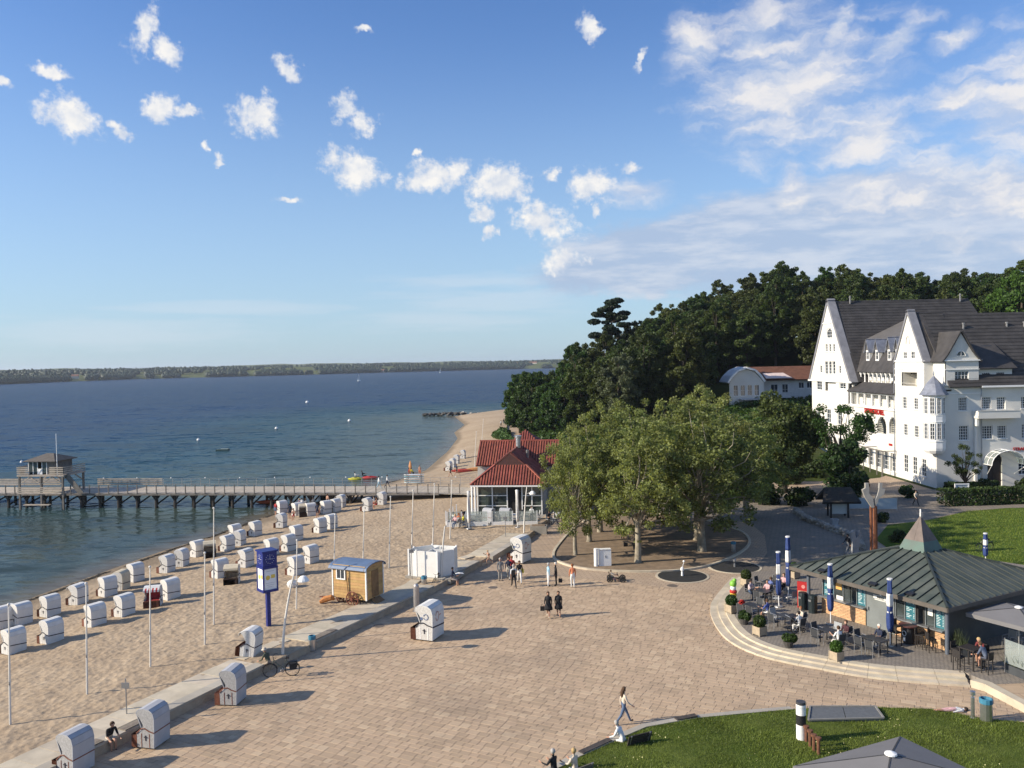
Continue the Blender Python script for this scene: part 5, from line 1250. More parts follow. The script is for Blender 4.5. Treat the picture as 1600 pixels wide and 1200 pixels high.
def build_tower():
    t = thing('watch_tower', 'timber lifeguard lookout with hipped roof standing on the pier', 'lookout', PIERO + PIERD * 3.4 + Vector((.12, .99, 0)) * -.9, PIERRZ)
    w, d = 6.4, 4.2
    post = MB(); post.box((0, 0, 0), (.22, .22, 7.2)); pm = post.mesh('leg', TIMBER)
    for x in (.15, w * .5, w - .15):
        for y in (0, d): link('leg', pm, t, (x, y, -.35))
    B = MB(); B.box((w / 2, d / 2, 3.15), (w + .2, d + .3, .2)); B.build('platform', TIMBER_L, t)
    for s, (xa, xb) in enumerate(((.15, w * .5), (w * .5, w - .15))):
        for y in (0, d): b = MB(); b.bar(((xa + xb) / 2, y, 3.0), (xa, y, 2.0), .12); b.bar(((xa + xb) / 2, y, 3.0), (xb, y, 2.0), .12); b.build('brace', TIMBER_L, t)
    for z in (.85, 1.1, 1.35, 1.6): MB().box((w * .47, -.16, z), (w * .96, .05, .17)).build('rail_board', TIMBER_L, t)
    for z in (3.45, 3.7, 3.95, 4.2):
        MB().box((.75, -.16, z), (1.6, .05, .15)).build('rail_board', TIMBER_L, t); MB().box((5.5, -.16, z), (1.9, .05, .15)).build('rail_board', TIMBER_L, t)
        MB().box((-.1, d / 2, z), (.05, d + .2, .15)).build('rail_board', TIMBER_L, t); MB().box((w + .1, d / 2, z), (.05, d + .2, .15)).build('rail_board', TIMBER_L, t)
    c = MB(); x0, x1, y0, y1 = 1.25, 4.95, .35, d - .4
    c.box(((x0 + x1) / 2 + 1.3, y0, 4.15), (x1 - x0 - 2.6, .08, 1.8)); c.box(((x0 + x1) / 2, y1, 4.15), (x1 - x0, .08, 1.8)); c.box((x0, (y0 + y1) / 2, 4.15), (.08, y1 - y0, 1.8)); c.box((x1, (y0 + y1) / 2, 4.15), (.08, y1 - y0, 1.8)); cab = c.build('cabin', TIMBER, t)
    for x in (1.62, 2.25, 3.5): MB().box((x, y0 - .03, 4.2), (.5, .05, 1.6)).build('pane', GLASS_T, t)
    f = MB()
    for x in (1.3, 1.93, 2.56, 3.2, 3.85): f.box((x, y0 - .06, 4.15), (.09, .06, 1.8))
    f.box((2.55, y0 - .06, 5.0), (2.6, .05, .1)); f.build('window_frame', WHITE_P, t)
    dd = MB(); dd.box((2.88, y0 - .08, 3.65), (.62, .05, .75)); dd.bar((2.6, y0 - .12, 3.32), (3.15, y0 - .12, 4.0), .07); dd.build('door', WHITE_P, t)
    r = MB(); e = [(.8, -.25, 5.02), (5.4, -.25, 5.02), (5.4, d + .15, 5.02), (.8, d + .15, 5.02)]; a, b = (2.6, d / 2, 5.85), (3.6, d / 2, 5.85)
    r.slab([e[0], e[1], b, a], .1); r.slab([e[1], e[2], b], .1); r.slab([e[2], e[3], a, b], .1); r.slab([e[3], e[0], a], .1); r.build('roof', M('tower_felt', (.115, .10, .085), .9, .2, 2), t)
    m = MB(); m.cone((5.6, -.1, 3.2), (5.6, -.1, 8.6), .05, .03, 6); m.build('mast', WHITE_P, t)
    s = MB(); s.bar((w + .15, .3, 3.2), (w + 2.2, .3, .75), .7, .08, up=(0, 1, 0)); s.build('stair', TIMBER, t)
    MB().box((3.0, -.6, -.55), (3.6, .5, .1)).build('landing_board', TIMBER_L, t)
build_tower()

# ------------------------------------------------------------------ kiosk with the copper roof
KO = Vector((17.67 + 22.81, 53.36 + 43.76, 0)) / 2 + Vector((.8816, .472, 0)) * 5.45; KU = Vector((.472, -.8816, 0)); KV = Vector((.8816, .472, 0)); KRZ = math.atan2(KU.y, KU.x)
COPPER = M('copper_patina', (.062, .082, .070), .6, .25, .7, .004, 20, isl=.06, col2=(.105, .115, .095))
VERDI = M('copper_green', (.12, .22, .18), .6, .35, 1.3, col2=(.08, .10, .085))
COPBR = M('copper_brown', (.115, .085, .07), .55, .3, 1.5)
def kbrick():
    return M('yellow_brick', (.50, .31, .165), .85, .2, 6, .003, 40, isl=.14)
def build_kiosk():
    t = thing('kiosk', 'seaside kiosk with green copper hip roof and small spire', 'kiosk', KO, KRZ)
    h, ez, pz = 5.45, 3.02, 4.5; g = .296
    # roof in trays with standing seams
    for q in range(4):
        Tq = Matrix.Rotation(q * PI / 2, 4, 'Z'); n = 18
        for i in range(n):
            a, b = -h + 2 * h * i / n, -h + 2 * h * (i + 1) / n
            def top(x): s = abs(x) / h; return (-(h * s) if s > .16 else -(h * .16))
            pts = [(a + .012, -h, ez), (b - .012, -h, ez)]
            pts += [(x, top(x) if abs(x) > .16 * h else -.16 * h, 0) for x in ((b - .012), (a + .012))]
            P_ = []
            for (x, y, z) in pts:
                f = (h + y) / (h * .84); P_.append((x, y, ez + (pz - ez) * f))
            if a < 0 < b: pass
            B = MB(); B.T = Tq; 
            if (Vector(P_[2]) - Vector(P_[3])).length < 1e-3: P_ = P_[:3]
            B.slab(P_, .03); B.build('roof_tray', COPPER, t)
        B = MB(); B.T = Tq
        for i in range(1, n):
            x = -h + 2 * h * i / n; yt = min(-.16 * h, -abs(x)); f = (h + yt) / (h * .84)
            if f > .03: B.bar((x, -h, ez + .035), (x, yt, ez + (pz - ez) * f + .035), .035, .07)
        B.bar((-h, -h, ez + .04), (-.16 * h, -.16 * h, pz + .04), .12, .1)
        B.build('roof_seams', M('seam_copper', (.035, .043, .038), .6), t)
        B = MB(); B.T = Tq; B.box((0, -h + .02, ez - .12), (2 * h, .12, .24)); B.box((0, -h + .5, ez - .2), (2 * h - .1, .9, .05)); B.build('fascia', M('fascia_brown', (.10, .085, .07), .6, .2, 2), t)
    # spire
    r0 = .16 * h * 1.02
    for q in range(4):
        B = MB(); B.T = Matrix.Rotation(q * PI / 2, 4, 'Z'); rm = r0 * .74; zm = pz + .58
        B.slab([(-r0, -r0, pz - .03), (r0, -r0, pz - .03), (rm, -rm, zm), (-rm, -rm, zm)], .03); B.build('spire_base', VERDI, t)
        for s in (-1, 1):
            B = MB(); B.T = Matrix.Rotation(q * PI / 2, 4, 'Z'); B.slab([(-rm, -rm, zm), (-.006, -rm, zm), (-.003, -.02, 6.55)] if s < 0 else [(.006, -rm, zm), (rm, -rm, zm), (.003, -.02, 6.55)], .03); B.build('spire_sheet', COPBR, t)
    f = MB(); f.cone((0, 0, 6.4), (0, 0, 6.95), .05, .04, 6); f.build('finial', WHITE_P, t); f = MB(); f.box((.1, 0, 6.6), (.02, .2, .3)); f.build('weather_vane', STEEL, t)
    # body
    v = -4.35; B = MB(); B.prism([(-3.9, v + .25), (4.6, v + .25), (4.6, 4.4), (-3.9, 4.4)], g - .3, 2.8); B.build('wall', M('kiosk_dark', (.075, .078, .078), .7, .2, 1), t)
    bm = kbrick()
    def bricks(u0, u1, z0, z1):
        bh, bw = .10, .36; r = 0; z = z0
        while z < z1 - .02:
            x = u0 - (bw / 2 if r % 2 else 0)
            while x < u1:
                a, b = max(x, u0) + .006, min(x + bw, u1) - .006
                if b - a > .04: yield ((a + b) / 2, z + bh / 2, b - a)
                x += bw
            z += bh; r += 1
    rows_ = [(-3.85, -.55), (1.45, 4.55)]
    cache = {}
    cnt = 0; rest = MB()
    for (a, b) in rows_:
        m = MB(); m.box(((a + b) / 2, v + .12, g + .5), (b - a, .2, 1.0)); m.build('brick_bed', M('mortar', (.30, .22, .14), .9), t)
        for (x, z, w) in bricks(a, b, g, g + 1.0):
            k = round(w, 3)
            if k not in cache: q = MB(); q.box((0, 0, 0), (w, .05, .088)); cache[k] = q.mesh('brick', bm)
            cnt += 1
            if cnt <= 300: link('brick', cache[k], t, (x, v + .0 + random.uniform(-.003, .003), z))
            else: rest.box((x, v, z), (w, .05, .088))
    if rest.v: tag(rest.build('bricks', bm, t), kind='stuff')
    teal = M('teal_poster', (.030, .135, .165), .45, .15, 3); notice = M('paper', (.72, .71, .66), .7)
    fr = M('kiosk_frame', (.16, .175, .18), .5, .1, 3); gl = glassmat('kiosk_glass', (.045, .055, .055), .05)
    for (a, b) in rows_: MB().box(((a + b) / 2, v - .1, g + 1.06), (b - a + .06, .4, .07)).build('counter', STEEL, t)
    pan = [(-3.75, -2.95, 'p'), (-2.9, -2.25, 'y'), (-2.2, -1.72, 'w'), (-1.7, -1.25, 'w'), (-1.2, -.6, 'p'), (1.5, 2.05, 'w'), (2.08, 2.72, 'p'), (2.75, 3.35, 'o'), (3.38, 3.9, 'n'), (3.95, 4.5, 'p')]
    for (a, b, k) in pan:
        c, w = (a + b) / 2, b - a - .03
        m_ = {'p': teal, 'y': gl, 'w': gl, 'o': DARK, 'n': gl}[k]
        p = MB().box((c, v + .1, g + 1.78), (w, .05, 1.34)).build('poster' if k == 'p' else 'hatch_pane' if k != 'o' else 'hatch', m_, t)
        if k == 'p':
            L = MB(); random.seed(int(a * 10))
            for i in range(13):
                y = g + 2.32 - i * .088
                if random.random() < .85: L.box((c - w * .42 + (ww := w * random.uniform(.25, .55)) / 2, v + .068, y), (ww, .006, .028)); L.box((c + w * .34, v + .068, y), (w * .12, .006, .028))
            L.build('menu_print', M('menu_white', (.62, .70, .70), .6), p)
        if k == 'y': MB().box((c, v + .06, g + 1.95), (w * .7, .02, .5)).build('notice', M('yellow_notice', (.68, .36, .10), .6), p); MB().box((c + .1, v + .03, g + 1.2), (.5, .02, .25)).build('notice', notice, p)
        if k == 'n': MB().box((c, v + .06, g + 1.95), (w * .62, .02, .55)).build('notice', notice, p)
    B = MB()
    for x in [-3.8, -2.92, -2.22, -1.22, -.57, 1.47, 2.065, 2.735, 3.365, 3.925, 4.53]: B.box((x, v + .07, g + 1.78), (.045, .10, 1.4))
    for a, b in rows_: B.box(((a + b) / 2, v + .07, g + 2.5), (b - a, .1, .06))
    B.build('hatch_frame', fr, t)
    d = MB().box((.45, v + .05, g + 1.2), (1.9, .1, 2.4)).build('door', M('door_grey', (.17, .185, .18), .5, .1, 1.5), t)
    L = MB(); L.box((.5, v - .012, g + 1.92), (1.0, .01, .2)); L.box((.5, v - .012, g + 1.76), (.85, .01, .045)); L.add([(.42, v - .012, g + 2.03), (.58, v - .012, g + 2.03), (.47, v - .012, g + 2.26)], [(0, 1, 2)]); L.build('logo', notice, d)
    text('MEER', .2, M('black_print', (.02, .02, .02), .6), d, (.5, v - .022, g + 1.92), (PI / 2, 0, 0), 'lettering', .004, .006)
    MB().box((-.35, v - .04, g + 1.1), (.05, .08, .2)).build('handle', STEEL, d)
    for (x, y) in ((-4.55, -4.75), (4.95, -4.75), (4.95, 4.7), (-4.6, 4.7)): MB().cone((x, y, g - .1), (x, y, 2.85), .11, .11, 10).build('column', M('column_blue', (.10, .115, .14), .5, .1, 2), t)
    for x in (-3.1, .6, 3.0): MB().box((x, -h + .3, ez + .16), (.5, .3, .12), rx=R(15)).build('roof_lamp', BLACK, t)
    return t
KIOSK = build_kiosk()
def kp(u, v, z=.296):
    p = KO + KU * u + KV * v; return Vector((p.x, p.y, z))
# ------------------------------------------------------------------ beach chairs
CANVAS = M('white_canvas', (.64, .63, .60), .8, .08, 2, .004, 30)
CANVAS_G = M('grey_canvas', (.39, .395, .41), .75, .08, 2, .004, 30)
WICKER = M('white_wicker', (.56, .54, .50), .8, .2, 18, .006, 70)
WICKER_G = M('grey_wicker', (.36, .35, .335), .8, .25, 18, .008, 60)
CHWOOD = M('red_brown_wood', (.175, .062, .034), .65, .25, 4)
CHWOOD_D = M('dark_wood', (.055, .032, .022), .65, .3, 4)
STRAP = M('dark_strap', (.030, .028, .038), .8, .15, 4)
STRIPE_R = M('stripe_red', (.42, .045, .05), .8, .1, 4)
CREAM = M('cream_canvas', (.58, .50, .36), .85, .1, 3)
SIDE = [(-.42, .06), (.44, .06), (.46, .60), (.33, .68), (.16, .80), (.11, .98), (.26, 1.22), (.44, 1.42), (.43, 1.52), (.32, 1.60), (.08, 1.64), (-.2, 1.61), (-.38, 1.50), (-.46, 1.25), (-.45, .7)]
HW = .60
def chair_parts(style):
    """style: covered / open / striped / wood / slatted / plaza / printed"""
    out = []; wick = {'plaza': WICKER_G}.get(style, WICKER); canv = {'plaza': CANVAS_G, 'wood': CREAM, 'striped': CANVAS}.get(style, CANVAS)
    wood = CHWOOD_D if style in ('wood',) else CHWOOD
    for s in (-1, 1): B = MB(); B.xprism(SIDE, s * HW - .025, s * HW + .025); out.append(('side_panel', B.mesh('side_panel', wick), []))
    B = MB(); prof = SIDE[7:] + [SIDE[0]]
    for a, b in zip(prof[:-1], prof[1:]):
        n = (Vector((b[1] - a[1], 0, a[0] - b[0]))).normalized() * .03
        B.add([(a[0], -HW - .03, a[1]), (b[0], -HW - .03, b[1]), (b[0], HW + .03, b[1]), (a[0], HW + .03, a[1]), (a[0] + n.x, -HW - .03, a[1] + n.z), (b[0] + n.x, -HW - .03, b[1] + n.z), (b[0] + n.x, HW + .03, b[1] + n.z), (a[0] + n.x, HW + .03, a[1] + n.z)],
              [(0, 1, 2, 3), (7, 6, 5, 4), (0, 4, 5, 1), (1, 5, 6, 2), (2, 6, 7, 3), (3, 7, 4, 0)])
    out.append(('hood', B.mesh('hood', canv if style != 'plaza' else CANVAS_G), []))
    B = MB(); B.box((.02, 0, .27), (.8, 2 * HW - .06, .42)); out.append(('seat_box', B.mesh('seat_box', wood), []))
    B = MB()
    B.box((.60, 0, .31), (.29, 2 * HW + .06, .54))
    for i in range(5): B.box((.755, -HW + .12 + i * .24, .30), (.03, .2, .46)); out.append(('footrest', B.mesh('footrest', wood), []))
    if style in ('covered', 'plaza', 'printed'):
        B = MB(); B.slab([(.45, -HW - .01, 1.44), (.45, HW + .01, 1.44), (.15, HW + .01, .74), (.15, -HW - .01, .74)], .03); B.slab([(.15, -HW - .01, .74), (.15, HW + .01, .74), (.47, HW + .01, .60), (.47, -HW - .01, .60)], .03)
        out.append(('front_cover', B.mesh('front_cover', canv), []))
    else:
        B = MB(); B.slab([(-.36, -HW + .04, .5), (-.36, HW - .04, .5), (-.40, HW - .04, 1.45), (-.40, -HW + .04, 1.45)], .06); out.append(('back_cushion', B.mesh('back_cushion', {'striped': STRIPE_R, 'wood': CREAM}.get(style, WICKER_G)), []))
        B = MB(); B.box((.0, 0, .52), (.74, 2 * HW - .1, .10)); out.append(('seat_cushion', B.mesh('seat_cushion', {'striped': STRIPE_R}.get(style, CREAM)), []))
        B = MB(); n = 9
        for i in range(n):
            y0, y1 = -HW - .03 + i * (2 * HW + .06) / n, -HW - .03 + (i + 1) * (2 * HW + .06) / n - .002; B.cur = i % 2 if style == 'striped' else 0
            B.slab([(.30, y0, 1.635), (.30, y1, 1.635), (.62, y1, 1.44), (.62, y0, 1.44)][::-1], .02); B.slab([(.62, y0, 1.44), (.62, y1, 1.44), (.64, y1, 1.27), (.64, y0, 1.27)][::-1], .02)
        out.append(('awning', B.mesh('awning', [canv, STRIPE_R]), []))
        if style == 'wood':
            B = MB()
            for i in range(10): B.box((.50, -HW + .08 + i * .117, .62), (.04, .05, .95))
            B.box((.51, 0, 1.08), (.05, 2 * HW, .06)); B.box((.51, 0, .62), (.03, 2 * HW, .06)); out.append(('slat_front', B.mesh('slat_front', CHWOOD_D), []))
    for s in (-1, 1):
        B = MB(); B.tube([(x, s * (HW + .035), z) for x, z in ((.46, .62), (.34, .72), (.18, .84), (.02, .86), (-.2, .76), (-.46, .70))], .028, 5); out.append(('trim', B.mesh('trim', STRAP if style != 'plaza' else CHWOOD), []))
        B = MB(); B.box((-.02, s * (HW + .03), .46), (.05, .03, .22)); B.box((-.02, s * (HW + .045), .5), (.16, .03, .03)); out.append(('handle', B.mesh('handle', STRAP), []))
        B = MB()
        for x in (-.22, .2): B.box((x, s * (HW + .03), .36), (.035, .012, .56))
        out.append(('side_strip', B.mesh('side_strip', WHITE_P if style != 'plaza' else CHWOOD), []))
    if style != 'plaza': B = MB(); B.box((-.475, 0, .62), (.025, 2 * HW + .06, .06), rx=R(5)); out.append(('strap', B.mesh('strap', STRAP), []))
    else:
        B = MB(); B.box((-.48, 0, .70), (.03, 2 * HW + .04, .04)); out.append(('strap', B.mesh('strap', CHWOOD), []))
    if style == 'printed':
        for s in (-1, 1):
            B = MB(); B.tube([(-.12 + .13 * math.cos(a), s * (HW + .032), 1.14 + .13 * math.sin(a)) for a in np.linspace(.3, 6.0, 10)], .02, 4); B.box((.12, s * (HW + .03), 1.05), (.13, .012, .13)); out.append(('emblem', B.mesh('emblem', M('print_blue', (.10, .14, .25), .7)), []))
        B = MB(); B.tube([(-.49, .12 + .17 * math.cos(a), 1.1 + .22 * math.sin(a)) for a in np.linspace(.2, 6.1, 10)], .022, 4); B.box((-.485, -.2, 1.1), (.02, .2, .05)); out.append(('emblem', B.mesh('emblem', M('print_pink', (.45, .25, .22), .7)), []))
    return out
CH = {}
def chair(style, loc, yaw, label, group='beach chairs on the sand', tilt=0.0):
    if style not in CH: CH[style] = chair_parts(style)
    t = thing('beach_chair', label, 'beach chair', (loc[0], loc[1], loc[2] - .02), R(yaw), group)
    t.rotation_euler = (random.uniform(-.015, .015), tilt, R(yaw))
    t.scale = (.9, .86, .92)
    for n, me, _ in CH[style]: link(n, me, t)
    return t
CHAIRS = [
 (2, 983, 'covered', 148, 'white covered beach chair cut by the left picture edge, near the water'), (28, 978, 'covered', 150, 'white beach chair beside the leftmost flagpole, upper one of the pair'),
 (15, 1023, 'covered', 150, 'white beach chair at the foot of the beach behind the leftmost flagpole, lower one'), (73, 965, 'covered', 152, 'white covered beach chair nearest the waterline left of the opened brown fronted one'),
 (75, 1007, 'covered', 150, 'large white covered beach chair between the leftmost and the second flagpole'), (118, 946, 'open', 165, 'opened beach chair with orange brown inside touching the second flagpole top'),
 (144, 981, 'covered', 149, 'white covered beach chair in line with the second flagpole'), (190, 965, 'covered', 150, 'white covered beach chair left of the red striped one'),
 (164, 933, 'covered', 152, 'white covered beach chair left of the dark backed one at the waterline'), (186, 923, 'wood', 170, 'dark brown beach chair between two white ones at the waterline'),
 (208, 910, 'covered', 150, 'white covered beach chair just right of the dark brown one at the waterline'), (236, 950, 'striped', -80, 'opened beach chair with red striped awning facing the plaza'),
 (263, 938, 'covered', 150, 'white covered beach chair right behind the red striped one'), (360, 914, 'wood', -85, 'slatted dark wood beach chair with cream hood facing the plaza'),
 (341, 904, 'covered', 150, 'white covered beach chair left of the slatted dark wood one'), (382, 887, 'open', 155, 'white beach chair with red lining and cream back, left of the blue clock'),
 (258, 896, 'covered', 168, 'narrow white beach chair with dark front at the waterline, left of a like one'), (281, 886, 'covered', 168, 'narrow white beach chair with dark front at the waterline, right of a like one'),
 (306, 871, 'covered', 152, 'white covered beach chair behind the tall flagpole at the waterline'), (325, 872, 'wood', -70, 'small brown beach chair facing the plaza by the tall flagpole'),
 (353, 862, 'covered', 150, 'white covered beach chair left of a slightly dark fronted one, right of the tall flagpole'), (372, 854, 'covered', 165, 'white beach chair with dark front just right of the tall flagpole'),
 (365, 843, 'covered', 150, 'white beach chair half hidden behind the dark fronted one at the water'), (397, 838, 'covered', 150, 'white covered beach chair alone at the waterline left of the clock column'),
 (438, 825, 'covered', 165, 'white beach chair with dark front closest to the bathers at the water'), (461, 846, 'covered', 150, 'white covered beach chair behind another in the pair above the clock'),
 (449, 862, 'covered', 152, 'white covered beach chair with red brown front right above the clock top'), (422, 869, 'covered', 150, 'white covered beach chair half hidden behind the blue clock'),
 (460, 900, 'covered', 150, 'white covered beach chair between the clock column and the bathing wagon'), (484, 881, 'covered', 150, 'white covered beach chair just left of the bathing wagon roof'),
 (499, 833, 'covered', 150, 'white beach chair with red brown front, left one of the close pair in mid beach'), (516, 827, 'covered', 150, 'white beach chair with red brown front, right one of the close pair in mid beach'),
 (463, 806, 'covered', 135, 'white beach chair at the left of the crowded row by the pier'), (484, 807, 'covered', 128, 'white beach chair in the middle of the crowded row by the pier'),
 (508, 803, 'covered', 140, 'broad white beach chair at the front right of the crowded row by the pier'), (523, 800, 'covered', 152, 'white beach chair right of the broad one in the crowded row by the pier'),
 (532, 793, 'open', 165, 'white beach chair with dark side, right end of the crowded row'), (439, 802, 'covered', 140, 'white beach chair at the left end of the crowded row, beside the bather in red'),
 (504, 782, 'wood', -60, 'cream topped beach chair under the pier edge behind the bathers'), (519, 783, 'covered', 150, 'white beach chair close under the pier edge'),
 (473, 808, 'wood', -75, 'low dark brown beach chair back between two white ones by the bathers'), (573, 799, 'covered', 165, 'white beach chair standing alone below the pier'),
 (596, 789, 'covered', 165, 'white beach chair below the pier beside two sitting bathers'),
 (701, 736, 'covered', 165, 'leftmost and nearest white beach chair of the far group beyond the pier'), (707, 731, 'covered', 165, 'second white beach chair of the far group beyond the pier'),
 (713, 725, 'covered', 165, 'third white beach chair of the far group beyond the pier'), (723, 717, 'open', 165, 'farthest white beach chair with dark front beyond the pier')]
for px, py, st, yaw, lab in CHAIRS:
    p = sand(px, py); p.y += .45; p.z = gz(p.x, p.y)
    chair(st, p, yaw + random.uniform(-5, 5), lab)
for px, py, st, yaw, lab, gz_ in ((112, 1212, 'plaza', 160, 'grey hooded beach chair at the lower left picture corner by the sea wall', 0), (235, 1168, 'plaza', 166, 'grey hooded wicker beach chair between the sitting man and the next chair', 0), (361, 1101, 'plaza', 172, 'grey hooded beach chair by the sea wall left of the parked bicycle', 0),
     (671, 999, 'printed', 158, 'white beach chair with round prints standing alone on the plaza', 0), (814, 879, 'printed', 150, 'large white beach chair with pink print at the sea wall end near the walkers', 0)):
    p = at(px, py, 0); p.y += .35; c = chair(st, (p.x, p.y, .03), yaw, lab, 'beach chairs on the plaza'); c.scale = (1.22, 1.2, 1.28) if st == 'printed' else (.94, .86, 1.06)
p = sand(388, 1026); p.y += .35; p.z = gz(p.x, p.y); chair('open', p, 172, 'tilted grey white beach chair with dark front on the sand by the bicycle', tilt=-.12)

# ------------------------------------------------------------------ flagpoles, lamp posts, signs
POLEM = M('pole_white', (.66, .63, .57), .55, .08, 2)
FP = [(16, 1133, 946, 'leftmost white flagpole, nearest the camera'), (136, 1085, 913, 'second white flagpole from the left edge'), (235, 1044, 887, 'white flagpole in front of the red striped beach chair'), (320, 1008, 865, 'white flagpole just left of the tall one with the shared foot'),
      (334, 976, 795, 'tall white flagpole rising against the water'), (463, 952, 845, 'white flagpole just right of the blue clock column'), (522, 893, 805, 'white flagpole rising behind the left of the bathing wagon'), (567, 890, 800, 'white flagpole rising behind the middle of the bathing wagon'),
      (608, 886, 777, 'white flagpole between bathing wagon and changing booth'), (643, 868, 767, 'white flagpole behind the left edge of the changing booth'), (676, 857, 757, 'white flagpole behind the middle of the changing booth'), (703, 842, 752, 'white flagpole at the left corner of the restaurant terrace'),
      (741, 733, 675, 'white flagpole beyond the pier beside the red roofs'), (752, 700, 655, 'thin far flagpole on the bend of the beach')]
for px, py, top, lab in FP:
    b = sand(px, py); q = atY(px + (334 - px) * -.008, top, b.y); h = q.z - b.z; t = thing('flagpole', lab, 'flagpole', b, 0, 'flagpoles on the beach')
    MB().cone((0, 0, -.2), (q.x - b.x, 0, h), .055, .032, 8).build('pole', POLEM, t); MB().ball((q.x - b.x, 0, h + .04), .075, 8).build('finial', POLEM, t)
    if py > 800: MB().box((.05, -.04, h * .35), (.03, .03, .16)).build('cleat', STRAP, t); MB().cone((.05, -.05, h * .35), (q.x - b.x + .04, -.03, h - .05), .008, .008, 4).build('halyard', POLEM, t)
def lamp_post(px, py, h, lean, head, lab, tall=.0):
    b = at(px, py, .0); t = thing('lamp_post', lab, 'street lamp', b, 0, 'curved lamp posts along the sea wall'); pts = []
    for i in range(9): f = i / 8; pts.append((lean * f ** 1.8, 0, h * f))
    MB().tube([(0, 0, -.1)] + pts, [.085] + [.085 - .04 * i / 8 for i in range(9)], 8).build('mast', POLEM, t)
    MB().cone((0, 0, 0), (0, 0, .12), .17, .15, 10).build('base', STEEL, t)
    if head:
        B = MB(); B.tube([(lean * head ** 1.8, 0, h * head), (lean * head ** 1.8 + .45, 0, h * head + .12)], .035, 6); B.build('arm', POLEM, t)
        B = MB(); B.lathe([(.05, .30), (.16, .26), (.30, .08), (.33, 0), (.26, -.05), (.05, -.08)], (lean * head ** 1.8 + .62, 0, h * head - .02), 12); B.build('lamp_head', WHITE_P, t)
    return t
lamp_post(442, 1032, 4.85, .75, .93, 'curved white lamp post standing by the parked bicycle')
lamp_post(690, 911, 4.3, .35, 0, 'curved white mast beside the changing booth')
lamp_post(819, 838, 4.7, .35, .86, 'curved white lamp post in front of the restaurant terrace')
for px, py, h, lab in ((198, 1118, 1.75, 'thin sign post with a small grey board in the sand'), (644, 905, 2.6, 'thin sign post in front of the changing booth'), (790, 840, 2.2, 'thin sign post before the restaurant terrace')):
    b = sand(px, py); t = thing('sign_post', lab, 'sign', b); MB().cone((0, 0, -.2), (0, 0, h), .03, .03, 6).build('post', STEEL, t); MB().box((0, -.04, h * .82), (.36, .03, .26)).build('board', STEEL, t)
# lifebelt-like white canvas bundle lying on the sand near the mast
b = sand(457, 918); t = thing('white_cover', 'white cover lying on the sand behind the lamp post', 'cover', b); MB().ball((0, 0, .25), .42, 10, .8).build('cover', CANVAS, t)

# ------------------------------------------------------------------ blue clock column
def clock():
    b = sand(420, 979); t = thing('clock_column', 'blue clock column with white advertising box on the beach', 'clock', b, R(40)); bl = M('clock_blue', (.012, .022, .16), .4, .12, 2); wh = M('ad_white', (.74, .74, .76), .5, .04, 2)
    k = b.y / 1300
    z = lambda py: CAM_H - (py - (567 - (420 - 800) * .0209)) * k - b.z
    MB().box((0, 0, z(926) / 2 - .1), (.24, .24, z(926) + .2)).build('post', bl, t)
    w = .90; zb, zt = z(921), z(888)
    ad = MB().box((0, 0, (zb + zt) / 2), (w, w, zt - zb)).build('ad_box', wh, t); B = MB()
    for sx in (-1, 1):
        for sy in (-1, 1): B.box((sx * w / 2, sy * w / 2, (zb + zt) / 2), (.08, .08, zt - zb + .06))
    B.box((0, 0, zt + .05), (w + .1, w + .1, .1)); B.box((0, 0, zb - .07), (w + .1, w + .1, .16)); B.build('ad_frame', bl, t)
    ye = M('ad_yellow', (.70, .50, .10), .6, .1, 4); gr = M('ad_grey', (.45, .46, .52), .6)
    for a in (0, PI / 2, PI, -PI / 2):
        T = Matrix.Rotation(a, 4, 'Z'); B = MB(); B.T = T; y = -w / 2 - .004; h = zt - zb
        B.slab([(-.16 + .15 * math.cos(q), y, zb + h * .58 + .15 * math.sin(q)) for q in np.linspace(0, 2 * PI, 9)[:-1]], .004); B.box((.17, y, zb + h * .62), (.26, .006, .22)); B.build('ad_picture', ye, ad)
        B = MB(); B.T = T
        for i in range(3): B.box((0, y, zb + h * (.32 - i * .09)), (.62 - i * .1, .006, .025))
        B.box((0, y, zb + h * .88), (.5, .006, .03)); B.build('ad_print', gr, ad)
    cb, ct = z(884), z(862); wb = .92
    c = MB().box((0, 0, (cb + ct) / 2), (wb, wb, ct - cb)).build('clock_box', bl, t); MB().box((0, 0, ct + .04), (wb + .14, wb + .14, .09)).build('cap', bl, t); MB().box((0, 0, cb - .05), (wb + .06, wb + .06, .07)).build('neck', bl, t)
    for a in (0, PI / 2, PI, -PI / 2):
        T = Matrix.Rotation(a, 4, 'Z'); B = MB(); B.T = T; zc = (cb + ct) / 2; y = -wb / 2 - .008
        for q in range(12): an = q * PI / 6; B.box((.27 * math.sin(an), y, zc + .27 * math.cos(an)), (.03, .008, .03))
        B.bar((0, y, zc), (0, y, zc + .22), .035, .01); B.bar((0, y, zc), (.2, y, zc - .01), .035, .01); B.bar((0, y, zc), (-.16, y, zc + .03), .03, .01); B.build('clock_hands', WHITE_P, c)
clock()

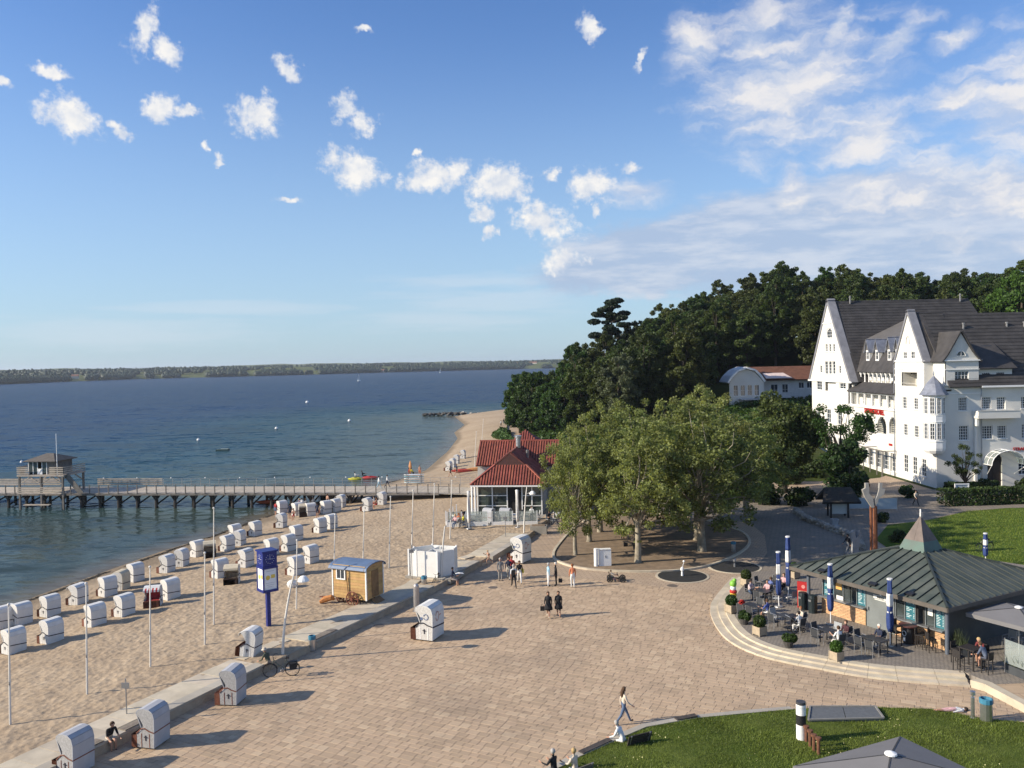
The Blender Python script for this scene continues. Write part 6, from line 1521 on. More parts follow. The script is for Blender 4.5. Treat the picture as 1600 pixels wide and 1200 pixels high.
# ------------------------------------------------------------------ bathing wagon
def wagon():
    a, d = sand(521, 938), sand(578, 945); b0, b1 = at(521, 940, .35), at(570, 947, .35)
    L, W, zf, zt = 2.75, 2.0, .42, 2.55; u = (b1 - b0).normalized(); t = thing('bathing_wagon', 'historic wooden bathing wagon with blue curved roof and spoked wheels', 'wagon', (b0.x, b0.y, gz(b0.x, b0.y)), math.atan2(u.y, u.x) + R(2))
    wd = M('honey_board', (.46, .285, .115), .7, .16, 3, .003, 30, isl=.14); wh = WHITE_P
    for k, z in enumerate(np.arange(zf, zt, .19)):
        MB().box((L / 2, 0, z + .09), (L - .1, .04, .178)).build('board', wd, t); MB().box((L / 2, W, z + .09), (L - .1, .04, .178)).build('board', wd, t); MB().box((L, W / 2, z + .09), (.04, W - .1, .178)).build('board', wd, t); MB().box((0, W / 2, z + .09), (.04, W - .1, .178)).build('board', wd, t)
    MB().prism([(.03, .03), (L - .03, .03), (L - .03, W - .03), (.03, W - .03)], zf, zt - .05).build('wall', wd, t)
    for x, y in ((0, 0), (L, 0), (L, W), (0, W)): MB().box((x, y, (zf + zt) / 2), (.09, .09, zt - zf + .05)).build('corner_post', wh, t)
    B = MB(); n = 9; hw = W / 2 + .22; pr = [(W / 2 + hw * math.cos(q), zt - .12 + .42 * math.sin(q)) for q in np.linspace(0, PI, n)]
    for (y0, z0), (y1, z1) in zip(pr[:-1], pr[1:]): B.slab([(-.22, y0, z0), (-.22, y1, z1), (L + .15, y1, z1), (L + .15, y0, z0)], .05)
    B.build('roof', M('blue_roof', (.115, .17, .27), .55, .12, 1.5), t)
    B = MB(); B.slab([(L - .02, y, z) for y, z in pr], .04); B.slab([(.02, y, z) for y, z in pr], .04); B.build('end_gable', wd, t)
    w = MB(); w.box((.72, -.04, zt - .5), (.62, .03, .56)); w = w.build('window', GLASS, t); B = MB()
    for x in (.38, 1.06): B.box((x, -.06, zt - .5), (.08, .06, .72))
    for z in (zt - .17, zt - .83): B.box((.72, -.06, z), (.6, .06, .08))
    B.box((.72, -.06, zt - .5), (.04, .04, .58)); B.build('frame', wh, w)
    dm = M('door_board', (.20, .115, .05), .7, .2, 3, isl=.1); MB().box((L + .03, W / 2, (zf + zt) / 2 - .1), (.04, .8, 1.8)).build('door', dm, t)
    wm = M('wheel_brown', (.16, .05, .03), .6, .2, 4)
    def wheel(x, y, r):
        q = MB(); q.tube([(x + r * math.cos(a), y, r + r * math.sin(a)) for a in np.linspace(0, 2 * PI, 19)], .045, 6); o = q.build('wheel', wm, t); s = MB()
        for i in range(10): a = i * PI / 5; s.bar((x, y, r), (x + r * math.cos(a), y, r + r * math.sin(a)), .045)
        s.cone((x, y - .12, r), (x, y + .12, r), .10, .10, 8); s.build('spokes', wm, o)
    wheel(1.75, -.22, .48); wheel(1.75, W + .2, .48); wheel(.35, .3, .30); wheel(.35, W - .3, .3)
    B = MB(); B.bar((1.75, -.2, .48), (1.75, W + .2, .48), .1); B.bar((.1, W / 2, .42), (2.7, W / 2, .42), .14); B.bar((.2, .8, .3), (-1.5, .4, .14), .08); B.build('chassis', wm, t)
    B = MB(); B.bar((1.35, -.09, .5), (1.22, -.09, 1.9), .035); B.build('pole', dm, t)
    s = MB(); s.slab([(L + .1, .5, .42), (L + .7, .5, .05), (L + .7, 1.4, .05), (L + .1, 1.4, .42)], .05); s.build('step_board', dm, t)
    q = thing('rope_coil', 'orange brown tarpaulin bundle lying by the wagon shaft', 'bundle', Vector((b0.x - .9, b0.y - .2, gz(b0.x - .9, b0.y - .2)))); B = MB(); B.tube([(0, 0, .12), (.35, .1, .3), (.8, .05, .42), (1.0, .1, .25)], [.1, .22, .2, .08], 7); B.build('bundle', M('orange_tarp', (.42, .17, .05), .8, .3, 5), q)
wagon()

# ------------------------------------------------------------------ white changing booth, cabinet
def booth():
    z0 = .38; b = at(650, 904, z0); t = thing('changing_booth', 'white open topped changing booth with angled partitions', 'booth', (b.x, b.y + .5, z0), R(-20)); w, h = 2.55, 2.0
    bd = M('booth_white', (.73, .72, .68), .6, .05, 2)
    def panel(p, q, hh=h, n='wall_panel'): B = MB(); B.bar((p[0], p[1], hh / 2), (q[0], q[1], hh / 2), .06, hh); B.build(n, bd, t)
    panel((0, 0), (1.75, 0)); panel((1.75, 0), (w, 1.2)); panel((w, 1.2), (w - .2, 2.2)); panel((w - .2, 2.2), (.3, 2.2)); panel((.3, 2.2), (-.7, 1.0)); panel((-.7, .1), (-.7, 1.0)); panel((-.5, .05), (.0, .0), h * .98); panel((.85, .05), (.95, 2.1), h * .98, 'partition'); panel((.95, 1.0), (w - .1, 1.3), h * .98, 'partition')
    for x, y in ((0, 0), (1.75, 0), (w, 1.2), (w - .2, 2.2), (.3, 2.2), (-.7, 1.0), (-.7, .1)): MB().box((x, y, h / 2 + .04), (.11, .11, h + .08)).build('post', WHITE_P, t)
    MB().prism([(-.9, -.2), (2.9, -.2), (2.9, 2.5), (-.9, 2.5)], -.3, .05).build('base', CONC_D, t)
booth()
b = at(928, 885, .05); t = thing('white_cabinet', 'white free standing cabinet with round post on the island', 'cabinet', (b.x, b.y, .05), R(4)); B = MB(); B.prism([(.42, 0), (1.42, 0), (1.42, .45), (.42, .45)], 0, 1.35); B.build('cabinet', WHITE_P, t); MB().cone((.2, .1, 0), (.2, .1, 1.42), .17, .17, 12).build('round_post', WHITE_P, t); MB().box((.97, -.01, .75), (.04, .02, .22)).build('handle', BLACK, t); B = MB(); B.box((.5, -.005, .68), (.015, .012, 1.2)); B.box((.92, -.016, 1.3), (.95, .02, .02)); B.build('door_edge', STEEL, t)

# ------------------------------------------------------------------ bins, bollards, discs, manholes
BLUE = M('bin_blue', (.05, .19, .28), .5, .12, 4)
def bin_(loc, lab, h=.85, r=.2):
    t = thing('litter_bin', lab, 'litter bin', loc, 0, 'litter bins with blue lids'); MB().lathe([(r * .9, 0), (r, .02), (r, h - .2), (r * .96, h - .2)], n=12).build('body', STAINLESS, t); MB().lathe([(r * 1.08, h - .2), (r * 1.1, h), (r * .9, h + .02), (r * .85, h - .1), (.01, h - .1)], n=12).build('lid', BLUE, t); MB().cone((0, 0, -.05), (0, 0, .03), r * .7, r * .7, 10).build('foot', STEEL, t)
bin_(at(488, 1016), 'blue lidded steel litter bin at the sea wall end near the bicycle'); bin_(at(663, 918), 'blue topped litter bin beside the changing booth'); bin_(at(1146, 862), 'blue topped litter bin at the back of the tree island'); bin_(at(1541, 1126, .05), 'blue lidded litter bin beside the low stone wall at the lawn', 1.0, .26)
p = at(1520, 1122, .05); t = thing('steel_bollard', 'short stainless bollard with ball head beside the litter bin', 'bollard', p); MB().lathe([(.085, 0), (.085, .95), (.05, .98), (.05, 1.04), (.12, 1.07), (.12, 1.22), (.02, 1.26)], n=10).build('post', STAINLESS, t); MB().cone((0, 0, -.05), (0, 0, .04), .14, .14, 10).build('base', STEEL, t)
p = at(651, 955, 0); t = thing('steel_column', 'tall stainless rounded column behind the printed beach chair', 'column', p); MB().lathe([(.2, 0), (.2, 1.6), (.19, 1.72), (.12, 1.82), (.02, 1.86)], n=14).build('column', M('brushed_steel', (.46, .43, .40), .35, .1, 3, metal=.6), t); MB().cone((0, 0, -.03), (0, 0, .03), .26, .26, 12).build('base', STEEL, t)
def marker():
    p = lawn(1252, 1155); t = thing('marker_column', 'black and white banded column on the front lawn', 'column', p); s = 1.62
    for a, b, m in ((0, .40 * s, WHITE_P), (.40 * s, .66 * s, BLACK), (.66 * s, .93 * s, WHITE_P), (.93 * s, 1.0 * s, M('cap_grey', (.05, .05, .055), .5))):
        MB().cone((0, 0, a - (.1 if a == 0 else 0)), (0, 0, b), .2, .2, 18).build('cap' if b == s else 'band', m, t)
    MB().cone((0, 0, .85 * s), (0, 0, .855 * s), .205, .205, 18).build('ring', STEEL, t)
    rust = M('rusty_post', (.15, .065, .035), .85, .3, 6, .006, 30)
    for i, (px, py, lab) in enumerate(((1260, 1159, 'rusty brown stake nearest the banded column'), (1266, 1166, 'rusty brown stake second from the banded column'), (1272, 1173, 'rusty brown stake third from the banded column'), (1279, 1178, 'rusty brown stake farthest from the banded column'))):
        q = lawn(px, py); t = thing('rusty_stake', lab, 'stake', q, 0, 'rusty stakes on the front lawn'); MB().lathe([(.075, -.1), (.07, .3), (.075, .58), (.13, .6), (.13, .68), (.09, .69)], n=8).build('stake', rust, t)
marker()
def grate():
    pts = [lawn(1266, 1108), lawn(1368, 1108), lawn(1381, 1126), lawn(1263, 1129)]; pts = [p + Vector((0, 0, .12)) for p in pts]; t = thing('lawn_grate', 'flat grey metal grating in two halves set into the front lawn', 'grating', pts[3]); o = pts[3]
    for f0, f1 in ((0, .495), (.505, 1)):
        q = [pts[3].lerp(pts[2], f0), pts[3].lerp(pts[2], f1), pts[0].lerp(pts[1], f1), pts[0].lerp(pts[1], f0)]; MB().slab([p - o for p in q], .2).build('grate_panel', M('grate_grey', (.12, .125, .125), .6, .15, 8, .004, 60), t)
    B = MB(); q = [p - o + Vector((0, 0, .01)) for p in pts]
    for a, b in zip(q, q[1:] + q[:1]): B.bar(a, b, .08, .06)
    B.build('frame', M('grate_frame', (.22, .21, .19), .7), t)
    return t
grate()
RUBBER = M('black_rubber', (.022, .022, .021), .9, .3, 3, .01, 30)
for px, py, r, lab, spout in ((1066, 900, 1.85, 'black round splash pad with a small white figure spout, nearer one', 1), (1148, 886, 1.9, 'black round splash pad by the promenade, farther one', 0)):
    p = at(px, py); t = thing('splash_pad', lab, 'splash pad', p, 0, 'black round splash pads'); MB().lathe([(r + .18, -.03), (r + .18, .012), (r, .014)], n=40).build('rim', KERB, t); MB().lathe([(r, -.02), (r - .02, .026), (.02, .03)], n=40).build('rubber', RUBBER, t)
    B = MB(); B.lathe([(.09, .02), (.07, .35), (.13, .45), (.12, .62), (.03, .7)], n=8); B.build('spout', WHITE_P if spout else STEEL, t)
    if spout: B = MB(); B.bar((0, 0, .6), (.14, 0, 1.05), .04); B.ball((.14, 0, 1.12), .09, 8); B.build('figure', WHITE_P, t)
for px, py, r, lab in ((770, 918, .36, 'round dark manhole cover nearest the walking group'), (762, 908, .34, 'round grey manhole cover left of the walking group'), (1050, 915, .4, 'round rusty manhole cover below the splash pad'), (592, 978, .38, 'oval manhole cover in the sea wall shade'), (874, 827, .35, 'small brown manhole cover near the restaurant path')):
    p = at(px, py); t = thing('manhole_cover', lab, 'manhole cover', p, 0, 'manhole covers'); MB().lathe([(r, -.02), (r, .006), (r * .9, .007)], n=20).build('ring', M('manhole_ring', (.22, .18, .14), .8), t); MB().lathe([(r * .88, -.02), (r * .86, .010), (.01, .011)], n=20).build('lid', M('manhole_lid', (.13, .105, .085), .7, .2, 8), t)
p = at(833, 835, 0); t = thing('concrete_planter', 'grey concrete planter trough beside the lamp post', 'planter', (p.x, p.y, 0), R(-6)); MB().prism([(-.3, 0), (1.3, 0), (1.3, 1.1), (-.3, 1.1)], -.05, .75).build('trough', CONC_D, t); MB().box((.5, .55, .77), (1.3, .8, .06)).build('soil', SOIL, t)

# ------------------------------------------------------------------ bicycles, go-cart, prams
TYRE = M('tyre', (.02, .02, .02), .8, .2, 8)
def bicycle(loc, rz, lab, lean=.1, bag=True, s=1.0, fm=None):
    t = thing('bicycle', lab, 'bicycle', loc, 0); t.rotation_euler = (lean, 0, rz); t.scale = (s, s, s); r = .34; fm = fm or M('bike_frame', (.12, .13, .10), .4, .1, 4)
    for x in (0, 1.08):
        q = MB(); q.tube([(x + r * math.cos(a), 0, r + r * math.sin(a)) for a in np.linspace(0, 2 * PI, 21)], .022, 6); w = q.build('wheel', TYRE, t); k = MB()
        for i in range(8): a = i * PI / 4; k.bar((x, 0, r), (x + r * math.cos(a), 0, r + r * math.sin(a)), .008)
        k.build('spokes', STEEL, w); g = MB(); g.tube([(x + (r + .045) * math.cos(a), 0, r + (r + .045) * math.sin(a)) for a in np.linspace(.2, 2.7, 8)], .02, 4); g.build('mudguard', BLACK, t)
    f = MB(); P = {'rear': (1.08, 0, r), 'bb': (.62, 0, .30), 'seat': (.80, 0, .86), 'head': (.20, 0, .90), 'ft': (0, 0, r)}
    for a, b in (('rear', 'bb'), ('rear', 'seat'), ('bb', 'seat'), ('bb', 'head'), ('ft', 'head')): f.tube([P[a], P[b]], .02, 6)
    f.tube([(.66, 0, .46), (.24, 0, .76)], .018, 6); f.build('frame', fm, t)
    h = MB(); h.tube([(.20, 0, .90), (.17, 0, 1.05)], .016, 6); h.tube([(.36, -.28, 1.06), (.2, -.2, 1.09), (.17, 0, 1.06), (.2, .2, 1.09), (.36, .28, 1.06)], .015, 6); h.build('handlebar', BLACK, t)
    s_ = MB(); s_.tube([(.66, 0, .96), (.80, 0, .98), (.95, 0, .97)], [.03, .07, .09], 6); s_.tube([(.8, 0, .86), (.81, 0, .96)], .015, 5); s_.build('saddle', BLACK, t)
    c = MB(); c.box((1.12, 0, .74), (.42, .12, .03)); c.build('carrier', BLACK, t)
    if bag:
        for y in (-.14, .14): MB().box((1.14, y, .56), (.34, .13, .32)).build('pannier', M('pannier_black', (.02, .02, .022), .8, .2, 4), t)
    p = MB(); p.cone((.62, -.06, .3), (.62, .06, .3), .09, .09, 10); p.bar((.62, .08, .3), (.7, .16, .2), .02); p.bar((.62, -.08, .3), (.54, -.16, .4), .02); p.build('crank', STEEL, t)
    return t
p = at(423, 1057); bicycle((p.x, p.y - .1, 0), R(8), 'dark bicycle with black panniers leaning at the sea wall by the lamp post', .08, True, 1.08)
p = at(678, 916); bicycle((p.x, p.y, 0), R(70), 'small dark bicycle beside the bin at the changing booth', .08, False, .8)
p = at(1366, 978, .3); bicycle((p.x, p.y, .296), R(60), 'dark bicycle parked at the kiosk door', .1, False, .95, BLACK)
p = at(1420, 845, .03); bicycle((p.x, p.y, .03), R(20), 'first bicycle parked on the lawn behind the kiosk roof', .05, False, 1)
p = at(1530, 862, .03); bicycle((p.x, p.y, .03), R(15), 'second bicycle parked by the folded parasol behind the kiosk', .05, False, 1)
def gocart():
    p = at(953, 908); t = thing('pedal_cart', 'black pedal go-cart ridden by a child before the tree island', 'go-cart', (p.x, p.y, 0), R(-6)); 
    for x in (.0, .95):
        for y in (-.33, .33): w = MB(); w.tube([(x + .19 * math.cos(a), y, .19 + .19 * math.sin(a)) for a in np.linspace(0, 2 * PI, 15)], .05, 6); w.cone((x, y - .04, .19), (x, y + .04, .19), .12, .12, 8); w.build('wheel', TYRE, t)
    f = MB(); f.bar((0, -.33, .19), (0, .33, .19), .05); f.bar((.95, -.33, .19), (.95, .33, .19), .05); f.bar((-.05, 0, .22), (1.05, 0, .24), .08); f.build('frame', BLACK, t)
    s = MB(); s.box((.12, 0, .32), (.36, .34, .05)); s.box((-.04, 0, .52), (.05, .34, .36), ry=R(-12)); s.build('seat', BLACK, t); s = MB(); s.bar((.72, 0, .25), (.55, 0, .55), .03); s.tube([(.55 - .02 * math.cos(a) , .14 * math.cos(a), .56 + .12 * math.sin(a)) for a in np.linspace(0, 2 * PI, 11)], .015, 5); s.build('steering_wheel', BLACK, t)
gocart()
def pram(loc, rz, lab):
    t = thing('pushchair', lab, 'pushchair', loc, rz)
    for x, y, r in ((0, -.26, .15), (0, .26, .15), (.62, -.2, .12), (.62, .2, .12)): w = MB(); w.tube([(x + r * math.cos(a), y, r + r * math.sin(a)) for a in np.linspace(0, 2 * PI, 13)], .025, 5); w.cone((x, y - .02, r), (x, y + .02, r), .04, .04, 6); w.build('wheel', TYRE, t)
    f = MB()
    for y in (-.24, .24): f.tube([(.62, y * .8, .14), (.2, y, .55), (-.3, y, 1.0)], .018, 5); f.tube([(0, y, .15), (.35, y, .6)], .018, 5)
    f.tube([(-.3, -.24, 1.0), (-.3, .24, 1.0)], .022, 5); f.build('frame', STEEL, t)
    s = MB(); s.slab([(-.05, -.2, .85), (-.05, .2, .85), (.15, .2, .48), (.15, -.2, .48)], .06); s.slab([(.15, -.2, .48), (.15, .2, .48), (.45, .2, .45), (.45, -.2, .45)], .06); s.build('seat', BLACK, t)
    h = MB()
    for i in range(5): a0, a1 = R(60 + i * 22), R(60 + (i + 1) * 22); h.slab([(.1 + .36 * math.cos(a0), -.22, .7 + .36 * math.sin(a0)), (.1 + .36 * math.cos(a1), -.22, .7 + .36 * math.sin(a1)), (.1 + .36 * math.cos(a1), .22, .7 + .36 * math.sin(a1)), (.1 + .36 * math.cos(a0), .22, .7 + .36 * math.sin(a0))][::-1], .02)
    h.build('hood', BLACK, t); return t
p = at(1238, 988, .3); pram((p.x, p.y, .296), R(15), 'grey black pushchair by the terrace table with the child'); p = at(684, 922)

# ------------------------------------------------------------------ boats, buoys, boards, groyne
def water_pt(px, py, z=WATER_Z): return at(px, py, z)
for px, py, h, lab in ((561, 596, 9.5, 'nearer white sailboat out on the water'), (688, 583, 11, 'farther white sailboat near the far shore')):
    p = water_pt(px, py); t = thing('sailboat', lab, 'sailboat', p, R(78)); s = h / 9.5; t.scale = (s, s, s)
    MB().slab([(-3, -.3, .5), (-2.6, .8, .5), (0, 1.1, .55), (2.4, .7, .7), (3.6, 0, .8), (2.4, -.7, .7), (0, -1.1, .55), (-2.6, -.8, .5)], .75).build('hull', WHITE_P, t); MB().cone((.4, 0, .4), (.4, 0, 9.3), .07, .04, 6).build('mast', STEEL, t)
    MB().slab([(.3, .05, 1.4), (.3, .02, 9.1), (-1.6, .5, 4.6), (-3.0, .9, 1.5)], .03).build('mainsail', CANVAS, t); MB().slab([(.6, 0, 8.2), (3.5, 0, 1.0), (.9, .5, 1.2)], .03).build('jib', CANVAS, t)
for px, py, lab in ((34, 723, 'white buoy left of the watch tower'), (310, 688, 'white buoy above the flagpole top'), (432, 670, 'white buoy in mid bay, left one'), (546, 658, 'white buoy in mid bay, right one'), (480, 629, 'small far buoy in the middle of the water')):
    p = water_pt(px, py); s = p.y / 150; t = thing('buoy', lab, 'buoy', p, 0, 'white buoys'); MB().ball((0, 0, .1), .3 * max(1, s), 10).build('float', WHITE_P, t); MB().cone((0, 0, .3), (0, 0, .6 * max(1, s)), .05, .03, 6).build('ring', STEEL, t)
p = water_pt(348, 704); t = thing('floating_platform', 'small dark bathing raft with pale edge on the water', 'raft', p, R(5)); MB().box((0, 0, .15), (2.6, 1.6, .35)).build('raft', M('raft_dark', (.06, .10, .09), .7), t); MB().box((.3, .4, .36), (1.6, .5, .06)).build('top_board', M('raft_light', (.4, .45, .42), .7), t)
def kayak(px, py, L, col, lab, rz):
    p = water_pt(px, py); t = thing('kayak', lab, 'kayak', p, R(rz)); m = M('kayak_' + lab.split()[0], col, .45, .06, 3); B = MB(); n = 9; B.tube([(-L / 2 + L * i / (n - 1), 0, .12 + .10 * (abs(i - 4) / 4) ** 2) for i in range(n)], [.03 + .32 * math.sin(PI * (i + .15) / (n - .7)) for i in range(n)], 8); B.build('hull', m, t); MB().lathe([(.3, .36), (.26, .46), (.2, .42)], (0, 0, 0), 12, .7).build('cockpit', BLACK, t)
kayak(555, 750, 2.3, (.66, .60, .03), 'yellow kayak with paddler beyond the pier', 6); kayak(578, 748, 2.5, (.48, .03, .025), 'red kayak with paddler beyond the pier', 4)
kayak(424, 786, 4.2, (.60, .13, .05), 'orange red kayak lying in the water under the pier', 3)
def board_rack():
    p = sand(647, 757); t = thing('board_rack', 'rack stacked with pale blue surfboards beside the pier', 'rack', (p.x, p.y, p.z), R(-3)); B = MB()
    for x in (-1.0, 1.0): B.bar((x, -.1, 0), (x, -.1, 1.5), .07); B.bar((x, .6, 0), (x, .6, 1.5), .07)
    B.build('frame', STEEL, t)
    for i in range(5):
        q = thing('surfboard', ('lowest', 'second lowest', 'middle', 'second highest', 'topmost')[i] + ' pale surfboard in the rack by the pier', 'surfboard', (p.x, p.y + .2, p.z + .3 + i * .27), R(-3), 'surfboards in the rack'); n = 9; c = ((.55, .66, .68), (.20, .36, .42), (.62, .66, .66), (.25, .42, .46), (.66, .68, .68))[i]
        up = [(-1.45 + 2.9 * k / n, .32 * math.sin(PI * (k + .12) / (n + .24)) ** .6) for k in range(n + 1)]; MB().prism(up[::-1] and [(x, -y) for x, y in up] + [(x, y) for x, y in reversed(up)], -.05, .05).build('deck', M('surf%d' % i, c, .35, .05, 2), q); MB().box((-1.2, 0, .08), (.25, .03, .09)).build('fin', BLACK, q)
board_rack()
p = sand(640, 745); 
for px, py, c, lab, rz in ((641, 742, (.62, .28, .10), 'orange tan surfboard standing upright on the beach', 80), (723, 738, (.45, .06, .04), 'red canoe lying on the far beach', 10), (749, 735, (.55, .25, .08), 'orange canoe beside the restaurant corner', 12)):
    p = sand(px, py); t = thing('canoe' if 'canoe' in lab else 'surfboard', lab, 'canoe' if 'canoe' in lab else 'surfboard', p, R(rz if rz != 80 else 0)); B = MB(); n = 9
    if rz == 80: B.tube([(.05 * i / 8, 0, 2.3 * i / 8) for i in range(9)], [.02 + .26 * math.sin(PI * (i + .2) / 8.6) for i in range(9)], 6)
    else: B.tube([(-2 + 4 * i / 8, 0, .22 + .08 * abs(i - 4) / 4) for i in range(9)], [.03 + .3 * math.sin(PI * (i + .15) / 8.3) for i in range(9)], 7)
    B.build('hull', M('canoe_' + lab[:4], c, .5, .1, 3), t)
def groyne():
    rs = random.Random(2); t = thing('groyne', 'low dark stone groyne reaching into the water at the far beach bend', 'groyne'); rock = M('groyne_rock', (.075, .07, .065), .9, .35, 1.5, .05, 3, isl=.25); pale = M('pale_rock', (.42, .38, .33), .9, .2, 1.5, isl=.2)
    a, b = at(660, 650, WATER_Z), at(795, 645, -.6)
    for i in range(105):
        f = i / 104; p = a.lerp(b, f) + Vector((rs.uniform(-.5, .5), rs.uniform(-1.6, 1.6), rs.uniform(-.1, .35) + (.35 if f < .5 else .1))); s = rs.uniform(.45, .95) * (1 if f < .5 else .55)
        bm = bmesh.new(); bmesh.ops.create_icosphere(bm, subdivisions=1, radius=s)
        for v in bm.verts: v.co *= rs.uniform(.7, 1.15); v.co.z *= .7
        me = bpy.data.meshes.new('rock'); bm.to_mesh(me); bm.free(); me.materials.append(rock if f < .45 or rs.random() < .4 else pale); link('rock', me, t, p)
groyne()
# ------------------------------------------------------------------ people
SKINM = [M('skin_a', (.42, .235, .155), .6, .08, 5), M('skin_b', (.50, .30, .21), .6, .08, 5), M('skin_c', (.33, .18, .115), .6, .08, 5)]
CLOTH = {}
def cloth(c):
    k = tuple(c)
    if k not in CLOTH: CLOTH[k] = M('cloth_%d' % len(CLOTH), c, .85, .12, 6, .004, 40)
    return CLOTH[k]
BLK, NAVY, WHT, CRM, GRY, JEAN, RED, ORG, YEL, LBL, PNK, OLV, BRN, SHOE = (.013, .013, .016), (.018, .024, .05), (.70, .69, .66), (.56, .48, .38), (.16, .165, .175), (.075, .115, .19), (.36, .035, .035), (.60, .20, .09), (.62, .55, .06), (.30, .46, .56), (.55, .33, .33), (.075, .08, .05), (.12, .06, .035), (.05, .045, .04)
HAIRC = {'brown': (.075, .04, .02), 'dark': (.018, .013, .010), 'grey': (.38, .36, .33), 'white': (.6, .57, .5), 'blond': (.42, .29, .13), 'ginger': (.22, .085, .03), 'bald': None}
def rotv(L, a): return Vector((L * math.sin(a), 0, -L * math.cos(a)))       # limb hanging down, swung forward by a
def skeleton(pose, v=0):
    """joints of a 1.70 m figure facing +x; every bone carries a zone name"""
    P = {}; B = []
    lean, hz = R(2), .90; th = [(R(3), R(4)), (R(-3), R(4))]; ar = [(R(6), R(14)), (R(-4), R(14))]
    if pose == 'walk': th = [(R(27), R(6)), (R(-22), R(14))]; ar = [(R(-20), R(18)), (R(22), R(26))]; hz = .86
    if pose == 'run': th = [(R(48), R(50)), (R(-24), R(40))]; ar = [(R(-35), R(80)), (R(40), R(80))]; lean = R(12); hz = .86
    if pose == 'sit': lean = R(4); hz = .50; th = [(R(84), R(80)), (R(80), R(84))]; ar = [(R(32), R(60)), (R(26), R(66))]
    if pose == 'hunch': lean = R(32); hz = .50; th = [(R(82), R(88)), (R(78), R(80))]; ar = [(R(24), R(40)), (R(18), R(46))]
    if pose == 'bend': lean = R(34); ar = [(R(50), R(16)), (R(44), R(20))]
    if pose == 'hold': ar = [(R(24), R(70)), (R(8), R(18))]
    if pose == 'cross': lean = R(5); hz = .50; th = [(R(92), R(62)), (R(80), R(86))]; ar = [(R(30), R(74)), (R(40), R(50))]
    if pose == 'cart': lean = R(-14); hz = .40; th = [(R(96), R(34)), (R(88), R(40))]; ar = [(R(62), R(20)), (R(62), R(20))]
    up = lambda p, L, a: p + Vector((L * math.sin(a), 0, L * math.cos(a)))
    P['pelvis'] = Vector((0, 0, hz)); P['waist'] = up(P['pelvis'], .17, lean); P['chest'] = up(P['waist'], .24, lean); P['nape'] = up(P['chest'], .13, lean * 1.1); P['h0'] = up(P['nape'], .085, lean * .5 + R(6)); P['h1'] = up(P['h0'], .085, lean * .4 + R(4)) + Vector((.012, 0, 0)); P['h2'] = up(P['h1'], .08, lean * .4)
    for i, s in enumerate((1, -1)):
        k = 'LR'[i]; P['hip' + k] = P['pelvis'] + Vector((0, s * .095, -.04)); a, b = th[i]; P['mid' + k] = P['hip' + k] + rotv(.20, a); P['knee' + k] = P['hip' + k] + rotv(.41, a); P['calf' + k] = P['knee' + k] + rotv(.16, a - b); P['ank' + k] = P['knee' + k] + rotv(.40, a - b)
        fa = a - b; P['toe' + k] = P['ank' + k] + Vector((.16 * math.cos(fa), s * .02, .16 * math.sin(fa) - .035))
        P['sh' + k] = P['chest'] + Vector((0, s * .175, .065)); a, b = ar[i]; P['el' + k] = P['sh' + k] + rotv(.28, a) + Vector((0, s * .045, 0)); P['wr' + k] = P['el' + k] + rotv(.245, a + b) + Vector((0, -s * .01, 0)); P['ha' + k] = P['wr' + k] + rotv(.12, a + b + R(10)); P['fi' + k] = P['ha' + k] + rotv(.06, a + b + R(25)); P['tm' + k] = P['wr' + k] + rotv(.085, a + b + R(-5)) + Vector((.045, -s * .01, 0))
    chain = [('pelvis', 'waist', 'torso'), ('waist', 'chest', 'torso'), ('chest', 'nape', 'torso'), ('nape', 'h0', 'head'), ('h0', 'h1', 'head'), ('h1', 'h2', 'head')]
    for k in 'LR': chain += [('pelvis', 'hip' + k, 'hips'), ('hip' + k, 'mid' + k, 'thigh'), ('mid' + k, 'knee' + k, 'lowthigh'), ('knee' + k, 'calf' + k, 'shank'), ('calf' + k, 'ank' + k, 'shank'), ('ank' + k, 'toe' + k, 'foot'), ('chest', 'sh' + k, 'torso'), ('sh' + k, 'el' + k, 'arm'), ('el' + k, 'wr' + k, 'forearm'), ('wr' + k, 'ha' + k, 'hand'), ('ha' + k, 'fi' + k, 'hand'), ('wr' + k, 'tm' + k, 'hand')]
    return P, chain
RAD = {'pelvis': (.125, .155), 'waist': (.105, .135), 'chest': (.115, .155), 'nape': (.06, .065), 'h0': (.062, .066), 'h1': (.098, .08), 'h2': (.07, .062), 'hip': (.095, .095), 'mid': (.082, .082), 'knee': (.058, .058), 'calf': (.06, .06), 'ank': (.04, .04), 'toe': (.036, .046), 'sh': (.07, .07), 'el': (.045, .045), 'wr': (.03, .034), 'ha': (.024, .044), 'fi': (.014, .03), 'tm': (.013, .013)}
BODY = {}
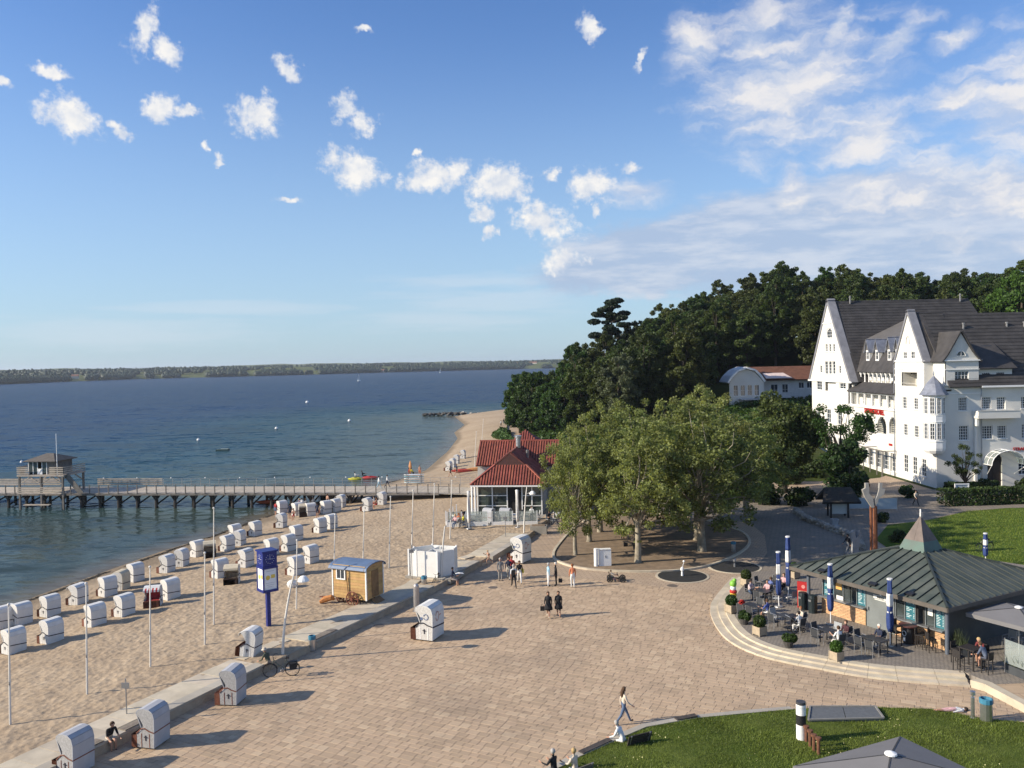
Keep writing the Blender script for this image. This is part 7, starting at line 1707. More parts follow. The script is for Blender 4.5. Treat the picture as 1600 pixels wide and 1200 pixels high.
def body(pose):
    if pose in BODY: return BODY[pose]
    P, ch = skeleton(pose); names = list(P); idx = {n: i for i, n in enumerate(names)}
    me = bpy.data.meshes.new('tmp_body'); me.from_pydata([P[n] for n in names], [(idx[a], idx[b]) for a, b, _ in ch], []); o = bpy.data.objects.new('tmp_body', me); C.objects.link(o)
    sk = o.modifiers.new('skin', 'SKIN'); sk.use_smooth_shade = True; sk.branch_smoothing = .3; sub = o.modifiers.new('sub', 'SUBSURF'); sub.levels = 1; sub.render_levels = 1
    for n in names:
        v = me.skin_vertices[0].data[idx[n]]; v.radius = RAD.get(n, RAD.get(n[:-1])); v.use_root = n == 'pelvis'
    bpy.context.view_layer.update(); ev = bpy.data.meshes.new_from_object(o.evaluated_get(bpy.context.evaluated_depsgraph_get())); bpy.data.objects.remove(o); bpy.data.meshes.remove(me)
    co = np.array([f.center for f in ev.polygons]); best = np.full(len(co), 9.0); zone = np.empty(len(co), dtype=object)
    for a, b, z in ch:
        A, D = np.array(P[a]), np.array(P[b] - P[a]); t = np.clip(((co - A) @ D) / (D @ D), 0, 1); d = np.linalg.norm(co - A - t[:, None] * D, axis=1) / (RAD.get(a, RAD.get(a[:-1]))[0] ** .7); k = d < best; best[k] = d[k]; zone[k] = z
    low = np.array(P['waist']); hip_zone = (co[:, 2] < P['waist'].z - .03) & (zone == 'torso'); zone[hip_zone] = 'hips'
    BODY[pose] = (ev, zone, P); return BODY[pose]
PCACHE = {}
def person(loc, yaw, pose, label, top, legs, hair='brown', long_sleeve=False, short=False, shoe=SHOE, skirt=None, long_hair=False, scale=1.0, skin=0, hat=None, bare=False, roll=0.0, group=None, hold=None):
    key = (pose, top, legs, long_sleeve, short, shoe, skin, bare)
    ev, zone, P = body(pose)
    if key not in PCACHE:
        me = ev.copy(); me.name = 'body'
        for m in (SKINM[skin], cloth(top), cloth(legs), cloth(shoe)): me.materials.append(m)
        zm = {'head': 0, 'torso': 1 if not bare else 0, 'arm': 1 if not bare else 0, 'forearm': 1 if long_sleeve else 0, 'hand': 0, 'hips': 2, 'thigh': 2, 'lowthigh': 0 if short == 2 else 2, 'shank': 0 if short else 2, 'foot': 3}
        me.polygons.foreach_set('material_index', [zm[z] for z in zone]); me.update(); PCACHE[key] = me
    t = thing('person', label, 'person', loc, R(yaw), group); t.scale = (scale,) * 3
    if roll: t.rotation_euler = (0, roll, R(yaw))
    link('body', PCACHE[key], t)
    h1 = P['h1']; c = HAIRC.get(hair)
    if hat: B = MB(); B.lathe([(.17, .03), (.10, .05), (.10, .12), (.05, .15), (.01, .155)], h1, 10); B.build('hat', cloth(hat), t, smooth=True)
    elif c:
        B = MB(); B.ball(h1 + Vector((-.02, 0, .035)), .108, 10, 1.02); n0 = len(B.v)
        B.v = [(x, y, z) if not (x > h1.x + .03 and z < h1.z + .035) else (h1.x + .03, y, z) for x, y, z in B.v]
        if long_hair: B.tube([h1 + Vector((-.05, 0, .03)), h1 + Vector((-.10, 0, -.12)), h1 + Vector((-.12, 0, -.27)), h1 + Vector((-.12, 0, -.36))], [.085, .095, .075, .03], 7)
        B.build('hair', cloth(c), t, smooth=True)
    if skirt:
        col, zh, r = skirt; pz = P['pelvis'].z; B = MB(); B.lathe([(r, zh - pz), (r * .98, (zh - pz) * .6), (.165, 0), (.14, .14), (.16, .26), (.185, .38), (.10, .5)], P['pelvis'], 12, 1.12); B.build('dress', cloth(col), t, smooth=True)
    return t
def carried(name, lab, cat, loc, mesh_fn, mat):
    t = thing(name, lab, cat, loc); B = MB(); mesh_fn(B); B.build('bag' if 'bag' in name else name, mat, t); B = MB(); B.tube([(-.1, 0, .28), (0, 0, .42), (.1, 0, .28)], .012, 5); B.build('strap', cloth(BLK), t); return t
bagm = cloth((.02, .018, .018))
def bagf(B): B.box((0, 0, .14), (.28, .12, .28))
# walkers on the plaza
p = at(975, 1131); person((p.x, p.y, 0), 8, 'walk', 'woman in cream top and blue jeans with long brown hair walking across the plaza', CRM, JEAN, 'brown', True, False, SHOE, None, True, 1.0, 1)
p = at(857, 964); person((p.x, p.y, 0), -100, 'walk', 'woman in black coat with bag, left one of the two walking side by side', BLK, BLK, 'brown', True, True, CRM, (BLK, .50, .26), True, .98)
carried('hand_bag', 'black handbag hanging beside the left woman in black', 'bag', (p.x - .38, p.y, .42), bagf, bagm)
p = at(873, 963); person((p.x, p.y, 0), -95, 'walk', 'woman in black dress with long hair, right one of the two walking side by side', BLK, BLK, 'brown', True, True, BRN, (BLK, .52, .24), True, .98)
GP = [(782, 907, -80, 'stand', 'grey haired man in dark jacket at the left of the walking group', GRY, (.30, .28, .25), 'grey', True, {}), (795, 905, -95, 'walk', 'man in navy jacket and light trousers in the walking group', NAVY, (.40, .38, .34), 'brown', True, {}),
      (800, 903, 80, 'walk', 'person in red top half hidden in the walking group', RED, JEAN, 'ginger', True, {}), (803, 918, 100, 'walk', 'woman in white top with black trousers and backpack walking away', WHT, BLK, 'grey', False, {}),
      (812, 911, -85, 'walk', 'person in dark jacket and white trousers with yellow bag in the group', BLK, WHT, 'brown', True, {}),
      (857, 916, 20, 'stand', 'person in light blue shirt and white trousers facing a companion in black', LBL, WHT, 'grey', True, {}), (869, 915, 190, 'stand', 'white haired person in black with a black bag on the plaza', BLK, BLK, 'white', True, {}),
      (895, 918, 100, 'stand', 'person in orange jacket and white trousers standing alone on the plaza', ORG, WHT, 'ginger', True, {})]
for px, py, yaw, pose, lab, top, legs, hair, ls, kw in GP: p = at(px, py); person((p.x, p.y, 0), yaw, pose, lab, top, legs, hair, ls, **kw)
p = at(803, 918); carried('back_pack', 'small black backpack on the woman in white', 'backpack', (p.x, p.y - .16, 1.02), lambda B: B.box((0, 0, .14), (.26, .14, .34)), bagm)
p = at(816, 910); carried('yellow_bag', 'yellow shoulder bag in the walking group', 'bag', (p.x, p.y, .72), bagf, cloth(YEL))
p = at(877, 915); carried('shopping_bag', 'black bag held by the white haired person', 'bag', (p.x - .06, p.y - .02, .24), bagf, bagm)
p = at(957, 908); person((p.x, p.y, -.06), -6, 'cart', 'child in pale top riding the pedal go-cart', CRM, PNK, 'brown', False, 2, SHOE, scale=.74)
p = at(764, 882); person((p.x, p.y, 0), 205, 'run', 'small child with bare skin running at the sea wall', PNK, (.42, .26, .18), 'blond', False, 2, (.42, .26, .18), scale=.72, bare=True)
# sitting on the sea wall
def on_wall(px, py, z=.47): return at(px, py, z)
p = at(176, 1152, .5); person((p.x - .2, p.y + .1, .0), -40, 'hunch', 'man in black shirt and pale shorts sitting on the sea wall', BLK, CRM, 'brown', False, 2, SHOE)
p = at(420, 1036, .5); person((p.x, p.y + .1, .0), 150, 'hunch', 'man in olive shirt and cap bent forward on the sea wall', OLV, (.3, .24, .18), 'brown', True, True, SHOE, hat=CRM)
p = at(706, 905, .5); person((p.x, p.y + .2, .02), -10, 'sit', 'person in dark clothes reading on the sea wall block', NAVY, (.32, .27, .24), 'dark', True, True)
p = at(718, 901, .55); t = thing('newspaper', 'open pale newspaper held on the sea wall block', 'newspaper', (p.x, p.y, .78), R(15)); MB().slab([(-.3, -.2, 0), (0, -.2, .06), (0, .2, .06), (-.3, .2, 0)], .01).build('page', WHITE_P, t); MB().slab([(0.002, -.2, .06), (.3, -.2, 0), (.3, .2, 0), (0.002, .2, .06)], .01).build('page', WHITE_P, t)
# sitting on the lawn kerb
def on_kerb(px, z=.47): return at(*px, z)
p = at(977, 1158, .5); person((p.x - .05, p.y + .1, .02), 145, 'hunch', 'grey haired man in white shirt sitting on the lawn kerb', WHT, WHT, 'grey', True)
p = at(876, 1205, .5); person((p.x - .25, p.y + .05, .02), 140, 'sit', 'grey haired person in black at the bottom edge of the lawn kerb', BLK, BLK, 'grey', True)
p = at(903, 1206, .5); person((p.x - .1, p.y + .15, .02), 140, 'sit', 'blond person in pale top at the bottom edge of the lawn kerb', CRM, WHT, 'blond', True)
def bench_back(px, py, lab, mat, rz, w=1.15):
    p = at(px, py, .5); t = thing('bench_back', lab, 'bench', (p.x, p.y, .47), rz)
    for i in range(5): MB().box((0, .05 + i * .035, .05 + i * .095), (w, .04, .088), rx=R(-20)).build('slat', mat, t)
    MB().bar((-w * .4, .02, 0), (-w * .4, .25, .48), .05).build('bracket', STEEL, t); MB().bar((w * .4, .02, 0), (w * .4, .25, .48), .05).build('bracket', STEEL, t)
dk = M('brown_slat', (.045, .035, .028), .7, .25, 4)
bench_back(997, 1160, 'dark slatted bench back on the lawn kerb beside the man in white', dk, R(205)); bench_back(905, 1212, 'grey slatted bench back on the lawn kerb behind the blond person', WOODG, R(215))
q = lawn(1478, 1112); person((q.x - .5, q.y + .1, q.z + .02), 5, 'stand', 'person in white and pink lying on the lawn edge', WHT, PNK, 'dark', True, True, scale=.95, roll=PI / 2)
# beach people
BP = [(431, 806, 60, 'stand', 'bather in red shirt at the left end of the crowded beach chairs', RED, JEAN, 'dark', 0), (453, 810, 100, 'stand', 'dark clothed person standing by the left of the crowded beach chairs', NAVY, NAVY, 'dark', 0), (459, 812, -90, 'sit', 'child in pink trunks among the crowded beach chairs', PNK, RED, 'brown', 1),
      (472, 800, 90, 'stand', 'person in white shirt behind the crowded beach chairs', WHT, NAVY, 'dark', 0), (478, 801, 80, 'stand', 'person in grey shirt behind the low brown beach chair', GRY, GRY, 'brown', 0), (468, 801, -30, 'stand', 'person in pale red top behind the crowded beach chairs', PNK, NAVY, 'blond', 0),
      (490, 799, 100, 'stand', 'dark haired bather in the water edge row by the pier', GRY, BLK, 'dark', 0), (496, 809, 90, 'stand', 'person in dark blue between two crowded beach chairs', NAVY, NAVY, 'dark', 0), (512, 793, 60, 'stand', 'bather with bare back near the pier edge', ORG, NAVY, 'brown', 1),
      (585, 792, 170, 'sit', 'bather in white shirt sitting beside the beach chair below the pier', WHT, RED, 'brown', 0), (589, 794, 170, 'sit', 'bather with red towel sitting beside the beach chair below the pier', RED, RED, 'brown', 1),
      (656, 744, -90, 'stand', 'bather in orange trunks standing on the beach beyond the pier', ORG, ORG, 'brown', 1), (639, 748, 0, 'stand', 'person in dark red vest by the surfboard rack', RED, BLK, 'dark', 0), (646, 747, 180, 'bend', 'person in yellow vest bending by the surfboard rack', YEL, BLK, 'brown', 0),
      (704, 745, 200, 'walk', 'dark clad walker carrying a red canoe, left one', BLK, BLK, 'dark', 0), (714, 742, 190, 'walk', 'dark clad walker carrying a red canoe, right one', NAVY, BLK, 'brown', 0)]
for px, py, yaw, pose, lab, top, legs, hair, bare in BP:
    p = sand(px, py); person((p.x, p.y, p.z - .02), yaw, pose, lab, top, legs, hair, False, 2, (.42, .26, .18), bare=bool(bare))
for px, py, yaw, lab, top in ((592, 764, 10, 'person in white shirt walking on the pier, left one', WHT), (605, 762, 0, 'person in white shirt with dark bag walking on the pier, right one', WHT)):
    p = at(px, py, .72); person((p.x, p.y, .70), yaw, 'walk', lab, top, LBL if '10' in str(yaw) else NAVY, 'dark', True)
for px, py, lab, top in ((556, 748, 'paddler in white in the yellow kayak', WHT), (567, 746, 'paddler in black in the red kayak', BLK)): p = at(px, py, WATER_Z); person((p.x, p.y, WATER_Z - .12), 0, 'cart', lab, top, BLK, 'dark', True)
for px, py, yaw, lab, top in ((783, 667, 100, 'walker in pale top on the far shore path, left one', WHT), (787, 664, 90, 'walker in dark top on the far shore path, right one', BLK), (1078, 816, 80, 'person in dark clothes walking under the plane trees', BLK), (1071, 815, 90, 'person in black shirt beside another under the plane trees', NAVY), (1431, 790, -80, 'person in pale shirt walking on the hotel path', CRM),
                         (1325, 866, 200, 'person in black by the grey stone sculpture', BLK)):
    p = at(px, py); person((p.x, p.y, 0), yaw, 'walk', lab, top, BLK if top != BLK else GRY, 'dark', True)
p = at(973, 842, .05); person((p.x, p.y, .05), 90, 'stand', 'person in black standing by the dark bench under the trees', BLK, BLK, 'dark', True)
def island_bench():
    p = at(985, 856, .05); t = thing('park_bench', 'dark slatted park bench under the plane trees', 'bench', (p.x, p.y, .05), R(-62))
    for i in range(4): MB().box((0, -.18 + i * .12, .45), (1.8, .1, .04)).build('slat', dk, t)
    for i in range(3): MB().box((0, .24 + i * .03, .6 + i * .13), (1.8, .04, .11)).build('slat', dk, t)
    for x in (-.7, .7): B = MB(); B.box((x, 0, .21), (.06, .42, .42)); B.bar((x, .2, .4), (x, .34, .95), .05); B.build('leg', BLACK, t)
island_bench()

# ------------------------------------------------------------------ kiosk terrace: tables, chairs, parasols, planters
TZ = .296
TOP = M('table_dark', (.035, .036, .038), .4, .15, 3); ALU = M('aluminium', (.50, .50, .49), .35, .08, 4, metal=.7); MESHB = M('seat_mesh', (.04, .042, .045), .8, .15, 20); MESHG = M('seat_mesh_grey', (.30, .31, .31), .8, .15, 20); RATTAN = M('dark_rattan', (.022, .018, .016), .7, .2, 14, .004, 50)
def terrace_chair(loc, yaw, lab, grey=False, grp='metal chairs on the kiosk terrace', dark=False):
    t = thing('terrace_chair', lab, 'chair', loc, R(yaw), grp); m = MESHG if grey else MESHB; al = BLACK if dark else ALU
    MB().box((0, 0, .44), (.46, .46, .03)).build('seat', m, t); MB().box((-.25, 0, .72), (.03, .46, .42), ry=R(-10)).build('backrest', m, t)
    for y in (-.24, .24):
        B = MB(); B.tube([(.24, y, 0), (.23, y, .44), (.22, y, .64), (-.2, y, .66)], .016, 5); B.build('front_leg', al, t); B = MB(); B.tube([(-.26, y, 0), (-.22, y, .44), (-.29, y, .94)], .016, 5); B.build('rear_leg', al, t)
    return t
def table(loc, yaw, lab, w=1.2, d=.75):
    t = thing('terrace_table', lab, 'table', loc, R(yaw), 'tables on the kiosk terrace'); MB().box((0, 0, .73), (w, d, .035)).build('table_top', TOP, t)
    for x in (-w / 2 + .08, w / 2 - .08):
        for y in (-d / 2 + .08, d / 2 - .08): MB().box((x, y, .355), (.045, .045, .71)).build('leg', BLACK, t)
KY = math.degrees(KRZ)
TB = [('table nearest the terrace step stones by the pink topped woman', 1178, 945, KY + 10), ('back table of the terrace near the folded parasol pair', 1206, 909, KY + 15), ('dark table behind the woman in pink on the terrace', 1190, 922, KY + 8), ('table at the pushchair', 1231, 962, KY), ('table of the woman in white and the man in dark red', 1299, 985, KY + 4), ('table of the elderly man in dark blue', 1368, 997, KY)]
CHS = {}
TP = []
for lab, px, py, yw in TB: p = at(px, py, TZ + .75); TP.append((p, yw)); table((p.x, p.y, TZ), yw, lab)
def seat_at(i, du, dv, look):
    p, yw = TP[i]; a = R(yw); return (p.x + du * math.cos(a) - dv * math.sin(a), p.y + du * math.sin(a) + dv * math.cos(a), TZ), yw + look
SEATS = [ # table, du, dv, look, chair label, grey, person
 (0, -.3, -.75, 90, 'empty dark chair in front of the nearest step side table, left', False, None), (0, .35, -.75, 90, 'empty dark chair in front of the nearest step side table, right', False, None), (0, .95, .1, 180, 'chair of the person in blue at the step side table', False, ('sit', 'person in blue shirt sitting at the step side table', (.06, .09, .28), WHT, 'brown', 2)), (0, -.3, .78, -90, 'chair behind the step side table', False, None),
 (1, -.3, .78, -90, 'chair behind the back table near the parasol pair', False, None), (1, .5, .78, -90, 'chair of the person in pale red at the back table', False, ('sit', 'person in pale red top sitting behind the folded parasols', PNK, BLK, 'brown', 0)), (1, -.95, 0, 0, 'tall dark chair at the left end of the back table', False, None), (1, .2, -.8, 90, 'chair with the man in blue shirt at the back table', False, ('hunch', 'man in blue shirt bent over the back table', (.12, .16, .34), GRY, 'brown', 0)),
 (2, -.95, 0, 0, 'chair of the woman in pink at the dark table', False, ('cross', 'woman in pale pink top sitting at the left of the terrace', (.58, .46, .45), JEAN, 'dark', 0)), (2, -.1, .8, -90, 'chair of the man in pink shirt', False, ('sit', 'man in pink shirt sitting with his back to the plaza edge', PNK, BLK, 'bald', 0)), (2, .4, -.8, 90, 'dark empty chair beside the folded front parasol', False, None),
 (3, -.35, -.78, 90, 'empty dark chair with bright frame before the pushchair table', False, None), (3, -.95, 0, 0, 'pale grey empty chair at the left end of the pushchair table', True, None), (3, .35, .75, -90, 'chair of the woman with pale skin at the pushchair table', False, ('sit', 'woman in pale top sitting behind the pushchair table', CRM, BLK, 'ginger', 0)), (3, 1.0, -.1, 180, 'chair of the woman in white at the pushchair', False, ('sit', 'grey haired woman in white shirt leaning to the pushchair', WHT, WHT, 'dark', 0)),
 (4, -.35, -.78, 90, 'empty dark chair left of the woman in white', False, None), (4, -.95, .05, 0, 'dark chair at the left end of the table with the man in dark red', False, None), (4, -.35, .78, -90, 'pale grey chair behind the table of the man in dark red', True, None), (4, .4, .8, -90, 'chair of the man in dark red shirt', False, ('sit', 'man in dark red shirt sitting behind a terrace table', (.06, .02, .025), (.14, .12, .11), 'brown', 0)), (4, .85, -.45, 165, 'chair of the woman in white blouse with legs stretched', False, ('cross', 'woman in white blouse and pale trousers seen from behind on the terrace', WHT, (.55, .52, .48), 'brown', 0)),
 (5, -.95, 0, 0, 'dark chair at the left end of the elderly man table', False, None), (5, -.3, -.8, 90, 'dark chair in front of the elderly man table, left', False, None), (5, .4, -.8, 90, 'dark chair in front of the elderly man table, right', False, None), (5, -.35, .8, -90, 'chair of the elderly man in dark blue', False, ('sit', 'bald elderly man in dark blue sitting alone at a terrace table', NAVY, GRY, 'white', 0))]
for ti, du, dv, look, lab, grey, pr in SEATS:
    loc, yaw = seat_at(ti, du, dv, look); terrace_chair(loc, yaw, lab, grey)
    if pr: person((loc[0], loc[1], TZ - .02), yaw, pr[0], pr[1], pr[2], pr[3], pr[4], False, pr[5], scale=.99, skin=random.randrange(3))
p = at(1215, 965, TZ); p2 = kp(-6.4, -5.6); terrace_chair((p2.x, p2.y, TZ), KY + 200, 'grey chair at the kiosk corner post', True); terrace_chair(tuple(kp(-6.0, -4.6)), KY + 170, 'second grey chair at the kiosk corner post', True)
def bar_stool(loc, yaw, lab, grp='dark rattan bar stools'):
    t = thing('bar_stool', lab, 'bar stool', loc, R(yaw), grp); MB().box((0, 0, .74), (.42, .42, .06)).build('seat', RATTAN, t); MB().box((-.2, 0, .93), (.04, .42, .34)).build('backrest', RATTAN, t)
    for x in (-.18, .18):
        for y in (-.18, .18): MB().box((x, y, .36), (.035, .035, .72)).build('leg', RATTAN, t)
    B = MB(); B.box((.18, 0, .25), (.03, .36, .03)); B.build('foot_bar', RATTAN, t); return t
def bar_table(p, lab, barrel=False):
    t = thing('bar_table', lab, 'table', p, KRZ, 'bar tables'); r = .38
    if barrel: MB().lathe([(.26, 0), (.33, .3), (.34, .6), (.27, 1.0)], n=14).build('barrel', BLACK, t); B = MB(); B.tube([(.12 * math.cos(a), -.345, .62 + .14 * math.sin(a)) for a in np.linspace(0, 2 * PI, 13)], .018, 4); B.box((0, -.345, .3), (.12, .02, .22)); B.build('emblem', WHITE_P, t); MB().lathe([(.5, 1.0), (.5, 1.05), (.02, 1.06)], n=18).build('table_top', M('bar_top_red', (.10, .035, .03), .5), t)
    else:
        MB().box((0, 0, 1.06), (.85, .85, .05)).build('table_top', RATTAN, t)
        for x in (-.36, .36):
            for y in (-.36, .36): MB().box((x, y, .52), (.06, .06, 1.04)).build('leg', RATTAN, t)
p = at(1419, 976, TZ + 1.05); bar_table((p.x, p.y, TZ), 'round bar table on a black barrel with white emblem', True)
for k, a in enumerate((200, 320, 20, 110)): bar_stool((p.x + .85 * math.cos(R(a)), p.y + .85 * math.sin(R(a)), TZ), a + 180, ('dark rattan bar stool left of the barrel table', 'dark rattan bar stool in front of the barrel table', 'dark rattan bar stool right of the barrel table', 'dark rattan bar stool behind the barrel table')[k])
q = kp(3.6, -5.15); bar_stool(tuple(q), KY + 20, 'dark rattan bar stool alone at the brick wall below the menu posters')
q = kp(4.3, -5.2); bar_stool(tuple(q), KY + 60, 'dark rattan bar stool at the kiosk corner column')
p = at(1517, 1012, TZ + 1.06); bar_table((p.x, p.y, TZ), 'square dark rattan bar table of the couple at the right'); e1 = Vector((math.cos(KRZ), math.sin(KRZ), 0)); e2 = Vector((-e1.y, e1.x, 0))
for du, dv, yaw, lab in ((-.85, .1, 0, 'rattan bar stool left of the couple table'), (-.1, -.85, 90, 'rattan bar stool in front of the couple table'), (.1, .85, -90, 'rattan bar stool under the blond woman'), (.85, .0, 180, 'rattan bar stool under the man in blue polka shirt')):
    c = Vector((p.x, p.y, TZ)) + e1 * du + e2 * dv; bar_stool(tuple(c), KY + yaw, lab)
    if 'blond' in lab: person((c.x, c.y, TZ + .29), KY + yaw, 'hunch', 'blond woman in dark red top sitting at the bar table', (.16, .03, .03), (.3, .2, .15), 'blond', False, 2, SHOE, skin=0)
    if 'man' in lab and 'woman' not in lab: person((c.x, c.y, TZ + .29), KY + yaw, 'hunch', 'man in blue patterned shirt sitting at the bar table', (.09, .115, .17), (.08, .09, .12), 'brown', False, 2, SHOE, skin=0)
PBLUE = M('parasol_blue', (.022, .045, .155), .75, .15, 5); PWHITE = M('parasol_white', (.62, .61, .58), .75, .1, 5)
def closed_parasol(px, py, top, lab, z=TZ, white=False, pole=.75):
    b = at(px, py, z); h = atY(px, top, b.y).z - z; t = thing('closed_parasol', lab, 'parasol', (b.x, b.y, z), random.uniform(0, 3), 'folded parasols')
    MB().cone((0, 0, 0), (0, 0, h), .03, .03, 8).build('pole', WHITE_P, t); MB().cone((0, 0, -.01), (0, 0, .06), .3, .28, 12).build('base', STEEL, t)
    z0 = pole; ks = [(z0, .10), (z0 + .1, .15), (z0 + (h - z0) * .3, .17), (z0 + (h - z0) * .38, .12), (z0 + (h - z0) * .5, .15), (z0 + (h - z0) * .72, .14), (h - .18, .12), (h - .02, .14)]; rs = np.random.RandomState(px)
    n = 16
    def seg(a, b, name, m):
        B = MB(); zs = [z for z in np.linspace(a, b, 7)]; ph = rs.uniform(0, 3)
        vs = []
        for zz in zs:
            r = np.interp(zz, [k[0] for k in ks], [k[1] for k in ks])
            for k in range(n): rr = r * (1 + .24 * math.sin(4 * 2 * PI * k / n + ph + zz * 1.2)); vs.append((rr * math.cos(2 * PI * k / n), rr * math.sin(2 * PI * k / n), zz))
        fs = [(i * n + k, i * n + (k + 1) % n, (i + 1) * n + (k + 1) % n, (i + 1) * n + k) for i in range(6) for k in range(n)]; B.add(vs, fs + [tuple(range(n - 1, -1, -1)), tuple(range(6 * n, 7 * n))]); B.build(name, m, t, smooth=True)
    H_ = h - z0
    if white: seg(z0, h - .02, 'canopy', PWHITE)
    else:
        seg(z0, z0 + H_ * .48, 'canopy', PBLUE); seg(z0 + H_ * .48, z0 + H_ * .72, 'canopy_band', PWHITE); seg(z0 + H_ * .72, h - .05, 'canopy', PBLUE); MB().cone((0, 0, h - .06), (0, 0, h + .02), .16, .15, 10).build('cap', PWHITE, t)
    MB().cone((0, 0, z0 + H_ * .36), (0, 0, z0 + H_ * .385), .15, .15, 10).build('tie', PWHITE, t)
closed_parasol(1217, 948, 862, 'folded blue white parasol at the left of the kiosk terrace, front one of the pair'); closed_parasol(1232, 933, 838, 'folded blue white parasol at the left of the kiosk terrace, rear one of the pair'); closed_parasol(1298, 974, 881, 'folded blue white parasol before the brick counter and menu board'); closed_parasol(1391, 1008, 904, 'folded blue white parasol in front of the grey kiosk door')
closed_parasol(1540, 884, 833, 'folded blue white parasol behind the kiosk on the lawn', .02)
closed_parasol(733, 826, 767, 'folded white parasol at the left of the restaurant terrace', .32, True, .55); closed_parasol(809, 824, 765, 'folded white parasol at the right of the restaurant terrace', .32, True, .55)
BOX = M('planter_wood', (.36, .29, .20), .85, .15, 4)
def planter(px, py, lab, s=1.0, box=True, leaf=None):
    p = at(px, py, TZ); t = thing('planter', lab, 'planter', (p.x, p.y, TZ), R(KY), 'planters along the terrace edge'); t.scale = (s, s, s)
    if box:
        for a in range(4): B = MB(); B.T = Matrix.Rotation(a * PI / 2, 4, 'Z'); B.box((0, -.27, .29), (.5, .04, .46)); B.box((-.27, -.27, .27), (.06, .06, .54)); B.build('panel', BOX, t)
        MB().box((0, 0, .46), (.5, .5, .04)).build('soil', SOIL, t); zc = .78
    else: MB().lathe([(.2, 0), (.3, .3), (.31, .34), (.27, .34), (.02, .3)], n=12).build('pot', M('pot_dark', (.06, .055, .05), .8), t); zc = .5
    rs = np.random.RandomState(px); bl = [(0, 0, zc, .36)] if box else [(rs.uniform(-.2, .2), rs.uniform(-.2, .2), zc + rs.uniform(-.1, .1), .24) for _ in range(5)]
    o = link('foliage', crown_mesh('foliage', bl, 1500, .085, [leaf or LEAF_MID], px, .2, .5), t)
planter(1187, 992, 'box planter with clipped ball shrub at the terrace step, left front'); planter(1307, 1031, 'box planter with fresh green shrub at the terrace step, front right', .92, True, LEAF_FRESH); planter(1143, 957, 'box planter with ball shrub beside the ice cream figure'); planter(1166, 915, 'pale box planter with ball shrub at the back left of the terrace'); planter(1241, 903, 'box planter with shrub behind the parasol pair', 1.0)
planter(1163, 975, 'dark low pot with loose plant left of the clipped ball planter', 1.0, False); planter(1232, 1011, 'dark low pot with loose plant between the two box planters', 1.0, False)
p = at(1152, 950, TZ); t = thing('flower_pot', 'small pot with red flowers beside the planter', 'plant', (p.x + .3, p.y, TZ)); MB().lathe([(.12, 0), (.16, .22), (.02, .22)], n=10).build('pot', M('terracotta', (.30, .11, .06), .8), t); link('flowers', crown_mesh('flowers', [(0, 0, .32, .2)], 200, .08, [M('red_flower', (.5, .03, .02), .7)], 4), t)
def icecream():
    p = at(1146, 940, TZ); t = thing('ice_cream_figure', 'green and yellow ice cream advertising figure at the terrace edge', 'figure', (p.x, p.y, TZ)); MB().lathe([(.2, 0), (.22, .08), (.16, .1)], n=12).build('base', M('fig_red', (.45, .03, .02), .5), t); MB().lathe([(.16, .1), (.22, .55), (.2, .6)], n=12).build('cup', M('fig_yellow', (.62, .42, .02), .5), t); MB().lathe([(.23, .6), (.25, .72), (.2, .78)], n=12).build('rim', M('fig_red', (.45, .03, .02), .5), t)
    B = MB(); B.ball((0, 0, .92), .2, 10); B.build('scoop', WHITE_P, t, smooth=True); B = MB(); B.ball((0, 0, 1.2), .24, 10); B.ball((.1, 0, 1.42), .14, 8); B.build('topping', M('fig_green', (.20, .45, .05), .5), t, smooth=True)
icecream()
def menu_board():
    p = at(1256, 950, TZ); t = thing('menu_board', 'tall red menu board with price cards beside the kiosk', 'sign board', (p.x, p.y, TZ), KRZ + R(28)); red = M('board_red', (.40, .02, .02), .5, .08, 3)
    MB().box((0, 0, .85), (.78, .14, 1.7)).build('board', red, t); b = MB().box((0, -.08, .62), (.66, .02, 1.0)).build('card_panel', M('card_tan', (.46, .33, .22), .7, .1, 4), t); B = MB()
    for i in range(5):
        for k in range(3): B.box((-.2 + k * .2, -.095, .25 + i * .19), (.14, .012, .05))
    B.build('card_print', M('card_dark', (.12, .06, .04), .7), b); B = MB(); B.lathe([(.12, 0), (.12, .012), (.01, .013)], n=12); o = B.build('emblem', M('emblem_pink', (.60, .25, .22), .6), t, (0, -.075, 1.4)); o.rotation_euler = (PI / 2, 0, 0)
menu_board()
for u, lab in ((-4.45, 'black waste container left beside the kiosk brick counter'), (-4.05, 'black waste container right beside the kiosk brick counter')):
    q = kp(u - .35 if u < -4.2 else u + .05, -5.0); t = thing('waste_container', lab, 'container', tuple(q), KRZ, 'black waste containers'); MB().lathe([(.27, 0), (.29, .95), (.27, 1.1), (.02, 1.16)], n=12).build('body', M('bin_black', (.014, .022, .024), .5, .15, 3), t); MB().box((0, -.28, .8), (.2, .03, .12)).build('flap', STEEL, t)
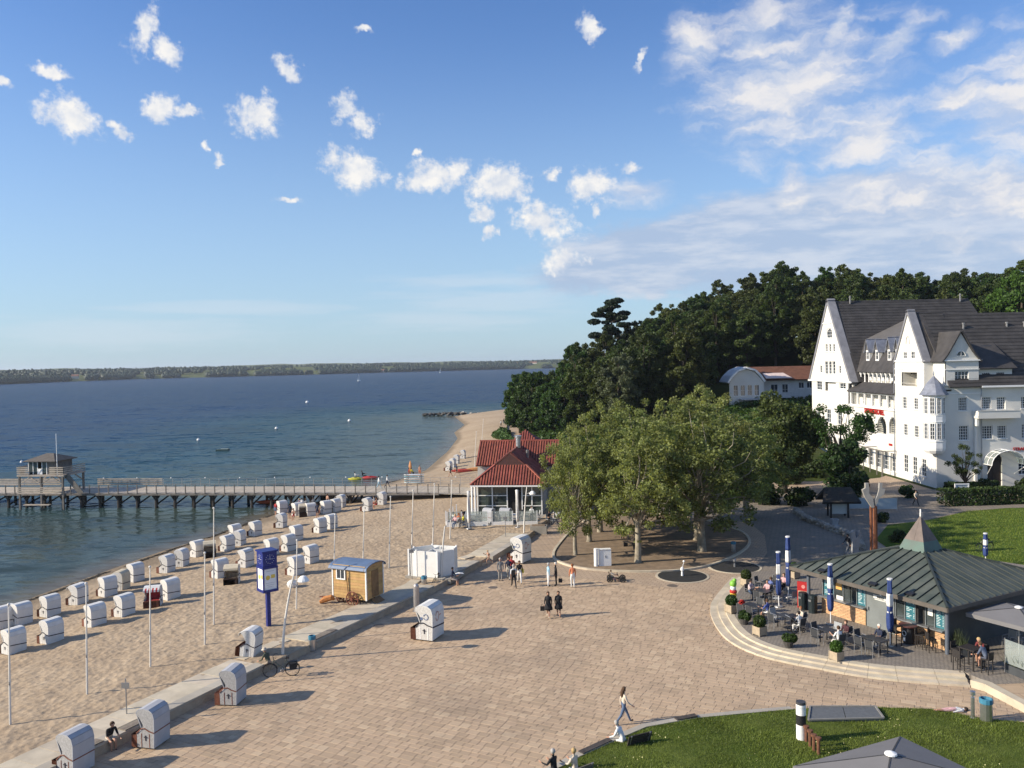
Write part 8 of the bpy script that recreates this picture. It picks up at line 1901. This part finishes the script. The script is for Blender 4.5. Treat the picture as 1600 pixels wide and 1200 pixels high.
# big square parasols and the windbreak at the right
def big_parasol(P0, e1, e2, L1, L2, z0, z1, lab, m1, m2):
    c = P0 + e1 * L1 / 2 + e2 * L2 / 2; t = thing('open_parasol', lab, 'parasol', (c.x, c.y, 0), 0, 'large open grey parasols'); k = [P0, P0 + e1 * L1, P0 + e1 * L1 + e2 * L2, P0 + e2 * L2]; k = [Vector((q.x - c.x, q.y - c.y, z0)) for q in k]; a = Vector((0, 0, z1))
    for i in range(4):
        p, q = k[i], k[(i + 1) % 4]; B = MB(); pa, qa = p.lerp(a, .97), q.lerp(a, .97); B.slab([q, p, pa, qa] , .012); B.slab([p, q, q - Vector((0, 0, .22)), p - Vector((0, 0, .22))], .012); B.build('canopy_panel', m1 if i % 2 == 0 else m2, t)
        B = MB(); B.bar(p.lerp(a, .03) + Vector((0, 0, .012)), p.lerp(a, .95) + Vector((0, 0, .012)), .05, .012); B.build('seam', M('seam_dark', (.05, .05, .052), .8), t); B = MB(); B.bar(p - Vector((0, 0, .04)), a - Vector((0, 0, .1)), .03); B.build('rib', ALU, t)
    MB().cone((0, 0, 0), (0, 0, z1), .045, .045, 8).build('pole', ALU, t); MB().lathe([(.2, z1 - .0), (.19, z1 + .05), (.09, z1 + .09), (.02, z1 + .11)], n=14).build('cap', WHITE_P, t); MB().box((0, 0, .05), (.9, .9, .1)).build('base', CONC_D, t)
    return t
G1, G2 = M('parasol_grey', (.155, .15, .15), .85, .05, 1.5), M('parasol_grey2', (.165, .16, .16), .85, .05, 1.5)
P0 = at(1407, 1151, 2.7); e1 = Vector((-.914, -.406, 0)).normalized(); e2 = Vector((.406, -.914, 0))
big_parasol(P0, e1, e2, 5.0, 3.6, 2.7, 3.35, 'large grey parasol seen from above at the bottom right corner', G1, G2)
P0 = at(1509, 957, 2.55); a, b = at(1600, 931, 2.55), at(1600, 985, 2.55); e1 = (a - P0).normalized(); e2 = Vector((e1.y, -e1.x, 0))
big_parasol(P0, e1, e2, 3.6, 3.6, 2.55, 2.95, 'grey parasol right beside the kiosk wall at the picture edge', G1, G2)
def windbreak():
    t = thing('windbreak', 'dark planter windbreak with grasses and steel posts right of the kiosk', 'windbreak'); pts = [at(1480, 1008, TZ), at(1501, 1027, TZ), at(1570, 1050, TZ), at(1640, 1078, TZ)]; dkp = M('trough_dark', (.05, .055, .06), .6, .15, 3); tuft = []
    for p, q in ((pts[0], pts[1]), (pts[2], pts[3])):
        B = MB(); d = (q - p).normalized(); n = Vector((-d.y, d.x, 0)); B.prism([(p.x, p.y), (q.x, q.y), (q.x + n.x * .5, q.y + n.y * .5), (p.x + n.x * .5, p.y + n.y * .5)], TZ - .1, TZ + .42); B.build('trough', dkp, t); L = (q - p).length
        for i in range(int(L * 130)): c = p + d * random.uniform(0, L) + n * random.uniform(.05, .45); tuft.append(c)
    for p in (pts[0], pts[2]): MB().cone((p.x, p.y, TZ), (p.x, p.y, TZ + 1.75), .03, .03, 8).build('post', STAINLESS, t)
    B = MB(); p, q = pts[2], pts[3]; B.bar((p.x, p.y, TZ + 1.1), (q.x, q.y, TZ + 1.1), .015, 1.2); B.build('pane', canopy_glass(), t)
    xs = np.array([c.x for c in tuft]); ys = np.array([c.y for c in tuft]); o = blades('reed_grass', xs, ys, np.full(len(xs), TZ + .35), .35, .95, .05, leafmat('reed', (.10, .125, .06), .35, .3, .02), .7); o.parent = t
windbreak()
for px, py, yaw, lab in ((1577, 1012, 200, 'pale framed chair behind the windbreak glass, left one'), (1597, 1012, 190, 'pale framed chair behind the windbreak glass at the picture edge')): p = at(px, py, TZ); terrace_chair((p.x, p.y, TZ), yaw, lab, True)

# ------------------------------------------------------------------ restaurant terrace life
RC = M('resin_white', (.62, .62, .60), .5, .06, 3)
for i, (px, py, lab, top, legs, hair) in enumerate(((708, 820, 'diner in white shirt at the left end of the restaurant terrace', WHT, JEAN, 'dark'), (717, 822, 'diner in orange shirt on the restaurant terrace', ORG, GRY, 'ginger'), (722, 817, 'diner in red top on the restaurant terrace', RED, BLK, 'brown'), (725, 823, 'diner in yellow shirt on the restaurant terrace', YEL, GRY, 'brown'), (712, 824, 'diner in pale pink bent over a terrace table', PNK, JEAN, 'blond'),
        (858, 818, 'guest in black at the right end of the restaurant terrace', BLK, BLK, 'dark'), (865, 820, 'guest in pale shirt right of the restaurant terrace', (.45, .42, .38), GRY, 'grey'), (873, 815, 'guest in grey shirt right of the restaurant terrace', GRY, JEAN, 'brown'), (881, 813, 'guest in white blouse under the plane tree edge', WHT, BLK, 'blond'), (888, 811, 'guest in dark coat under the plane tree edge', BLK, GRY, 'brown'))):
    z = .32 if px < 760 else 0; p = at(px, py, z); terrace_chair((p.x, p.y, z), 40 + i * 50, 'chair of the ' + lab.replace('on the restaurant terrace', 'on the deck'), True, 'chairs at the restaurant'); person((p.x, p.y, z - .02), 40 + i * 50, 'sit', lab, top, legs, hair, i % 2 == 0)
p = at(831, 817, .32); person((p.x, p.y, .32), -90, 'hold', 'waiter in white shirt and dark trousers on the restaurant terrace', WHT, BLK, 'dark', True)
for px, py, lab in ((735, 815, 'white table left on the restaurant deck'), (768, 812, 'tall grey menu stand table on the restaurant deck'), (800, 815, 'white table in the middle of the restaurant deck'), (828, 812, 'white table right on the restaurant deck')):
    p = at(px, py, .32); t = thing('deck_table', lab, 'table', (p.x, p.y, .32), .2, 'tables on the restaurant deck'); MB().box((0, 0, .73), (.9, .9, .04)).build('table_top', RC, t); MB().cone((0, 0, 0), (0, 0, .72), .05, .05, 8).build('leg', STEEL, t); MB().cone((0, 0, 0), (0, 0, .04), .25, .22, 10).build('foot', STEEL, t)
    for k, a in enumerate((10, 130, 250)): terrace_chair((p.x + .8 * math.cos(R(a)), p.y + .8 * math.sin(R(a)), .32), a + 180, ('chair right of the ', 'chair behind the ', 'chair in front of the ')[k] + lab, k != 1, 'chairs at the restaurant', k == 1)
p = at(764, 818, .32); chair('plaza', (p.x, p.y + .3, .33), 60, 'grey wicker beach chair on the restaurant deck, left one', 'beach chairs on the restaurant deck'); p = at(790, 818, .32); chair('plaza', (p.x, p.y + .3, .33), 70, 'grey wicker beach chair on the restaurant deck, right one', 'beach chairs on the restaurant deck')

# ------------------------------------------------------------------ around the hotel path
def info_hut():
    p = at(1312, 809, 0); t = thing('notice_hut', 'notice hut with dark thatched gable roof and white board', 'hut', (p.x, p.y, 0), R(-6)); th = M('thatch', (.040, .036, .030), .95, .3, 6, .03, 30); dkw = M('dark_post', (.03, .027, .024), .8, .2, 4)
    for x in (-.85, .85):
        for y in (0, 1.2): MB().box((x, y, 1.0), (.16, .16, 2.0)).build('post', dkw, t)
    B = MB(); B.slab([(-1.9, -.9, 1.75), (1.9, -.9, 1.75), (1.3, .6, 3.05), (-1.3, .6, 3.05)], .28); B.slab([(-1.3, .6, 3.05), (1.3, .6, 3.05), (1.9, 2.1, 1.75), (-1.9, 2.1, 1.75)], .28); B.build('roof', th, t)
    MB().box((0, .1, 1.05), (1.5, .06, 1.3)).build('board', M('board_pale', (.45, .47, .45), .6, .06, 2), t)
info_hut()
def rust_columns():
    p = at(1367, 872, 0); t = thing('steel_sculpture', 'tall rusty steel columns topped with pale stone shapes', 'sculpture', (p.x, p.y, 0)); ru = M('rust_steel', (.17, .065, .03), .8, .3, 2, .006, 20, col2=(.26, .10, .045)); st = M('pale_stone', (.31, .295, .265), .85, .12, 3)
    for x, w in ((-.2, .14), (0, .17), (.22, .14)): MB().box((x, abs(x), 2.1), (w, .2, 4.2)).build('column', ru, t)
    for pts in ([(-.25, 4.15), (-.05, 4.15), (-.15, 4.9), (-.45, 5.3), (-.45, 5.8), (-.5, 6.15), (-.75, 6.15), (-.75, 5.75), (-1.0, 5.6), (-.8, 5.0)], [(.1, 4.3), (.35, 4.9), (.75, 5.2), (.85, 5.65), (.6, 5.7), (.65, 6.1), (.4, 6.15), (.35, 5.6), (.2, 5.1), (.0, 4.7)]):
        B = MB(); n = len(pts); B.add([(x, -.12, z) for x, z in pts] + [(x, .12, z) for x, z in pts], [tuple(range(n)), tuple(range(2 * n - 1, n - 1, -1))] + [(i, i + n, (i + 1) % n + n, (i + 1) % n) for i in range(n)]); B.build('stone_shape', st, t)
rust_columns()
def stone_wall():
    t = thing('stone_wall', 'low rough grey stone wall curving beside the promenade', 'wall'); rs = random.Random(8); m = M('wall_stone', (.28, .255, .215), .9, .3, 3, .02, 8, isl=.2); L = smooth_line([(29.9, 88.5), (29.4, 84), (29.9, 79), (30.4, 75), (29.6, 70.5)], 14)
    for i, c in enumerate(L):
        for k in range(2):
            bm = bmesh.new(); bmesh.ops.create_icosphere(bm, subdivisions=1, radius=rs.uniform(.22, .36))
            for v in bm.verts: v.co *= rs.uniform(.8, 1.15); v.co.x *= 1.2; v.co.z *= .8
            me = bpy.data.meshes.new('stone'); bm.to_mesh(me); bm.free(); me.materials.append(m); o = link('stone', me, t, (c[0] + rs.uniform(-.18, .18), c[1] + rs.uniform(-.1, .1), .1 + k * .24)); o.rotation_euler.z = rs.uniform(0, 3)
    st = M('grey_sculpture', (.27, .275, .28), .85, .15, 2.5, .01, 12)
    for px, py, h, lab in ((1302, 822, .75, 'small grey stone block sculpture on the low wall'), (1334, 866, 2.0, 'tall jagged grey stone sculpture at the end of the low wall')):
        p = at(px, py); t = thing('stone_sculpture', lab, 'sculpture', (p.x, p.y, 0), R(20)); B = MB(); q = [(-.35, 0), (.3, 0), (.42, h * .5), (.6, h * .8), (.45, h), (.3, h * .75), (.05, h * .7), (-.05, h * 1.05), (-.25, h * .95), (-.3, h * .5)]; n = len(q); B.add([(x, -.22, z) for x, z in q] + [(x * .8, .22, z * .95) for x, z in q], [tuple(range(n)), tuple(range(2 * n - 1, n - 1, -1))] + [(i, i + n, (i + 1) % n + n, (i + 1) % n) for i in range(n)]); B.build('stone', st, t); MB().box((0, 0, .05), (1.0, .8, .14)).build('plinth', st, t)
stone_wall()
for px, py, w, lab in ((1345, 797, 2.4, 'pale glass screen left of the rusty columns'), (1385, 798, 2.2, 'pale glass screen right of the rusty columns')):
    p = at(px, py, 0); t = thing('glass_screen', lab, 'screen', (p.x, p.y, 0), R(-4), 'glass screens by the path'); MB().box((0, 0, .75), (w, .03, 1.15)).build('pane', M('frosted_glass', (.34, .40, .43), .3, .08, 1), t)
    for x in (-w / 2, w / 2): MB().cone((x, 0, 0), (x, 0, 1.4), .03, .03, 6).build('post', STAINLESS, t)
p = at(1529, 792, 0); t = thing('notice_board', 'white framed notice board behind the clipped hedge', 'notice board', (p.x + .2, 92.6, 0)); B = MB(); zc = atY(1529, 764, 92.6).z
for x in (-.75, .75): B.box((x, 0, zc / 2 + .3), (.12, .1, zc + .7))
for z in (zc - .58, zc + .58): B.box((0, 0, z), (1.38, .09, .12))
B.build('frame', WHITE_P, t); MB().box((0, .02, zc), (1.38, .03, 1.04)).build('board', M('board_map', (.40, .45, .46), .5, .2, 4), t)
p = at(1037, 803, 0); t = thing('display_case', 'pale display case on posts seen between the plane trees', 'display case', (p.x + .6, p.y, 0)); MB().box((0, 0, 1.5), (1.6, .2, 1.3)).build('case', M('case_pale', (.42, .44, .40), .5), t)
for x in (-.7, .7): MB().box((x, 0, .45), (.08, .08, .9)).build('post', STEEL, t)
# ------------------------------------------------------------------ seaweed line at the water's edge
def wrack():
    n = 2600; y = np.random.uniform(56, 128, n); x = xw(y) + .55 + (fnoise(y, y * 0, 41, .3, 3) - .4) * 1.6 + np.random.normal(0, .12, n); k = fnoise(y, x, 43, .5, 3) > .47; x, y = x[k], y[k]
    P = np.stack([x, y, np.maximum(beach_z(x, y), WATER_Z) + .03], -1); V = leaf_cloud(P, np.tile([0, 0, 1.0], (len(P), 1)), .16, np.random.RandomState(6), .8, 2.2)
    tag(link('seaweed', fastmesh('seaweed', V, np.arange(len(V)).reshape(-1, 4), M('seaweed_dark', (.05, .042, .028), .9, .3, 3))), kind='stuff')
wrack()
# ------------------------------------------------------------------ humid air over the bay
def haze():
    m = bpy.data.materials.new('haze_air'); m.use_nodes = True; t = m.node_tree; t.nodes.clear(); o = t.nodes.new('ShaderNodeOutputMaterial'); v = t.nodes.new('ShaderNodeVolumePrincipled')
    v.inputs['Color'].default_value = (.80, .88, 1.0, 1); v.inputs['Density'].default_value = .00008; v.inputs['Anisotropy'].default_value = .2; t.links.new(v.outputs[0], o.inputs['Volume'])
    b = MB(); b.box((0, 3400, 30), (17000, 9800, 72)); tag(b.build('haze', m), kind='stuff')
haze()
